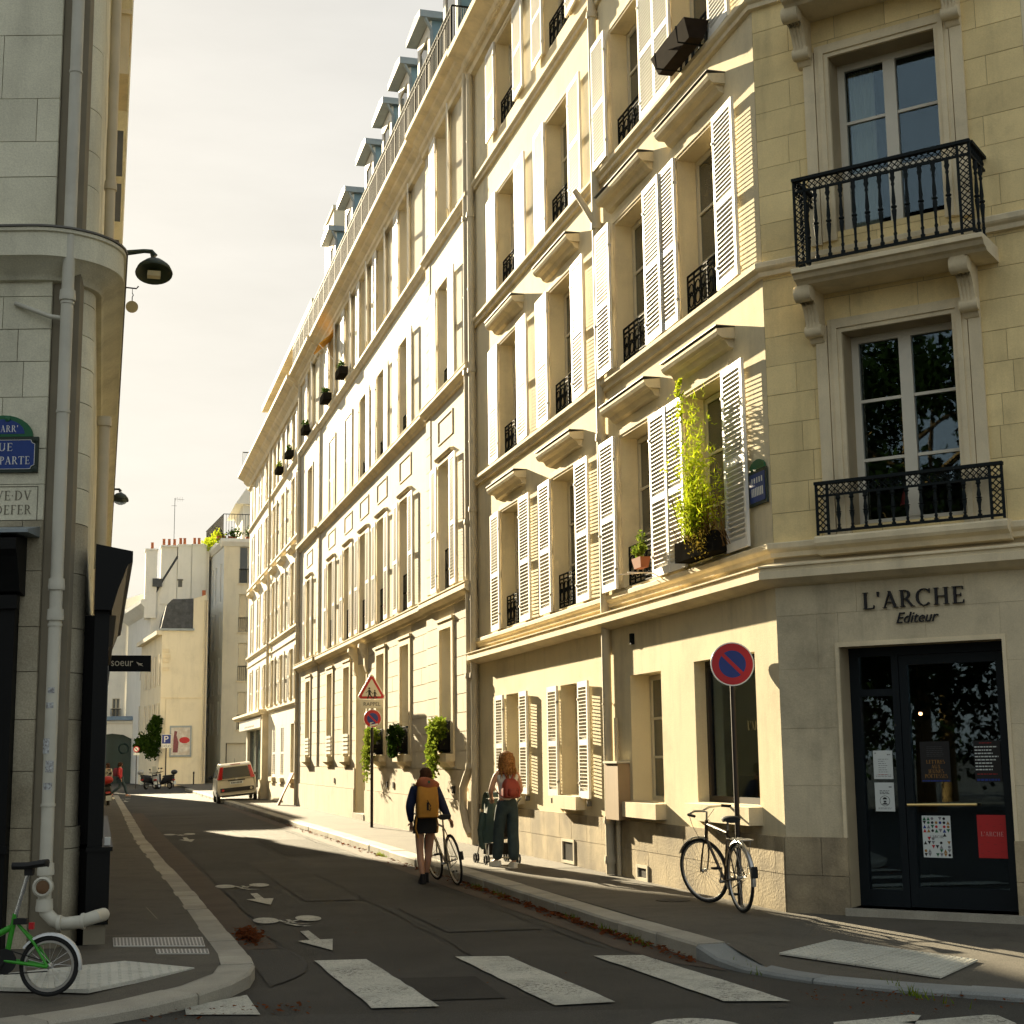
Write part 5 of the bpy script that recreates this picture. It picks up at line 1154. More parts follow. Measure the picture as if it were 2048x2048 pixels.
# ================================================================ END OF THE STREET
m_cream_far = mat('cream_render_far', (.76,.68,.50), .9, .06, .5, stain=.12, fine=.03)
m_white_far = mat('white_render_far', (.80,.785,.72), .9, .05, .4, stain=.08)
def facewin(fr, parent, s0, s1, z0, z1, rail=True, dark=True):
    window(fr, parent, s0, s1, z0, z1, -.20, 1, split=False)
    if rail:
        mb = MB(fr)
        for k in range(10): x = lerp(s0, s1, k/9); mb.box(x-.015,x+.015,-.02,.01,z0,z0+1.05)
        mb.box(s0,s1,-.03,.02,z0+1.03,z0+1.08); mb.build('window_railing', m_iron, parent)
# white corner building with roof terrace
bf = thing('white_terrace_building', 'plain cream corner building with roof terrace and planted railing at the street end', 'building', (10,112,0))
FF = Fr((8.42,110,0), (1,0,0), (0,-1,0)); fo = [(1.12,2.4,a,b,.2) for a, b in ((14.6,17.35),(11.0,13.8),(7.45,10.2),(3.9,6.65))]+[(.45,2.6,.25,2.95,.3)]
mb = MB(FF); mb.wall(0, 9, 0, 17.5, fo); mb.build('front_wall', m_cream_far, bf)
for s0, s1, a, b, r_ in fo[:-1]: facewin(FF, bf, s0, s1, a, b); box_c(FF, 'window_sill', m_trim, bf, (s0-.1,s1+.1,0,.08,a-.1,a-.002))
mb = MB(FF); mb.box(.45,2.6,-.3,-.28,.25,2.95); sw = mb.build('shop_window', mat('warm_shop_interior', (.26,.12,.05), .4, .3, 1.2), bf); mb = MB(FF); mb.box(1.6,2.3,-.27,-.26,.4,2.1); mb.build('shop_poster', mat('teal_poster', (.16,.33,.30), .6, .1), sw); mb = MB(FF); mb.box(.38,.45,-.28,.02,.0,2.95); mb.build('shop_frame', m_post, sw)
dl = Vector((-.075,.997,0)).normalized(); FL_ = Fr((8.42,110,0), dl, (-dl.y, dl.x, 0)); lo_ = []
for k, (a, b) in enumerate(((13.3,16.2),(9.9,12.6),(6.5,9.2),(3.6,6.0))): lo_ += [(1.2,1.7,a,b,.15),(3.6,4.1,a,b,.15),(5.0,5.5,a,b,.15),(6.6,7.1,a,b,.15)]
mb = MB(FL_); mb.wall(0, 9, 0, 17.3, lo_); mb.build('side_wall', m_white_far, bf)
for s0, s1, a, b, r_ in lo_: pane(FL_, bf, s0, s1, a, b, -.14, m_glass_d, 'window')
mb = MB(); mb.box(8.45,17.4,110.2,124,0,17.3); mb.build('core', m_cream_far, bf)
mb = MB(FF); mb.moulding(-.25, 9, [(-.3,17.3),(.05,17.35),(.25,17.62),(.28,17.66),(.28,17.9),(-.3,17.95)]); mb.build('roof_cornice', m_white_far, bf); mb = MB(FL_); mb.moulding(.0, 9, [(-.3,17.302),(.05,17.352),(.25,17.622),(.28,17.662),(.28,17.902),(-.3,17.952)]); mb.build('roof_cornice', m_white_far, bf)
mb = MB()
for k in range(40): mb.box(8.3+k*.2,8.33+k*.2,109.85,109.88,17.95,19.7)
for k in range(40): p = FL_((k*.22,.12,0)); mb.box(p.x-.015,p.x+.015,p.y-.015,p.y+.015,17.95,19.7)
mb.box(8.3,16.3,109.84,109.89,19.7,19.75); p, q_ = FL_((0,.12,19.72)), FL_((8.8,.12,19.72)); mb.tube([p, q_], .03, 4); mb.build('terrace_railing', m_iron, bf)
mb = MB(); mb.box(10,16,113,120,17.9,21.0); mb.prism([(9.4,112.6,21.002),(16.4,112.6,21.002),(16.4,112.6,21.2),(10.2,112.6,22.2)],[(9.4,121,21.002),(16.4,121,21.002),(16.4,121,21.2),(10.2,121,22.2)]); mb.build('penthouse', m_white_far, bf)
def foliage(mb, c, rx, ry, rz, n, s, rng, drop=0.):
    c = Vector(c)
    for k in range(n):
        while True:
            v = Vector((rng.uniform(-1,1), rng.uniform(-1,1), rng.uniform(-1,1)))
            if .15 < v.length < 1: break
        v = v*(.6+.4*rng.random()); p = c+Vector((v.x*rx, v.y*ry, v.z*rz)); u = Vector((rng.gauss(0,1), rng.gauss(0,1), rng.gauss(0,1)-drop)).normalized(); w = u.orthogonal().normalized(); w.rotate(Matrix.Rotation(rng.uniform(0,6.28), 3, u)); q = s*rng.uniform(.6,1.3)
        mb.poly([p-u*q*.5, p+w*q*.28, p+u*q*.5, p-w*q*.28])
rf_ = random.Random(21)
for lb, cs, m in (('yellow climbing plant along the side of the roof terrace', [FL_((s,.2,18.2+rf_.uniform(-.3,.5))) for s in (.5,1.5,2.6,3.8,5.2,6.6,8)], m_leaf_y), ('left of the two round green bushes behind the terrace railing', [(9.0,110.5,18.3),(9.3,110.5,18.4)], m_leaf_d), ('right of the two round green bushes behind the terrace railing', [(10.3,110.5,18.5),(10.6,110.5,18.4)], m_leaf_d)):
    t = thing('terrace_plant', lb, 'plant', cs[0]); mb = MB()
    for c in cs: foliage(mb, c, .55, .5, .55, 110, .22, rf_)
    mb.build('foliage', m, t); mb = MB(); c = Vector(cs[0]); mb.box(c.x-.3,c.x+.3,c.y-.15,c.y+.15,17.96,18.15); mb.build('planter', m_terra, t)
# gable house with slate mansard
bg = thing('gable_house', 'cream gable wall with a slate mansard and a framed poster at the street end', 'building', (5.5,112,0))
FG = Fr((4.0,107,0), (1,0,0), (0,-1,0))
mb = MB(FG); mb.prism([(0,0,0),(3.05,0,0),(3.05,0,13.4),(2.12,0,13.1),(2.12,0,10.9),(0,0,10.85)], [(0,-12,0),(3.05,-12,0),(3.05,-12,13.4),(2.12,-12,13.1),(2.12,-12,10.9),(0,-12,10.85)]); mb.build('gable_wall', m_cream_far, bg)
mb = MB(FG); mb.prism([(-.1,.02,10.95),(2.10,.02,10.95),(2.10,.02,13.1),(.62,.02,13.0),(.25,.02,12.6)], [(-.1,-10,10.95),(2.10,-10,10.95),(2.10,-10,13.1),(.62,-10,13.0),(.25,-10,12.6)]); rs = mb.build('slate_mansard', m_slate, bg)
rg = random.Random(9)
for r in range(9):
    for k in range(7):
        x0 = .12+r*.07+(.15 if r % 2 else 0)+k*.30; z0 = 11.0+r*.225
        if x0+.28 < 2.1: block(FG, rs, (x0, x0+.285, z0, z0+.24), m_slate, .02, .035+rg.uniform(0,.006), 'slate')
mb = MB(FG); mb.box(-.25,2.2,-.2,.14,10.80,10.95); mb.build('gutter', m_zinc, bg)
mb = MB(FG); mb.box(0,3.05,0,.03,6.05,6.12); mb.build('string_line', m_trim, bg)
FGL = Fr((4.0,107,0), (-.09,.996,0), (-.996,-.09,0)); gl = [(s,s+.9,a,b,.15) for s in (1,3.4,6,8.4) for a, b in ((4.0,5.8),(7.0,9.2))]
mb = MB(FGL); mb.wall(0, 12, 0, 10.8, gl); mb.box(-.1,12,0,.4,10.5,10.8); mb.box(0,12,0,.15,3.3,3.5); mb.build('side_wall', m_cream_far, bg)
for s0, s1, a, b, r_ in gl: pane(FGL, bg, s0, s1, a, b, -.13, m_glass_d, 'window'); shutter(FGL, bg, s0, a, .45, b-a, -1, .04, rad(5), 14)
for x, z in ((.25,9.4),(.28,8.7),(.35,9.0),(.3,8.1)): box_c(FG, 'masonry_key', m_trim, bg, (x-.2,x+.25,0,.08,z-.12,z+.12))
mb = MB(FG); mb.box(2.7,2.95,-.1,-.02,13.2,13.7); mb.build('chimney_pot', m_terra, bg)
for x in (2.93,3.1): pipe_run('down_pipe', [FG((x,.09,13)), FG((x,.09,.1))], .06, m_pipe, bg)
pipe_run('gas_pipe', [FG((.35,.03,6)), FG((.35,.03,0))], .015, m_pipe, bg)
t = thing('framed_poster', 'glass-fronted advertising poster with a red oval on the cream gable wall', 'poster', FG((1.4,0,2)))
box_c(FG, 'frame', m_zinc, t, (.68,2.17,.0,.10,2.0,4.15)); box_c(FG, 'sheet', mat('poster_print', (.52,.46,.38), .5, .15, 4, col2=(.62,.60,.55)), t, (.78,2.07,.102,.108,2.12,4.02))
mb = MB(FG); mb.prism([(1.7+.36*math.cos(q*.393),.11,3.15+.22*math.sin(q*.393)) for q in range(16)], [(1.7+.36*math.cos(q*.393),.112,3.15+.22*math.sin(q*.393)) for q in range(16)]); mb.build('red_oval', m_red, t)
mb = MB(FG); mb.prism([(.92,.11,2.3),(1.25,.11,2.3),(1.3,.11,3.0),(1.15,.11,3.5),(1.2,.11,3.75),(1.0,.11,3.8),(.95,.11,3.3)], [(.92,.113,2.3),(1.25,.113,2.3),(1.3,.113,3.0),(1.15,.113,3.5),(1.2,.113,3.75),(1.0,.113,3.8),(.95,.113,3.3)]); mb.build('printed_figure', mat('maroon_print', (.20,.06,.07), .6, .3, 8), t)
# chimney-stack building behind
bh = thing('chimney_stack_building', 'tall white party wall with sloping roof edge and terracotta chimney pots', 'building', (6,118,0))
FH = Fr((0,116,0), (1,0,0), (0,-1,0))
mb = MB(FH); pr = [(3.45,0,0),(7.75,0,0),(7.75,0,18.15),(6.4,0,18.15),(5.35,0,18.0),(5.35,0,17.2),(3.45,0,13.9)]; mb.prism(pr, [(a,-9,c) for a, b, c in pr]); mb.build('party_wall', m_white_far, bh)
mb = MB(FH); mb.tube([(3.4,.08,13.9),(5.35,.08,17.3)], .10, 4); mb.build('roof_edge', m_slate, bh)
for x0, x1, z in ((4.1,5.3,18.0),(5.36,6.38,18.1),(6.42,7.5,18.14),(2.96,3.82,17.7)):
    mb = MB(FH); mb.box(x0,x1,-1.5,.25 if x0 < 3.5 or x0 > 5.3 else .1,12.5 if x0 < 3.5 else 13.6,z); mb.box(x0-.06,x1+.06,-1.56,.31,z+.002,z+.12); ck = mb.build('chimney', m_white_far, bh)
    for k in range(3 if x0 == 4.1 else 1 if x0 < 3.5 else 2):
        mb = MB(FH); xx = lerp(x0+.2, x1-.2, k/2 if x0 != 2.96 else .6); mb.lathe((xx,-.3,z+.12), [(.12,0),(.10,.5),(.13,.55)], 10); mb.build('chimney_pot', m_terra, ck, True)
mb = MB(FH); mb.tube([(5.05,-.3,18.2),(5.05,-.3,21.9)], .02, 4); mb.tube([(4.8,-.3,21.3),(5.2,-.3,21.3)], .012, 4); mb.tube([(5.0,-.3,21.85),(5.75,-.3,21.8)], .012, 4)
for k in range(5): mb.tube([(5.1+k*.13,-.3,21.65),(5.1+k*.13,-.3,22.0)], .008, 3)
mb.build('aerial', m_iron, bh)
mb = MB(FH); mb.box(5.42,5.72,.0,.3,14.9,15.4); mb.box(5.36,5.78,-.05,.36,15.4,15.5); mb.build('roof_vent', m_lead, bh); mb = MB(FH); mb.box(3.5,4.2,.02,.5,14.9,15.5); mb.build('skylight', m_slate, bh)
FHL = Fr((3.45,116,0), (-.12,.993,0), (-.993,-.12,0)); mb = MB(FHL); mb.wall(0, 12, 0, 13.4, [(1,1.9,4,6,.15),(4,4.9,4,6,.15),(1,1.9,8,10,.15),(4,4.9,8,10,.15)]); mb.moulding(-.2,12,[(0,12.9),(.3,13.1),(.8,13.6),(.8,13.9),(0,14)]); mb.build('side_wall', m_white_far, bh)
for s0, a in ((1,4),(4,4),(1,8),(4,8)): pane(FHL, bh, s0, s0+.9, a, a+2, -.12, m_glass_d, 'window')
# gate building closing the view
bi = thing('gate_building', 'pale building closing the street with an arched green carriage gate', 'building', (1,130,0))
FI = Fr((0,128,0), (1,0,0), (0,-1,0))
io = [(2.35,3.25,12.2,13.9,.2),(2.3,3.2,8.6,10.6,.2),(2.3,3.2,5.6,7.2,.2),(.9,1.5,5.3,6.9,.2)]
mb = MB(FI); mb.wall(-6, 4.5, 0, 14.2, io); mb.box(-6,4.5,-.3,.12,13.9,14.2); mb.prism([(-1,.1,14.2),(4.5,.1,14.2),(3.9,.1,15.7),(2.9,.1,15.6)], [(-1,-8,14.2),(4.5,-8,14.2),(3.9,-8,15.7),(2.9,-8,15.6)]); mb.build('facade_wall', m_white_far, bi)
for s0, s1, a, b, r_ in io:
    window(FI, bi, s0, s1, a, b, -.18, 2, split=False)
    mb = MB(FI)
    for k in range(9): x = lerp(s0-.1, s1+.1, k/8); mb.box(x-.015,x+.015,.1,.13,a-.1,a+.7)
    mb.box(s0-.12,s1+.12,.02,.16,a-.22,a-.1); mb.box(s0-.12,s1+.12,.09,.15,a+.7,a+.76); mb.build('balcony', m_iron, bi)
FI2 = Fr((0,124,0), (1,0,0), (0,-1,0))
mb = MB(FI2); A = [(-2.6,0,0)]+[(.95+1.75*math.cos(math.pi-q*math.pi/10)*1.0,0,3.1+.75*math.sin(q*math.pi/10)) for q in range(11)]
ar = [(-1.0,3.0),(-.6,3.5),(.1,3.85),(.95,3.95),(1.8,3.85),(2.5,3.5),(2.9,3.0)]
pts = [(-4,0),(-1.0,0)]+ar+[(2.9,0),(3.5,0),(3.5,4.75),(-4,4.75)]
mb.prism([(x,0,z) for x, z in pts], [(x,-.6,z) for x, z in pts]); mb.moulding(-4,3.5,[(0,4.752),(.15,4.78),(.25,4.95),(0,5.0)]); mb.build('gate_wall', m_white_far, bi)
mb = MB(FI2); mb.moulding(-4,3.6,[(-.6,5.002),(.35,5.002),(.1,5.3),(-.6,5.35)]); mb.build('gate_coping', mat('blue_zinc', (.16,.22,.28), .5, .1), bi)
mb = MB(FI2)
for k, (p, q_) in enumerate(zip(ar, ar[1:])):
    for h_ in (0,.5):
        a, b = Vector((p[0],0,p[1])).lerp(Vector((q_[0],0,q_[1])), h_), Vector((p[0],0,p[1])).lerp(Vector((q_[0],0,q_[1])), h_+.46); o_ = Vector((.95,0,2.2)); A_, B_ = a+(a-o_).normalized()*.5, b+(b-o_).normalized()*.5
        mb.prism([(v.x,.001,v.z) for v in (a,b,B_,A_)], [(v.x,.05,v.z) for v in (a,b,B_,A_)])
mb.build('arch_stones', m_white_far, bi)
m_gate = mat('green_gate_paint', (.016,.04,.035), .5, .1, 2)
mb = MB(FI2); mb.prism([(x,-.35,z) for x, z in [(-1.0,0)]+ar+[(2.9,0)]], [(x,-.30,z) for x, z in [(-1.0,0)]+ar+[(2.9,0)]]); gt = mb.build('carriage_gate', m_gate, bi)
mb = MB(FI2)
for x0 in (-.85,1.05):
    for z0, z1 in ((.2,1.1),(1.25,2.2)): mb.box(x0,x0+.72,-.3,-.25,z0,z1); mb.box(x0+.85,x0+1.6,-.3,-.25,z0,z1)
    mb.torus((x0+.8,-.27,2.75), (0,1,0), .38, .05, 16, 4)
mb.box(.93,.97,-.3,-.22,0,3.9); mb.build('gate_panel', m_gate, gt)
t = thing('wall_ivy', 'dark green climbing bush hanging over the pavement near the gate', 'plant', (3.0,110,2)); mb = MB()
for c, r_ in (((3.0,106.9,3.1),.75),((3.5,106.9,2.4),.7),((2.7,106.9,2.8),.55),((3.6,106.9,3.9),.65),((3.7,106.9,3.1),.7),((3.75,106.9,4.5),.45)): foliage(mb, c, r_, .6, r_, 420, .26, rf_, .4)
mb.build('foliage', m_leaf_d, t); mb = MB(); mb.tube([(3.95,108,3.0),(3.5,107.4,3.0),(3.1,107.1,3.1)], .05, 6); mb.build('stem', m_twig, t)
# trees on the far side of the cross street, behind the camera (seen mirrored in the corner windows)
def tree(label, x, y, h, r, seed):
    rt = random.Random(seed); t = thing('plane_tree', label, 'tree', (x,y,0), group='trees across the cross street')
    mb = MB(); mb.tube([(x,y,0),(x+.1,y,h*.3),(x,y+.1,h*.55),(x+.1,y,h*.8)], [.28,.2,.14,.05], 10)
    for k in range(9): a = k*2.4; z = h*(.35+.05*k); mb.tube([(x,y,z),(x+math.cos(a)*r*.4,y+math.sin(a)*r*.4,z+r*.25),(x+math.cos(a)*r*.8,y+math.sin(a)*r*.8,z+r*.4)], [.09,.06,.02], 6)
    mb.build('trunk', m_twig, t, True); mb = MB()
    for k in range(46): a, b = rt.uniform(0,6.28), rt.random()**.5; foliage(mb, (x+math.cos(a)*b*r, y+math.sin(a)*b*r, h*(.10+.86*rt.random())), r*.34, r*.34, r*.28, 230, .30, rt)
    mb.build('crown', m_leaf_n, t)
tree('leafy tree standing across the cross street nearest the corner', -19, 1.0, 15.2, 4.6, 1)
tree('leafy tree standing across the cross street further away', -27, -3.5, 16.0, 5.2, 2)
tree('leafy tree standing across the cross street behind the camera', -14, -4, 13.5, 4.4, 3)
tree('leafy tree at the far left of the cross street trees', -33, -1, 16.5, 5.4, 4)
tree('leafy tree between the others across the cross street', -24, 3.5, 15.8, 5, 5)
# ================================================================ SIGN POSTS
def disc(mb, c, r, y, n=36): mb.poly([(c[0]+r*math.cos(2*math.pi*k/n), y, c[2]+r*math.sin(2*math.pi*k/n)) for k in range(n)])
def no_parking(t, c, r, yaw=0., sticker=False):
    "disc facing -Y (towards the camera), rotated by yaw about z"
    def put(name, m, fn, back=0.):
        mb = MB(lambda p: Matrix.Rotation(yaw,3,'Z')@(Vector(p))+Vector(c)); fn(mb); return mb.build(name, m, t)
    n = 40; ring = lambda rr_: [(rr_*math.cos(2*math.pi*k/n), rr_*math.sin(2*math.pi*k/n)) for k in range(n)]
    d0 = put('disc', m_steel, lambda mb: mb.prism([(x,.012,z) for x, z in ring(r)], [(x,0,z) for x, z in ring(r)]))
    put('white_rim', m_white_e, lambda mb: mb.poly([(x,-.001,z) for x, z in ring(r*.985)]))
    put('red_ring', m_red, lambda mb: mb.poly([(x,-.002,z) for x, z in ring(r*.945)]))
    put('blue_field', m_sblue, lambda mb: mb.poly([(x,-.003,z) for x, z in ring(r*.62)]))
    a = r*.66; w = r*.085; k = .7071
    put('red_bar', m_red, lambda mb: mb.poly([(-a*k-w*k,-.004,a*k-w*k),(-a*k+w*k,-.004,a*k+w*k),(a*k+w*k,-.004,-a*k+w*k),(a*k-w*k,-.004,-a*k-w*k)]))
    if sticker: put('torn_sticker', m_paper, lambda mb: (mb.poly([(-r*.3,-.005,-r*.92),(r*.6,-.005,-r*.72),(r*.62,-.005,-r*.52),(-r*.3,-.005,-r*.72)]), mb.poly([(-r*.3,-.005,-r*.45),(r*.1,-.005,-r*.38),(r*.1,-.005,-r*.45),(-r*.1,-.005,-r*.5),(-r*.15,-.005,-r*.68),(-r*.28,-.005,-r*.68)])))
t = thing('no_parking_sign', 'round no-parking sign on a dark post beside the parked bicycle', 'sign', (6.46,14.62,.13))
mb = MB(); mb.tube([(6.46,14.62,.13),(6.46,14.62,2.85)], .027, 12); mb.build('post', m_post, t, True); mb = MB(); mb.lathe((6.46,14.62,.13), [(.05,0),(.05,.012),(.03,.03)], 12); mb.build('post_collar', m_lead, t)
no_parking(t, (6.45,14.58,2.645), .232, rad(-15))
t = thing('school_warning_sign', 'post with children warning triangle, RAPPEL plate and no-parking disc', 'sign', (6.14,34.6,.13))
mb = MB(); mb.tube([(6.14,34.65,.13),(6.14,34.65,3.3)], .035, 10); mb.build('post', m_post, t, True)
def tri(mb, r, y, z, rnd=.06):
    P = []
    for k in range(3):
        a = rad(90+120*k)
        for q in (-40,-20,0,20,40): P.append((6.115+(r-rnd*2)*math.cos(a)+rnd*math.cos(a+rad(q*1.5)), y, z+(r-rnd*2)*math.sin(a)+rnd*math.sin(a+rad(q*1.5))))
    return P
zc_ = 3.285
for nm, r_, y, m in (('plate_edge', .425, 34.60, m_steel), ('white_edge', .415, 34.588, m_white_e), ('red_border', .385, 34.586, m_red), ('white_field', .275, 34.584, mat('sign_cream', (.66,.62,.50), .5, .03))):
    mb = MB(); P = tri(mb, r_, y, zc_, .05 if nm != 'white_field' else .015)
    if nm == 'plate_edge': mb.prism(P, [(a, 34.59, c) for a, b, c in P])
    else: mb.poly(P)
    mb.build(nm, m, t)
def figure(cx, cz, k, sw):
    mb = MB(); y = 34.582; S = lambda a, b, w: mb.poly([(cx+(a[0]-w)*k,y,cz+a[1]*k),(cx+(a[0]+w)*k,y,cz+a[1]*k),(cx+(b[0]+w)*k,y,cz+b[1]*k),(cx+(b[0]-w)*k,y,cz+b[1]*k)])
    mb.poly([(cx+.045*k*math.cos(q*.524),y,cz+(.40+.045*math.sin(q*.524))*k) for q in range(12)]); S((0,.34),(.01,.14),.05); S((.0,.16),(-.08,-.05),.03); S((.02,.16),(.14,-.02),.03); y = 34.581
    S((-.01,.33),(-.15,.20),.018); S((.02,.33),(.13,.18),.018); mb.build('pictogram', m_ink, t)
figure(6.06, 3.115, .54, 0); figure(6.19, 3.11, .42, 0)
mb = MB(); mb.box(5.865,6.39,34.59,34.60,2.865,3.065); mb.build('name_plate', MATS['sign_cream'], t); plain('lettering', 'RAPPEL', .082, m_ink, t, (6.128,34.589,2.925), (1,0,0), (0,0,1), .002, width=.40, center=True)
no_parking(t, (6.14,34.59,2.63), .212, 0., True)
t = thing('parking_sign', 'blue parking sign for two-wheelers in front of the cream gable wall', 'sign', (4.34,104,.0))
mb = MB(); mb.tube([(4.34,104,0),(4.34,104,3.5)], .045, 8); mb.build('post', m_post, t); mb = MB(); mb.box(4.02,4.66,103.93,103.95,2.86,3.51); mb.build('plate', m_white_e, t); mb = MB(); mb.box(4.05,4.63,103.925,103.929,2.89,3.48); mb.build('blue_field', m_sblue, t)
plain('lettering', 'P', .42, m_white_e, t, (4.34,103.924,2.98), (1,0,0), (0,0,1), .002, width=.28, center=True); mb = MB(); mb.box(4.02,4.66,103.93,103.95,2.60,2.84); mb.build('lower_plate', m_white_e, t); plain('lettering', '2 ROUES', .15, m_ink, t, (4.34,103.929,2.64), (1,0,0), (0,0,1), .002, width=.58, center=True)
t = thing('no_turn_sign', 'small round red prohibition sign by the green gate', 'sign', (2.32,100,0)); mb = MB(); mb.tube([(2.32,100,0),(2.32,100,2.5)], .03, 8); mb.build('post', m_post, t); no_parking_c = (2.3,99.95,2.5)
for nm, r_, y, m in (('disc', .2, 99.96, m_red), ('white_field', .14, 99.955, m_white_e)):
    mb = MB(); disc(mb, no_parking_c, r_, y, 24); mb.build(nm, m, t)
mb = MB(); mb.poly([(2.2,99.95,2.58),(2.23,99.95,2.61),(2.4,99.95,2.42),(2.37,99.95,2.39)]); mb.poly([(2.25,99.951,2.45),(2.3,99.951,2.55),(2.33,99.951,2.55),(2.28,99.951,2.45)]); mb.build('symbol', m_ink, t); mb = MB(); mb.box(2.14,2.5,99.95,99.97,2.12,2.26); mb.build('lower_plate', m_paper, t)
for k, (x, y) in enumerate(((4.75,101),(6.15,103),(8.3,106),(8.9,106))):
    mb = MB(); mb.lathe((x,y,0), [(.045,0),(.045,.85),(.06,.87),(.06,.95),(.03,1.0)], 10); o = mb.build('bollard', m_post, None, True); tag(o, ('black bollard just right of the motor scooters','black bollard below the framed poster','black bollard left of the pair before the terrace building','black bollard right of the pair before the terrace building')[k], 'bollard', 'bollards along the street end')
# leaning boards and bicycle parked by far shop
t = thing('leaning_boards', 'wooden boards leaning against the wall beside the drainpipe past the long facade', 'boards', (6.4,53.5,.13))
for k in range(3): mb = MB(); y = 53.0+.32*k; mb.hexa([(6.05+.06*k,y,.13),(6.10+.06*k,y,.13),(6.10+.06*k,y+.28,.13),(6.05+.06*k,y+.28,.13),(6.60,y,1.25),(6.65,y,1.25),(6.65,y+.28,1.25),(6.60,y+.28,1.25)]); mb.build('board', mat('raw_wood', (.34,.20,.10), .8, .2, 5) if k == 0 else bpy.data.materials['raw_wood'], t)
# ================================================================ WINDOW PLANTS
rp = random.Random(31)
def hang(label, y, z, w, drop, m, n, shift=0.):
    t = thing('hanging_window_plant', label, 'plant', (FX-.2,y,z), group='plants trailing from the long facade windows')
    mb = MB(); mb.box(FX-.32,FX-.12,y-w*.45,y+w*.45,z,z+.2); mb.build('planter', m_planter, t); mb = MB()
    foliage(mb, (FX-.25,y,z+.40), .20, w*.62, .30, int(n*.55), .085, rp, .3); foliage(mb, (FX-.29,y-.02,z+.16), .15, w*.58, .22, int(n*.25), .085, rp, .3)
    k = 0
    while k < n*.5:
        yy = y+shift+rp.gauss(0,w*.20); L = drop*rp.random()**.7
        for q in range(6): foliage(mb, (FX-.30+rp.gauss(0,.03),yy+rp.gauss(0,.05),z+.1-L*q/6), .03,.05,.05,2,.075,rp,.6); k += 2
    mb.build('foliage', m, t)
hang('trailing yellow-green plant on the window left of the RAPPEL signpost', 36.6, 1.84, 1.15, .95, m_leaf, 1500, .35)
hang('dense dark green plant on the window between the two trailing ones', 33.46, 1.84, 1.15, .25, m_leaf_d, 1300)
hang('bright green plant trailing far down from the window nearest the drainpipe', 29.1, 1.86, 1.15, 1.0, m_leaf, 1900, .30)
t = thing('window_climber', 'tall feathery yellow-green plant growing in the window nearest the corner', 'plant', (FX-.1,15.6,3.95))
mb = MB()
for k in range(105):
    y0 = 15.55+rp.gauss(0,.17); y1 = y0+rp.gauss(.06,.24); z1 = 4.5+1.45*rp.random()**1.3; x0 = FX-.10-rp.random()*.15; P = [Vector((lerp(x0,x0-.12*rp.random(),q/7), lerp(y0,y1,q/7)+rp.gauss(0,.015), lerp(4.1,z1,q/7))) for q in range(8)]
    for a in P[2:]:
        for q in range(5):
            p = a+Vector((rp.gauss(0,.035),rp.gauss(0,.05),rp.gauss(0,.05))); u = Vector((rp.gauss(0,.5),rp.gauss(0,.8),rp.gauss(.4,.6))).normalized()*rp.uniform(.025,.055); w = u.orthogonal().normalized()*u.length*.26; mb.poly([p-u,p+w,p+u,p-w])
for q in range(40): foliage(mb, (FX-.16,16.1+rp.gauss(0,.04),5.7+.42*rp.random()), .04,.04,.05,5,.05,rp)
mb.build('foliage', m_leaf_y, t); mb = MB()
for k in range(120):
    y0 = 15.5+rp.gauss(0,.28); a = Vector((FX-.12,y0,3.98)); b = a+Vector((-rp.random()*.18,rp.gauss(0,.22),rp.uniform(.15,.75))); mb.tube([a, a.lerp(b,.5)+Vector((rp.gauss(0,.03),rp.gauss(0,.04),0)), b], .005, 3)
mb.build('stems', m_twig, t); mb = MB()
foliage(mb, (FX-.22,15.45,4.12), .10,.50,.25,900,.035,rp,.3); mb.build('dry_foliage', leafmat('olive_brown_leaves', (.17,.12,.02), (.07,.06,.012)), t)
mb = MB(); mb.box(FX-.24,FX-.04,15.06,16.2,3.93,4.16); mb.build('planter', m_planter, t)
t = thing('potted_window_plant', 'small leafy plant in a terracotta pot on a window guard', 'plant', (FX-.2,17.32,4.0))
mb = MB(); mb.prism([(FX-.28,17.24,4.02),(FX-.18,17.24,4.02),(FX-.18,17.48,4.02),(FX-.28,17.48,4.02)], [(FX-.30,17.20,4.15),(FX-.16,17.20,4.15),(FX-.16,17.52,4.15),(FX-.30,17.52,4.15)]); mb.build('pot', m_terra, t); mb = MB(); foliage(mb, (FX-.24,17.40,4.25), .10,.20,.11,200,.05,rp); foliage(mb, (FX-.24,17.32,4.40), .07,.15,.13,80,.045,rp); mb.build('foliage', m_leaf, t)
mb = MB(); mb.tube([(FX-.05,17.4,3.97),(FX-.40,17.4,3.97)], .008, 4); mb.tube([(FX-.05,17.6,4.0),(FX-.42,17.75,3.98)], .006, 4); mb.build('pot_bracket', m_white, t)
t = thing('iron_window_planter', 'empty dark metal planter hung outside a high window near the roof', 'planter', (FX-.2,15.6,10.4))
mb = MB(); mb.prism([(FX-.32,15.05,10.0),(FX-.14,15.05,10.0),(FX-.14,16.05,10.0),(FX-.32,16.05,10.0)], [(FX-.40,15.0,10.22),(FX-.08,15.0,10.22),(FX-.08,16.1,10.22),(FX-.40,16.1,10.22)]); mb.build('trough', mat('dark_trough', (.03,.022,.016), .9, .2, 6, spec=.05), t); mb = MB(); mb.tube([(FX+.05,15.2,10.0),(FX-.4,15.2,10.0),(FX-.42,15.2,10.2)], .012, 4); mb.tube([(FX+.05,15.9,10.0),(FX-.4,15.9,10.0),(FX-.42,15.9,10.2)], .012, 4); mb.build('bracket', m_iron, t)
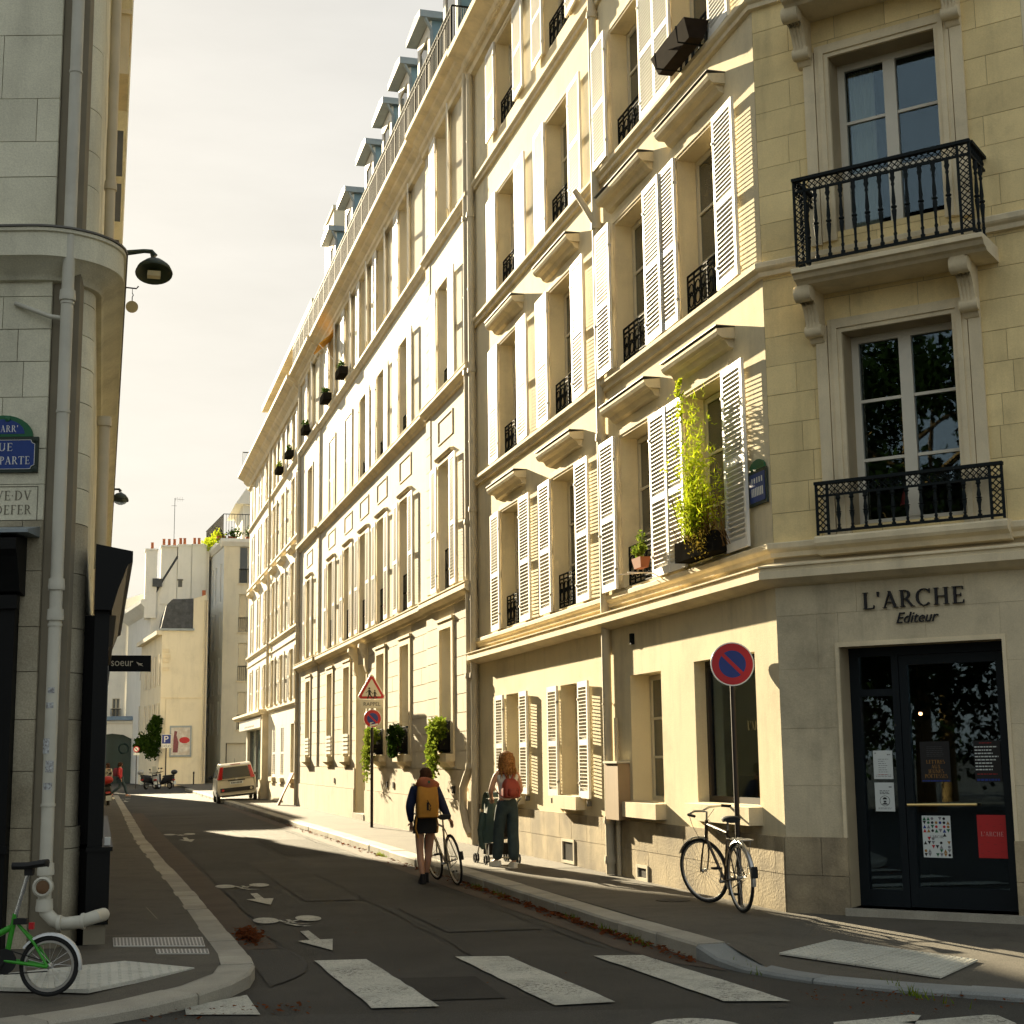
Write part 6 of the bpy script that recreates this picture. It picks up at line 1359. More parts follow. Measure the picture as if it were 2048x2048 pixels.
for lb, y, z in (('small planter on the upper sill second from the far end of the long facade', 45.1, 12.75), ('small planter on the upper sill third from the far end of the long facade', 41.9, 12.75), ('small planter on the farthest upper sill of the long facade', 49.75, 12.75), ('flower pot on an upper window of the six-bay building', 57.7, 12.85), ('flower pots on the upper window left of the long facade drainpipe', 54.5, 12.85)):
    t = thing('sill_planter', lb, 'plant', (FX-.2,y,z), group='pots on upper window sills'); mb = MB(); mb.box(FX-.36,FX-.1,y-.4,y+.4,z,z+.22); mb.build('trough', m_planter, t); mb = MB(); foliage(mb, (FX-.24,y,z+.34), .14,.42,.18,120,.09,rp); mb.build('foliage', m_leaf_d if y != 57.7 else m_leaf, t)
t = thing('orange_window_awning', 'small orange awning over a high window of the long facade', 'awning', (FX-.3,45.1,14.6)); mb = MB(FD); mb.prism([(44.5,0,14.95),(44.5,.55,14.45),(44.5,.52,14.42),(44.5,0,14.90)], [(45.7,0,14.95),(45.7,.55,14.45),(45.7,.52,14.42),(45.7,0,14.90)]); mb.build('canvas', mat('orange_canvas', (.62,.30,.03), .8, .05), t); mb = MB(FD); mb.tube([(44.5,.55,14.45),(44.5,.02,13.9)], .012, 4); mb.tube([(45.7,.55,14.45),(45.7,.02,13.9)], .012, 4); mb.build('awning_arm', m_white, t)
# ================================================================ BICYCLES  (local: +x forward, z up)
m_chrome = mat('worn_chrome', (.50,.49,.46), .3, .1, 10, metal=.8)
def wheel(t, x, r, m_rim, steer=None, spokes=28, tyre=.016):
    P = Matrix.Translation((x,0,r)) if steer is None else steer@Matrix.Translation((x,0,r))
    o = link('wheel', MB().lathe((0,-.035,0), [(.012,0),(.020,.01),(.012,.02),(.012,.05),(.020,.06),(.012,.07)], 10, (0,1,0)).mesh('hub', m_chrome, True), t, False, P)
    MB().torus((0,0,0), (0,1,0), r-tyre, tyre, 40, 8).build('tyre', m_rubber, o, True, False); MB().torus((0,0,0), (0,1,0), r-2.3*tyre, tyre*.75, 40, 6).build('rim', m_rim, o, True, False)
    mb = MB()
    for k in range(spokes): a = 2*math.pi*k/spokes; b = a+(.5 if k % 2 else -.5); s = .022*(1 if k % 4 < 2 else -1); mb.tube([(.02*math.cos(b),s,.02*math.sin(b)), ((r-2.3*tyre)*math.cos(a),0,(r-2.3*tyre)*math.sin(a))], .0014, 3, cap=False)
    mb.build('spokes', m_chrome, o, False, False); return o
def arcguard(r, a0, a1, w, m):
    mb = MB(); n = 18; ring = []
    for k in range(n+1):
        a = rad(lerp(a0, a1, k/n)); ring.append([mb.pt(((r+q)*math.cos(a), y, (r+q)*math.sin(a))) for y, q in ((-w,-.012),(-w*.6,.004),(0,.008),(w*.6,.004),(w,-.012))])
    for a, b in zip(ring, ring[1:]):
        for j in range(4): mb.face((a[j], a[j+1], b[j+1], b[j]))
    return mb.mesh('mudguard', m, True)
def bicycle(label, loc, yaw, lean, steer, m_fr, guards=True, rack=True, drop=False, mixte=False, r=.345, hb=.0):
    t = thing('bicycle', label, 'bicycle', loc, (lean,0,yaw)); L = 1.03; bb = (.44,0,.275); sx = (.27,0,.80); hd0 = Vector((.93,0,.66)); hd1 = Vector((.875,0,.87))
    ax = (hd1-hd0).normalized(); S = Matrix.Translation(hd0)@Matrix.Rotation(steer, 4, ax)@Matrix.Translation(-hd0)
    wheel(t, 0, r, m_chrome); wheel(t, L, r, m_chrome, S)
    mb = MB()
    if mixte: mb.tube([hd1-ax*.03,(.34,0,.56),(.30,0,.52)], .013, 8); mb.tube([hd0+ax*.06, (.40,0,.42)], .011, 8)
    else: mb.tube([hd1-ax*.03, (.285,0,.775)], .014, 8)
    mb.tube([hd0+ax*.03, bb], .016, 8); mb.tube([bb, sx], .015, 8); mb.tube([hd0-ax*.02, hd1+ax*.01], .019, 10)
    for y in (-.055,.055): mb.tube([(.43,y*.5,.275),(.0,y,r)], .009, 6); mb.tube([(.285,y*.25,.75),(.0,y,r)], .008, 6)
    mb.build('frame', m_fr, t, True, False)
    mb = MB(); 
    for y in (-.055,.055): mb.tube([hd0+Vector((.01,y*.6,-.02)), (L-.06,y,.52), (L,y,r)], .010, 6)
    mb.tube([hd0+Vector((.01,-.035,-.02)), hd0+Vector((.01,.035,-.02))], .012, 6); link('fork', mb.mesh('fork', m_fr, True), t, False, S)
    mb = MB(); st = hd1+ax*(.10+hb); mb.tube([hd1, st, st+Vector((.07,0,.01))], .012, 8); c = st+Vector((.07,0,.01))
    if drop: mb.tube([c+Vector((0,-.21,0)), c, c+Vector((0,.21,0))], .012, 6); [mb.tube([c+Vector((0,y,0)), c+Vector((.09,y,-.01)), c+Vector((.12,y,-.06)), c+Vector((.07,y,-.14)), c+Vector((-.03,y,-.14))], .012, 6) for y in (-.21,.21)]
    else: mb.tube([c+Vector((-.15,-.29,-.005)), c+Vector((-.05,-.26,.01)), c+Vector((.0,-.12,.02)), c, c+Vector((.0,.12,.02)), c+Vector((-.05,.26,.01)), c+Vector((-.15,.29,-.005))], .011, 8)
    hbo = link('handlebar', mb.mesh('handlebar', m_chrome, True), t, False, S); mb = MB()
    for y in (-.285,.285): mb.tube([c+Vector((-.05,y*.93,.01)), c+Vector((-.16,y*1.02,-.005))], .016, 8)
    if not drop: link('grip', mb.mesh('grip', m_rubber, True), hbo, False)
    mb = MB(); mb.tube([c+Vector((.0,.2,-.01)), c+Vector((.03,.15,-.12)), hd0+Vector((.06,.02,.0))], .003, 4); mb.tube([c+Vector((.0,-.2,-.01)), c+Vector((.05,-.12,-.1)), (.7,.0,.72)], .003, 4); link('brake_cable', mb.mesh('brake_cable', m_rubber), hbo, False)
    mb = MB(); mb.tube([sx, (.245,0,.90)], .012, 8); mb.build('seat_post', m_chrome, t, True, False)
    mb = MB(); rows = [(-.14,.085,.90),(-.10,.10,.915),(-.02,.075,.915),(.06,.035,.905),(.13,.022,.90)]; rg_ = []
    for x, w, z in rows: rg_.append([mb.pt((.24+x, w*math.cos(q), z+.008+(.028 if math.sin(q) > 0 else .03)*math.sin(q))) for q in [k*math.pi/5 for k in range(10)]])
    for a, b in zip(rg_, rg_[1:]):
        for j in range(10): mb.face((a[j], a[(j+1)%10], b[(j+1)%10], b[j]))
    mb.face(rg_[0]); mb.face(rg_[-1][::-1]); mb.build('saddle', m_rubber, t, True, False)
    mb = MB(); mb.lathe((.44,-.045,.275), [(.09,0),(.092,.004),(.09,.008)], 24, (0,1,0)); mb.tube([(.44,-.06,.275),(.52,-.065,.13)], .009, 6); mb.tube([(.44,.05,.275),(.36,.06,.42)], .009, 6); mb.tube([(.44,-.06,.275),(.44,.06,.275)], .016, 8); cr = mb.build('crank', m_chrome, t, True, False)
    mb = MB(); mb.box(.47,.57,-.16,-.075,.12,.14); mb.box(.31,.41,.07,.155,.41,.43); mb.build('pedal', m_rubber, cr, False, False)
    mb = MB(); mb.tube([(.44,-.041,.365),(0,-.041,r+.03)], .005, 4); mb.tube([(.44,-.041,.185),(0,-.041,r-.03)], .005, 4); mb.build('chain', m_rubber, t, False, False)
    if guards:
        link('mudguard', arcguard(r+.018, 15, 190, .026, m_chrome), t, False, Matrix.Translation((0,0,r))); link('mudguard', arcguard(r+.018, -10 if mixte else 30, 110, .024, m_chrome), t, False, S@Matrix.Translation((L,0,r)))
    if rack:
        mb = MB(); [mb.tube([(.16,y,r+.38),(-.26,y,r+.38)], .006, 6) for y in (-.06,0,.06)]; [mb.tube([(-.2,y,r+.38),(0,y*1.1,r)], .005, 5) for y in (-.06,.06)]; mb.tube([(-.26,-.06,r+.38),(-.26,.06,r+.38)], .006, 6); mb.build('rack', m_chrome, t, True, False)
    mb = MB(); mb.box(-.40,-.37,-.03,.03,r+.02,r+.13); mb.build('rear_light', m_rubber, t, False, False)
    return t
m_olive = mat('dark_bronze_paint', (.055,.04,.025), .35, .1, 8); m_champ = mat('champagne_paint', (.36,.30,.20), .35, .1, 8)
bicycle('dark bicycle with chrome mudguards parked against the no-parking post', (6.27,14.14,.13), rad(87.5), rad(-2), rad(28), m_olive, mixte=False)
bicycle('champagne racing bicycle wheeled along by the woman with the ochre backpack', (4.72,20.0,.0), rad(93), rad(-9), rad(4), m_champ, guards=False, rack=False, drop=True)
# green folding bicycle, facing left, rear wheel in view
t = thing('folding_bicycle', 'bright green folding bicycle with small wheels at the left kerb corner', 'bicycle', (-.29,11.12,.105), (0,0,math.pi-YAW+rad(3)))
m_gr = mat('bright_green_paint', (.035,.28,.018), .35, .05, 6); r = .205
wheel(t, 0, r, m_chrome, None, 20, .017); wheel(t, 1.04, r, m_chrome, None, 20, .017)
mb = MB(); mb.tube([(0,.05,r),(.30,.03,.25)], .012, 8); mb.tube([(0,-.05,r),(.30,-.03,.25)], .012, 8); mb.tube([(0,.045,r),(.10,.03,.36),(.235,.0,.50)], .010, 8); mb.tube([(0,-.045,r),(.10,-.03,.36),(.235,.0,.50)], .010, 8); mb.tube([(.30,0,.24),(.245,0,.56)], .019, 10); mb.tube([(.27,0,.47),(.40,0,.40),(.65,0,.37),(.95,0,.52)], .022, 10); mb.tube([(.30,0,.25),(.42,0,.39)], .012, 8); mb.tube([(.98,0,.42),(.95,0,.60)], .020, 8); mb.tube([(.98,0,.42),(1.04,0,r)], .014, 8); mb.build('frame', m_gr, t, True, False)
mb = MB(); mb.tube([(.255,0,.5),(.165,0,.84)], .016, 12); mb.build('seat_post', m_steel, t, True, False)
mb = MB(); mb.tube([(.95,0,.60),(.90,0,1.0)], .016, 8); mb.tube([(.90,-.27,1.02),(.90,0,1.0),(.90,.27,1.02)], .012, 8); mb.build('handlebar', m_rubber, t, True, False)
mb = MB(); rg_ = []
for x, w, z in ((-.13,.03,.90),(-.12,.075,.905),(-.07,.085,.90),(.02,.055,.885),(.12,.025,.885)): rg_.append([mb.pt((.16+x, w*math.cos(q), z+.026*math.sin(q))) for q in [k*math.pi/5 for k in range(10)]])
for a, b in zip(rg_, rg_[1:]):
    for j in range(10): mb.face((a[j], a[(j+1)%10], b[(j+1)%10], b[j]))
mb.face(rg_[0]); mb.face(rg_[-1][::-1]); mb.box(.13,.19,-.025,.025,.82,.872); mb.build('saddle', m_rubber, t, True, False)
link('mudguard', arcguard(r+.014, 35, 188, .026, mat('silver_guard', (.55,.56,.55), .35, .05, metal=.3)), t, False, Matrix.Translation((0,0,r)))
mb = MB(); mb.lathe((.30,.035,.245), [(.085,0),(.086,.005)], 24, (0,1,0)); mb.tube([(.30,.05,.245),(.38,.055,.11)], .009, 6); mb.tube([(.30,.038,.33),(0,.038,r+.03)], .004, 4); mb.tube([(.30,.038,.16),(0,.038,r-.03)], .004, 4); mb.build('crank', m_rubber, t, True, False)
mb = MB(); mb.box(.115,.145,-.02,.02,.455,.50); mb.build('rear_light', m_red, t, False, False); mb = MB(); mb.box(.16,.25,-.03,.03,.49,.53); mb.build('brake', m_rubber, t, False, False)
# ================================================================ PEOPLE
def skin(name, J, bones, m, parent, sub=2, root=0):
    keys = list(J); ix = {k: i for i, k in enumerate(keys)}
    me = bpy.data.meshes.new(name); me.from_pydata([J[k][:3] for k in keys], [(ix[a], ix[b]) for a, b in bones], [])
    o = bpy.data.objects.new(name, me); COL.objects.link(o); o.modifiers.new('s', 'SKIN'); sd = o.modifiers.new('d', 'SUBSURF'); sd.levels = sub; sd.render_levels = sub
    for k in keys:
        r = J[k][3]; d = me.skin_vertices[0].data[ix[k]]; d.radius = r if isinstance(r, tuple) else (r, r); d.use_root = ix[k] == root
    bpy.context.view_layer.update(); out = bpy.data.meshes.new_from_object(o.evaluated_get(bpy.context.evaluated_depsgraph_get()))
    bpy.data.objects.remove(o); bpy.data.meshes.remove(me); out.materials.clear(); out.materials.append(m); out.polygons.foreach_set('use_smooth', [True]*len(out.polygons)); out.name = name
    return link(name, out, parent, False)
def hand(J, B, wr, p, d, side, up_=(0,0,1)):
    "palm and five fingers; d = direction of the fingers"
    p = Vector(p); d = Vector(d).normalized(); s = d.cross(Vector(up_)).normalized() if abs(d.z) < .9 else Vector((1,0,0)); cu_ = s.cross(d)
    k = 'palm'+wr; J[k] = (*(p+d*.045), (.028,.016)); B.append((wr, k))
    for i, (o_, l) in enumerate(((-.024,.060),(-.008,.072),(.008,.068),(.024,.052))):
        a = p+d*.085+s*o_; b = a+d*l*.55-cu_*.010; c = b+d*l*.35-cu_*.022; n = 'f%d%s' % (i, wr)
        J[n+'a'] = (*a, .0095); J[n+'b'] = (*b, .0085); J[n+'c'] = (*c, .007); B += [(k, n+'a'), (n+'a', n+'b'), (n+'b', n+'c')]
    a = p+d*.03+s*.034*side; b = a+d*.03+s*.016*side-cu_*.012; J['t'+wr] = (*a, .010); J['u'+wr] = (*b, .008); B += [(k, 't'+wr), ('t'+wr, 'u'+wr)]
def body(parent, P, scale_w=1., hair=None):
    "P: joints overriding the standing figure (1.65 m), facing +y"
    J = {'pelvis': (0,0,.90,(.135,.105)), 'waist': (0,0,1.04,(.115,.085)), 'chest': (0,0,1.22,(.135,.095)), 'upper': (0,0,1.34,(.10,.075)), 'neck': (0,.0,1.42,.045), 'skull0': (0,.012,1.475,(.058,.066)), 'skull1': (0,.015,1.545,(.074,.088)), 'skull2': (0,.01,1.61,(.060,.072)),
         'nose': (0,.105,1.525,.012), 'hipL': (-.085,0,.86,.088), 'kneeL': (-.085,.02,.47,.054), 'calfL': (-.085,-.01,.33,.057), 'ankL': (-.085,0,.09,.034), 'toeL': (-.09,.12,.035,.03), 'hipR': (.085,0,.86,.088), 'kneeR': (.085,.02,.47,.054), 'calfR': (.085,-.01,.33,.057), 'ankR': (.085,0,.09,.034), 'toeR': (.09,.12,.035,.03),
         'shL': (-.165,0,1.345,.050), 'elL': (-.20,-.03,1.08,.038), 'wrL': (-.18,.08,.86,.025), 'shR': (.165,0,1.345,.050), 'elR': (.20,-.03,1.08,.038), 'wrR': (.18,.08,.86,.025)}
    for k, v in P.items(): J[k] = (*v, J[k][3]) if len(v) == 3 else v
    B = [('pelvis','waist'),('waist','chest'),('chest','upper'),('upper','neck'),('neck','skull0'),('skull0','skull1'),('skull1','skull2'),('skull1','nose')]
    for s in 'LR': B += [('pelvis','hip'+s),('hip'+s,'knee'+s),('knee'+s,'calf'+s),('calf'+s,'ank'+s),('ank'+s,'toe'+s),('upper','sh'+s),('sh'+s,'el'+s),('el'+s,'wr'+s)]
    for s, sd in (('L',-1),('R',1)): hand(J, B, 'wr'+s, J['wr'+s][:3], Vector(J['wr'+s][:3])-Vector(J['el'+s][:3]), sd)
    skin('body', J, B, m_skin, parent); return J
def garment(name, J, chain, m, parent, grow, over={}, sub=2):
    K = {}
    for a, b in chain:
        for k in (a, b):
            if k not in K:
                r = J[k][3]; g = over.get(k, grow); K[k] = (*J[k][:3], (r[0]+g, r[1]+g) if isinstance(r, tuple) else r+g)
    return skin(name, K, chain, m, parent, sub)
def lathe_ell(mb, c, rows, n=20):
    rings = [[mb.pt((c[0]+ox+rx*math.cos(2*math.pi*j/n), c[1]+oy+ry*math.sin(2*math.pi*j/n), z)) for j in range(n)] for rx, ry, z, ox, oy in rows]
    for a, b in zip(rings, rings[1:]):
        for j in range(n): mb.face((a[j], a[(j+1)%n], b[(j+1)%n], b[j]))
    mb.face(rings[0][::-1]); mb.face(rings[-1])
def shoe(parent, J, s, m, sole, h=.09):
    a = Vector(J['ank'+s][:3]); tdir = Vector(J['toe'+s][:3])-a; tdir.z = 0; tdir.normalize(); n_ = Vector((-tdir.y, tdir.x, 0)); z0 = J['toe'+s][2]-.035
    mb = MB(); rows = []
    for f, w, hh in ((-.075,.028,h),(-.05,.040,h+.015),(.0,.042,h+.01),(.06,.043,.075),(.12,.045,.055),(.165,.034,.045),(.185,.012,.03)):
        c = a+tdir*f; rows.append([mb.pt((*(c+n_*w)[:2], z0)), mb.pt((*(c+n_*w*.85)[:2], z0+hh)), mb.pt((*(c-n_*w*.85)[:2], z0+hh)), mb.pt((*(c-n_*w)[:2], z0))])
    for p, q in zip(rows, rows[1:]):
        for j in range(4): mb.face((p[j], p[(j+1)%4], q[(j+1)%4], q[j]))
    mb.face(rows[0]); mb.face(rows[-1][::-1]); mb.build('shoe', m, parent, True, False)
def hairmass(parent, name, c, rows, m, seed, strands=60, ln=.2):
    mb = MB(); lathe_ell(mb, c, rows, 18); o = mb.build(name, m, parent, True, False); rh = random.Random(seed); mb = MB()
    for k in range(strands):
        a = rh.uniform(0,6.28); rx, ry, z, ox, oy = rows[min(len(rows)-1, 1+rh.randrange(max(1,len(rows)-2)))]; p = Vector((c[0]+ox+rx*1.0*math.cos(a), c[1]+oy+ry*1.0*math.sin(a), z)); q = p+Vector((rh.gauss(0,.015), rh.gauss(0,.015), -ln*rh.uniform(.4,1))); mb.tube([p, p.lerp(q,.5)+Vector((.008*math.cos(a),.008*math.sin(a),0)), q], [.009,.007,.002], 4)
    mb.build('hair_strands', m, o, True, False)
m_hair_d = mat('dark_brown_hair', (.05,.022,.010), .7, .3, 40, spec=.12); m_hair_b = mat('auburn_blond_hair', (.36,.165,.045), .6, .35, 60, spec=.25, col2=(.22,.085,.022))
m_navy_c = mat('navy_wool', (.012,.018,.055), .9, .15, 12); m_black_c = mat('black_cloth', (.012,.011,.012), .9, .2, 10); m_white_c = mat('white_cotton', (.70,.67,.60), .9, .06, 8); m_denim = mat('dark_denim', (.035,.055,.060), .9, .2, 14)
m_ochre = mat('ochre_canvas', (.44,.20,.028), .85, .12, 10); m_rust = mat('rust_nylon', (.30,.075,.022), .6, .15, 10); m_redbag = mat('red_leather', (.28,.035,.018), .5, .15, 10); m_green_c = mat('green_waxed_cloth', (.045,.075,.060), .7, .15, 8); m_red_c = mat('red_jacket', (.45,.03,.03), .7, .1, 6)
# woman wheeling the bicycle
W1 = thing('person', 'person in navy sweater and black shorts wheeling a bicycle along the kerb', 'person', (4.36,20.40,0), (0,0,rad(-3)), scale=.945)
J = body(W1, {'elR': (.27,.05,1.10), 'wrR': (.385,.16,.91), 'elL': (-.235,-.05,1.10), 'wrL': (-.20,.06,.88), 'ankL': (-.045,-.03,.10), 'kneeL': (-.075,.03,.47), 'calfL': (-.07,-.01,.33), 'toeL': (-.05,.10,.04), 'ankR': (.04,.20,.10), 'kneeR': (.075,.12,.48), 'calfR': (.06,.14,.33), 'toeR': (.045,.33,.04),
    'skull0': (.01,.05,1.47,(.058,.066)), 'skull1': (.02,.07,1.53,(.074,.088)), 'skull2': (.02,.075,1.59,(.060,.072)), 'nose': (.085,.13,1.505,.012), 'neck': (0,.02,1.42,.045)})
arm = lambda s: [('upper','sh'+s),('sh'+s,'el'+s),('el'+s,'wr'+s)]
torso = [('pelvis','waist'),('waist','chest'),('chest','upper')]
garment('sweater', J, torso+arm('L')+arm('R'), m_navy_c, W1, .028, {'pelvis': .030, 'wrL': .018, 'wrR': .018, 'elL': .034, 'elR': .034})
mb = MB(); lathe_ell(mb, (0,0,0), [(.185,.15,.72,0,.01),(.178,.145,.80,0,0),(.165,.135,.90,0,0),(.15,.12,.97,0,0)]); mb.build('shorts', m_black_c, W1, True, False)
for s in 'LR': shoe(W1, J, s, m_black_c, m_rubber, .13)
hairmass(W1, 'hair', (.02,.055,0), [(.012,.012,1.664,0,.01),(.045,.05,1.657,0,.008),(.072,.082,1.635,0,.004),(.086,.10,1.595,0,0),(.088,.104,1.55,0,-.006),(.08,.09,1.505,-.004,-.02),(.06,.06,1.465,-.006,-.035)], m_hair_d, 1, 60, .07)
W = WM[W1]
B1 = thing('backpack', 'ochre roll-top backpack with a rust red collar worn on the back', 'backpack', (W@Vector((0,-.2,.95)))[:], (0,0,rad(-3)), scale=.945)
o3 = Vector((0,-.2,.95))
def bagbox(rows, name, m, parent):
    mb = MB(); rings = []
    for z, w, y0, y1 in rows:
        pts = []
        for (cx, cy, st) in ((w-.04,y1-.04,0),(-w+.04,y1-.04,90),(-w+.04,y0+.04,180),(w-.04,y0+.04,270)):
            for q in (0,30,60,90): pts.append((cx+.04*math.cos(rad(st+q)), cy+.04*math.sin(rad(st+q)), z))
        rings.append([mb.pt(Vector(p)-o3) for p in pts])
    n = len(rings[0])
    for a, b in zip(rings, rings[1:]):
        for j in range(n): mb.face((a[j], a[(j+1)%n], b[(j+1)%n], b[j]))
    mb.face(rings[0][::-1]); mb.face(rings[-1]); return mb.build(name, m, parent, True, False)
bagbox([(.945,.13,-.27,-.13),(.96,.15,-.31,-.12),(1.10,.155,-.33,-.12),(1.25,.150,-.31,-.12),(1.38,.14,-.27,-.11),(1.40,.13,-.25,-.11)], 'sack', m_ochre, B1)
mb = MB(); q = lambda x, y, z: Vector((x,y,z))-o3
rows_ = [(.125,.075,1.355,.005,-.19),(.16,.09,1.385,.012,-.185),(.172,.098,1.425,.012,-.18),(.155,.088,1.46,.0,-.175),(.12,.07,1.49,-.02,-.17),(.075,.05,1.515,-.04,-.165),(.03,.025,1.53,-.05,-.16)]
lathe_ell(mb, (0,0,0), [(a_,b_,z_-o3.z,c_-o3.x,d_-o3.y) for a_,b_,z_,c_,d_ in rows_], 18)
mb.build('roll_top', m_rust, B1, True, False)
mb = MB(); mb.tube([q(-.14,-.14,.98),q(-.17,-.18,.80),q(-.13,-.20,.66)], .012, 4); mb.tube([q(.14,-.14,.98),q(.16,-.17,.84),q(.15,-.18,.74)], .012, 4)
for x in (-.11,.11): mb.tube([q(x,-.12,1.38),q(x*1.15,-.02,1.44),q(x*1.2,.10,1.36),q(x*1.3,.12,1.2)], .016, 5)
mb.build('strap', m_ochre, B1, True, False)
mb = MB(); mb.box(*[v for v in (-.03-o3.x,.0-o3.x,-.336-o3.y,-.333-o3.y,1.06-o3.z,1.17-o3.z)]); mb.tube([q(.015,-.334,1.10),q(.03,-.334,1.12),q(.0,-.336,1.16),q(-.02,-.334,1.2)], .006, 4); mb.tube([q(-.02,-.336,1.08),q(.02,-.336,1.05),q(.03,-.336,1.09)], .006, 4); mb.build('printed_emblem', m_black_c, B1, False, False)
mb = MB(); mb.box(.0-o3.x,.03-o3.x,-.275-o3.y,-.262-o3.y,1.44-o3.z,1.475-o3.z); mb.build('patch', m_green_e, B1, False, False)
# woman with the pushchair
W2 = thing('person', 'person with shoulder-length fair hair in a white top and jeans pushing a pushchair', 'person', (5.72,21.1,.13), (0,0,rad(4)), scale=.985)
J = body(W2, {'elL': (-.26,-.02,1.10), 'wrL': (-.17,.20,1.0), 'elR': (.22,-.02,1.10), 'wrR': (.16,.22,1.0), 'ankL': (-.10,.20,.10), 'kneeL': (-.095,.12,.48), 'calfL': (-.095,.13,.32), 'toeL': (-.14,.31,.045), 'ankR': (.07,-.08,.09), 'kneeR': (.085,.0,.47), 'calfR': (.08,-.05,.33), 'toeR': (.07,.05,.035)})
garment('top', J, torso+[('upper','shL'),('upper','shR')], m_white_c, W2, .018, {'shL': .016, 'shR': .016, 'pelvis': .006})
for s in 'LR': J['ank'+s] = (*J['ank'+s][:3], .034)
garment('jeans', J, [('waist','pelvis'),('pelvis','hipL'),('hipL','kneeL'),('kneeL','calfL'),('calfL','ankL'),('pelvis','hipR'),('hipR','kneeR'),('kneeR','calfR'),('calfR','ankR')], m_denim, W2, .022, {'waist': .004, 'kneeL': .034, 'kneeR': .034, 'calfL': .036, 'calfR': .036, 'ankL': .044, 'ankR': .044})
for s in 'LR': shoe(W2, J, s, m_white_c, m_white_c, .07)
hairmass(W2, 'hair', (0,-.0,0), [(.03,.03,1.685,0,.01),(.085,.095,1.655,0,0),(.108,.115,1.60,0,-.005),(.118,.118,1.52,0,-.015),(.125,.11,1.44,0,-.03),(.125,.095,1.385,0,-.045),(.09,.06,1.35,0,-.055)], m_hair_b, 2, 130, .16)
W = WM[W2]; o3 = Vector((0,-.2,1.0))
B2 = thing('backpack', 'small red leather backpack worn over the white top', 'backpack', (W@o3)[:], (0,0,rad(4)), scale=.985)
bagbox([(1.0,.10,-.24,-.11),(1.02,.125,-.27,-.10),(1.12,.13,-.28,-.10),(1.22,.115,-.25,-.10),(1.27,.08,-.20,-.10),(1.285,.06,-.18,-.11)], 'sack', m_redbag, B2)
bagbox([(1.03,.07,-.30,-.25),(1.06,.08,-.315,-.25),(1.13,.075,-.305,-.25)], 'front_pocket', m_redbag, B2)
q = lambda x, y, z: Vector((x,y,z))-o3; mb = MB()
for x in (-1,1): mb.tube([q(x*.03,-.13,1.27),q(x*.07,-.12,1.36),q(x*.11,-.06,1.42),q(x*.13,.04,1.40),q(x*.15,.10,1.28)], .013, 5); mb.tube([q(x*.11,-.13,1.02),q(x*.16,-.06,1.08),q(x*.17,.05,1.15)], .008, 4)
mb.build('strap', m_redbag, B2, True, False)
# pushchair with a green jacket draped over it
PC = thing('pushchair', 'folding pushchair with dark seat pushed along the sunlit pavement', 'pushchair', (5.80,21.95,.13), (0,0,rad(2)))
mb = MB()
for x in (-.22,.22):
    mb.tube([(x,-.50,.98),(x,-.36,.92),(x,.10,.45),(x,.34,.12)], .012, 6); mb.tube([(x,-.22,.08),(x,.02,.55),(x,.18,.80)], .012, 6)
mb.tube([(-.22,-.50,.98),(.22,-.50,.98)], .014, 6); mb.tube([(-.22,-.22,.1),(.22,-.22,.1)], .01, 6); mb.build('frame', m_chrome, PC, True, False)
for x in (-.24,.24):
    for y in (-.22,.34):
        for dx in (-.02,.02): o = MB().torus((x+dx,y,.075), (1,0,0), .06, .015, 18, 6).build('wheel', m_rubber, PC, True, False)
mb = MB(); mb.hexa([(-.20,-.12,.40),(.20,-.12,.40),(.20,.22,.34),(-.20,.22,.34),(-.20,-.30,.86),(.20,-.30,.86),(.20,-.24,.88),(-.20,-.24,.88)]); mb.box(-.19,.19,-.18,.12,.14,.30); mb.build('seat', m_black_c, PC, False, False)
mb = MB(); n = 10; rows = []
for k in range(n+1): a = math.pi*k/n; rows.append([mb.pt((x, -.08-.24*math.cos(a)*.9, .80+.26*math.sin(a))) for x in (-.21,0,.21)])
for a, b in zip(rows, rows[1:]):
    for j in range(2): mb.face((a[j], a[j+1], b[j+1], b[j]))
mb.build('hood', m_green_c, PC, True, False)
JK = thing('draped_jacket', 'green jacket draped over the left side of the pushchair handle', 'jacket', (5.60,21.55,.6), (0,0,rad(2))); mb = MB(); rj = random.Random(4); rows = []
for k in range(13):
    z = .50-.62*k/12; w = .10+.11*(k/12)**.7; row = []
    for j in range(16):
        a = 2*math.pi*j/16; f = 1+.16*math.sin(3*a+k*.5)+.06*math.sin(7*a); row.append(mb.pt((w*.72*f*math.cos(a)-.02*k/12, w*.8*f*math.sin(a), z-.02*math.sin(2*a)*k/12)))
    rows.append(row)
for a, b in zip(rows, rows[1:]):
    for j in range(16): mb.face((a[j], a[(j+1)%16], b[(j+1)%16], b[j]))
mb.face(rows[0][::-1]); mb.face(rows[-1]); mb.build('cloth', m_green_c, JK, True, False); mb = MB(); mb.tube([(-.12,-.02,.30),(-.17,-.02,.05),(-.15,-.02,-.18),(-.13,-.02,-.22)], [.055,.05,.045,.03], 8); mb.build('sleeve', m_green_c, JK, True, False)
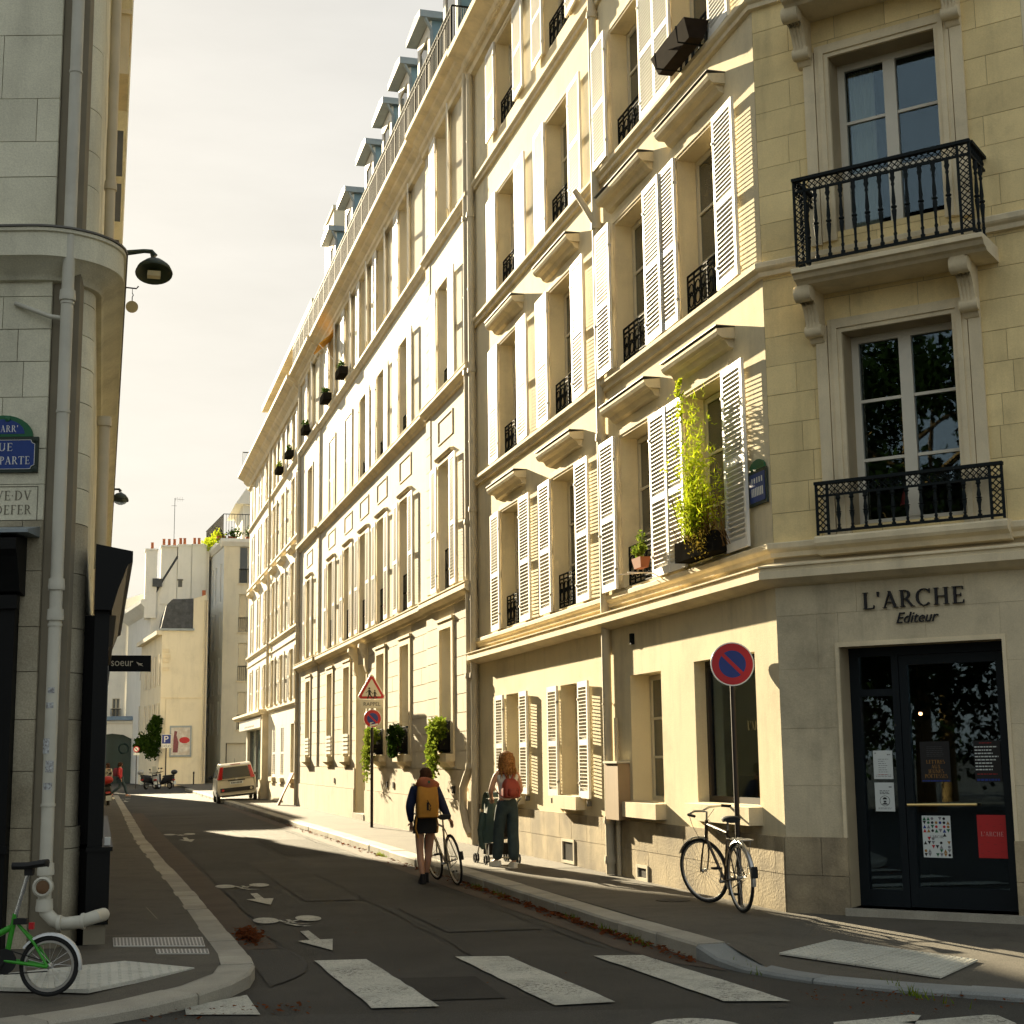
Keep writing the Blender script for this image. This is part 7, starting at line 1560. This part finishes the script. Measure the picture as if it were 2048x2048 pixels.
# distant pedestrians
P3 = thing('person', 'person in a red jacket and jeans striding across the far end of the street', 'person', (1.02,77,0), (0,0,rad(-100)), scale=1.02)
J = body(P3, {'ankL': (-.08,.34,.11), 'kneeL': (-.085,.24,.50), 'calfL': (-.085,.27,.34), 'toeL': (-.09,.45,.06), 'ankR': (.08,-.38,.16), 'kneeR': (.085,.02,.48), 'calfR': (.085,-.16,.35), 'toeR': (.09,-.27,.05), 'elL': (-.21,-.12,1.10), 'wrL': (-.18,-.02,.90)})
garment('jacket', J, torso+arm('L')+arm('R'), m_red_c, P3, .03); garment('jeans', J, [('pelvis','hipL'),('hipL','kneeL'),('kneeL','calfL'),('calfL','ankL'),('pelvis','hipR'),('hipR','kneeR'),('kneeR','calfR'),('calfR','ankR')], m_denim, P3, .014)
for s in 'LR': shoe(P3, J, s, m_skin, m_skin, .06)
hairmass(P3, 'hair', (0,0,0), [(.03,.03,1.665,0,.01),(.085,.09,1.63,0,0),(.10,.11,1.55,0,-.01),(.09,.09,1.45,0,-.03)], m_hair_d, 3, 30, .12)
o3 = Vector((0,-.2,1.0)); B3 = thing('backpack', 'dark red backpack on the pedestrian crossing the far end', 'backpack', (WM[P3]@o3)[:], (0,0,rad(-100)), scale=1.02); bagbox([(.98,.12,-.30,-.11),(1.05,.15,-.34,-.10),(1.25,.15,-.33,-.10),(1.38,.11,-.26,-.10)], 'sack', mat('maroon_nylon', (.16,.02,.03), .7, .1, 8), B3)
P4 = thing('person', 'person in patterned coat half hidden behind the black shopfront far down the street', 'person', (.42,76,0), (0,0,rad(150)), scale=1.0)
J = body(P4, {}); garment('coat', J, torso+arm('L')+arm('R'), mat('patterned_cloth', (.40,.36,.26), .9, .4, 14, col2=(.10,.08,.06)), P4, .03); garment('trousers', J, [('pelvis','hipL'),('hipL','kneeL'),('kneeL','calfL'),('calfL','ankL'),('pelvis','hipR'),('hipR','kneeR'),('kneeR','calfR'),('calfR','ankR')], m_black_c, P4, .016)
for s in 'LR': shoe(P4, J, s, m_black_c, m_black_c)
hairmass(P4, 'hair', (0,0,0), [(.03,.03,1.665,0,.01),(.085,.09,1.63,0,0),(.10,.11,1.55,0,-.01),(.10,.09,1.42,0,-.03)], m_hair_d, 5, 30, .12)
# ================================================================ CAR, SCOOTERS
m_car = mat('cream_car_paint', (.60,.555,.43), .25, .03, 3, spec=.6); m_carglass = mat('car_glass', (.012,.014,.011), .12, 0, spec=.25); m_tail = mat('tail_lamp_red', (.42,.012,.012), .2, .05, spec=.7); m_plastic = mat('black_bumper', (.02,.019,.018), .6, .1)
CR_ = thing('hatchback_car', 'small cream hatchback parked with two wheels up on the pavement', 'car', (5.42,61.2,.07), (0,rad(-5.2),rad(-1)))
def loft(name, st, m, bev=.05):
    mb = MB(); rings = [[mb.pt(p) for p in s] for s in st]; n = len(st[0])
    for a, b in zip(rings, rings[1:]):
        for j in range(n): mb.face((a[j], a[(j+1)%n], b[(j+1)%n], b[j]))
    mb.face(rings[0][::-1]); mb.face(rings[-1]); o = mb.build(name, m, CR_, True, False)
    if bev: bv = o.modifiers.new('bevel', 'BEVEL'); bv.width = bev; bv.segments = 3; bv.limit_method = 'ANGLE'; bv.angle_limit = rad(25)
    return o
def sec(y, w0, w1, w2, z0, z1, z2): return [(-w0,y,z0),(w0,y,z0),(w1,y,z1),(w2,y,z2),(-w2,y,z2),(-w1,y,z1)]
loft('car_body', [sec(.06,.66,.72,.70,.34,.55,.90), sec(.0,.70,.78,.74,.30,.52,.92), sec(.25,.74,.80,.78,.24,.55,.96), sec(1.0,.76,.82,.79,.22,.55,.97), sec(2.5,.76,.82,.78,.22,.55,.96), sec(3.1,.74,.80,.74,.24,.55,.92), sec(3.5,.68,.74,.66,.30,.52,.80), sec(3.62,.60,.64,.58,.34,.50,.70)], m_car, .04)
loft('car_roof', [sec(.03,.73,.72,.58,.90,.94,1.46), sec(.22,.76,.755,.62,.93,.97,1.53), sec(1.2,.77,.76,.62,.95,.98,1.55), sec(1.9,.77,.76,.60,.95,.98,1.53), sec(2.75,.76,.75,.58,.93,.96,1.0)], m_car, .05)
mb = MB(); mb.hexa([(-.56,-.015,.96),(.56,-.015,.96),(.56,.02,.96),(-.56,.02,.96),(-.48,.005,1.40),(.48,.005,1.40),(.48,.04,1.40),(-.48,.04,1.40)]); mb.build('rear_window', m_carglass, CR_, False, False)
for s in (-1,1):
    mb = MB(); mb.hexa([(s*.565,-.03,.92),(s*.735,.0,.92),(s*.755,.12,.94),(s*.565,.03,.94),(s*.49,.0,1.42),(s*.60,.02,1.42),(s*.62,.14,1.42),(s*.49,.05,1.42)]); mb.build('tail_lamp', m_tail, CR_, False, False)
    mb = MB()
    for ya, yb in ((.35,1.05),(1.12,1.95),(2.0,2.5)): mb.hexa([(s*.772,ya,1.0),(s*.772,yb,1.0),(s*.75,yb,1.0),(s*.75,ya,1.0),(s*.645,ya+.05,1.42),(s*.645,yb-.05 if yb < 2.3 else 2.1,1.42),(s*.62,yb-.05 if yb < 2.3 else 2.1,1.42),(s*.62,ya+.05,1.42)])
    mb.build('side_window', m_carglass, CR_, False, False)
    mb = MB(); mb.ball((s*.90,2.25,1.02), .09, .06, .07); mb.tube([(s*.76,2.25,.98),(s*.88,2.25,1.0)], .02, 6); mb.build('wing_mirror', m_plastic, CR_, True, False)
    for y in (.58,2.88):
        w_ = link('wheel', MB().torus((0,0,0), (1,0,0), .225, .07, 28, 8).mesh('tyre', m_rubber, True), CR_, False, Matrix.Translation((s*.73,y,.225+(0)))); mb = MB(); mb.lathe((-.07,0,0), [(.165,0),(.17,.02),(.17,.12),(.165,.14)], 20, (1,0,0)); mb.build('rim', m_chrome, w_, True, False)
    mb = MB(); mb.lathe((s*.56,-.035,.50), [(.055,0),(.05,.012)], 14, (0,-1,0)); mb.build('fog_lamp', m_tail if s < 0 else mat('reverse_lamp', (.5,.45,.3), .3, 0), CR_, True, False)
mb = MB(); mb.box(-.66,.66,-.03,.02,.42,.58); mb.build('bumper_strip', m_plastic, CR_, False, False)
mb = MB(); mb.box(-.62,.62,.02,.2,.22,.30); mb.build('rear_valance', m_plastic, CR_, False, False)
mb = MB(); mb.box(-.34,.34,-.028,.0,.84,.885); mb.build('tailgate_handle', m_plastic, CR_, False, False)
mb = MB(); mb.box(-.26,.26,-.03,.0,.71,.825); np_ = mb.build('number_plate', m_paper, CR_, False, False); mb = MB()
for k in range(8): mb.box(-.21+k*.055,-.175+k*.055,-.0315,-.0302,.735,.80)
mb.build('plate_characters', m_ink, np_, False, False); mb = MB(); mb.lathe((0,-.012,.91), [(.045,0),(.04,.012)], 16, (0,-1,0)); mb.build('badge', m_chrome, CR_, True, False)
mb = MB(); mb.tube([(0,.3,1.54),(0,.22,1.72)], .006, 5); mb.build('aerial', m_rubber, CR_, False, False); mb = MB(); mb.box(-.2,.2,.07,.12,1.485,1.51); mb.build('high_brake_lamp', m_tail, CR_, False, False)
def scooter(label, loc, yaw, m, topbox, screen):
    t = thing('motor_scooter', label, 'scooter', loc, (0,rad(-6),yaw), group='scooters parked in a row at the street end')
    for y, r_ in ((0,.24),(1.3,.25)):
        o = link('wheel', MB().torus((0,0,0), (1,0,0), r_-.06, .06, 22, 8).mesh('tyre', m_rubber, True), t, False, Matrix.Translation((0,y,r_))); mb = MB(); mb.lathe((-.05,0,0), [(.13,0),(.13,.1)], 14, (1,0,0)); mb.build('rim', m_chrome, o, True, False)
    mb = MB(); rows = [(-.35,.10,.62,.80),(-.25,.17,.50,.84),(.15,.19,.40,.80),(.45,.17,.30,.72),(.6,.16,.28,.45),(.85,.17,.28,.40)]; rg_ = [[mb.pt((x*w,y,z)) for x, z in ((-1,lerp(a,b,.3)),(-.8,a),(.8,a),(1,lerp(a,b,.3)),(.85,b),(-.85,b))] for y, w, a, b in rows]
    for a, b in zip(rg_, rg_[1:]):
        for j in range(6): mb.face((a[j], a[(j+1)%6], b[(j+1)%6], b[j]))
    mb.face(rg_[0]); mb.face(rg_[-1][::-1]); mb.build('scooter_body', m, t, True, False)
    mb = MB(); mb.hexa([(-.16,.85,.30),(.16,.85,.30),(.14,1.0,.28),(-.14,1.0,.28),(-.20,.92,.95),(.20,.92,.95),(.12,1.12,.90),(-.12,1.12,.90)]); mb.tube([(0,1.08,.85),(0,1.3,.25)], .05, 8); mb.build('leg_shield', m, t, False, False)
    mb = MB(); mb.hexa([(-.15,-.35,.82),(.15,-.35,.82),(.16,.45,.76),(-.16,.45,.76),(-.12,-.33,.90),(.12,-.33,.90),(.12,.42,.84),(-.12,.42,.84)]); mb.build('seat', m_rubber, t, False, False)
    mb = MB(); mb.tube([(-.34,.85,1.05),(-.1,.95,1.0),(.1,.95,1.0),(.34,.85,1.05)], .02, 6)
    for s in (-1,1): mb.tube([(s*.25,.9,1.03),(s*.32,.95,1.22)], .008, 4); mb.ball((s*.34,.95,1.25), .06, .02, .045)
    mb.build('handlebar', m_rubber, t, True, False)
    if topbox: mb = MB(); mb.ball((0,-.45,1.05), .22, .2, .15, 14, 8); mb.build('top_box', topbox, t, True, False)
    if screen: mb = MB(); mb.hexa([(-.2,1.0,.98),(.2,1.0,.98),(.2,1.01,.98),(-.2,1.01,.98),(-.16,.88,1.42),(.16,.88,1.42),(.16,.89,1.42),(-.16,.89,1.42)]); mb.build('windscreen', mat('pale_screen', (.55,.56,.52), .3, .05) if 'pale_screen' not in MATS else MATS['pale_screen'], t, False, False)
    mb = MB(); mb.box(-.09,.09,-.40,-.36,.55,.63); mb.build('tail_lamp', m_tail, t, False, False); mb = MB(); mb.box(-.1,.1,-.46,-.45,.30,.48); mb.build('number_plate', m_paper, t, False, False); mb = MB(); mb.tube([(.17,.3,.3),(.2,-.25,.36)], .05, 8); mb.build('exhaust', m_chrome, t, True, False)
m_sil = mat('silver_plastic', (.42,.41,.38), .35, .08); m_blk = mat('black_plastic_gloss', (.02,.02,.022), .3, .1)
scooter('silver scooter with a pale top box, left of the parked group', (2.85,95.5,0), rad(-38), m_blk, m_sil, True)
scooter('cream scooter seen from behind in the middle of the parked group', (3.45,95.3,0), rad(-5), m_sil, None, False)
scooter('black scooter with a dark round top box, right of the parked group', (4.30,96.0,0), rad(42), m_blk, m_blk, False)
scooter('scooter parked at the left kerb half hidden by the black shopfront', (.36,58.2,.0), rad(8), m_blk, mat('red_top_box', (.40,.03,.02), .5, .1), False)
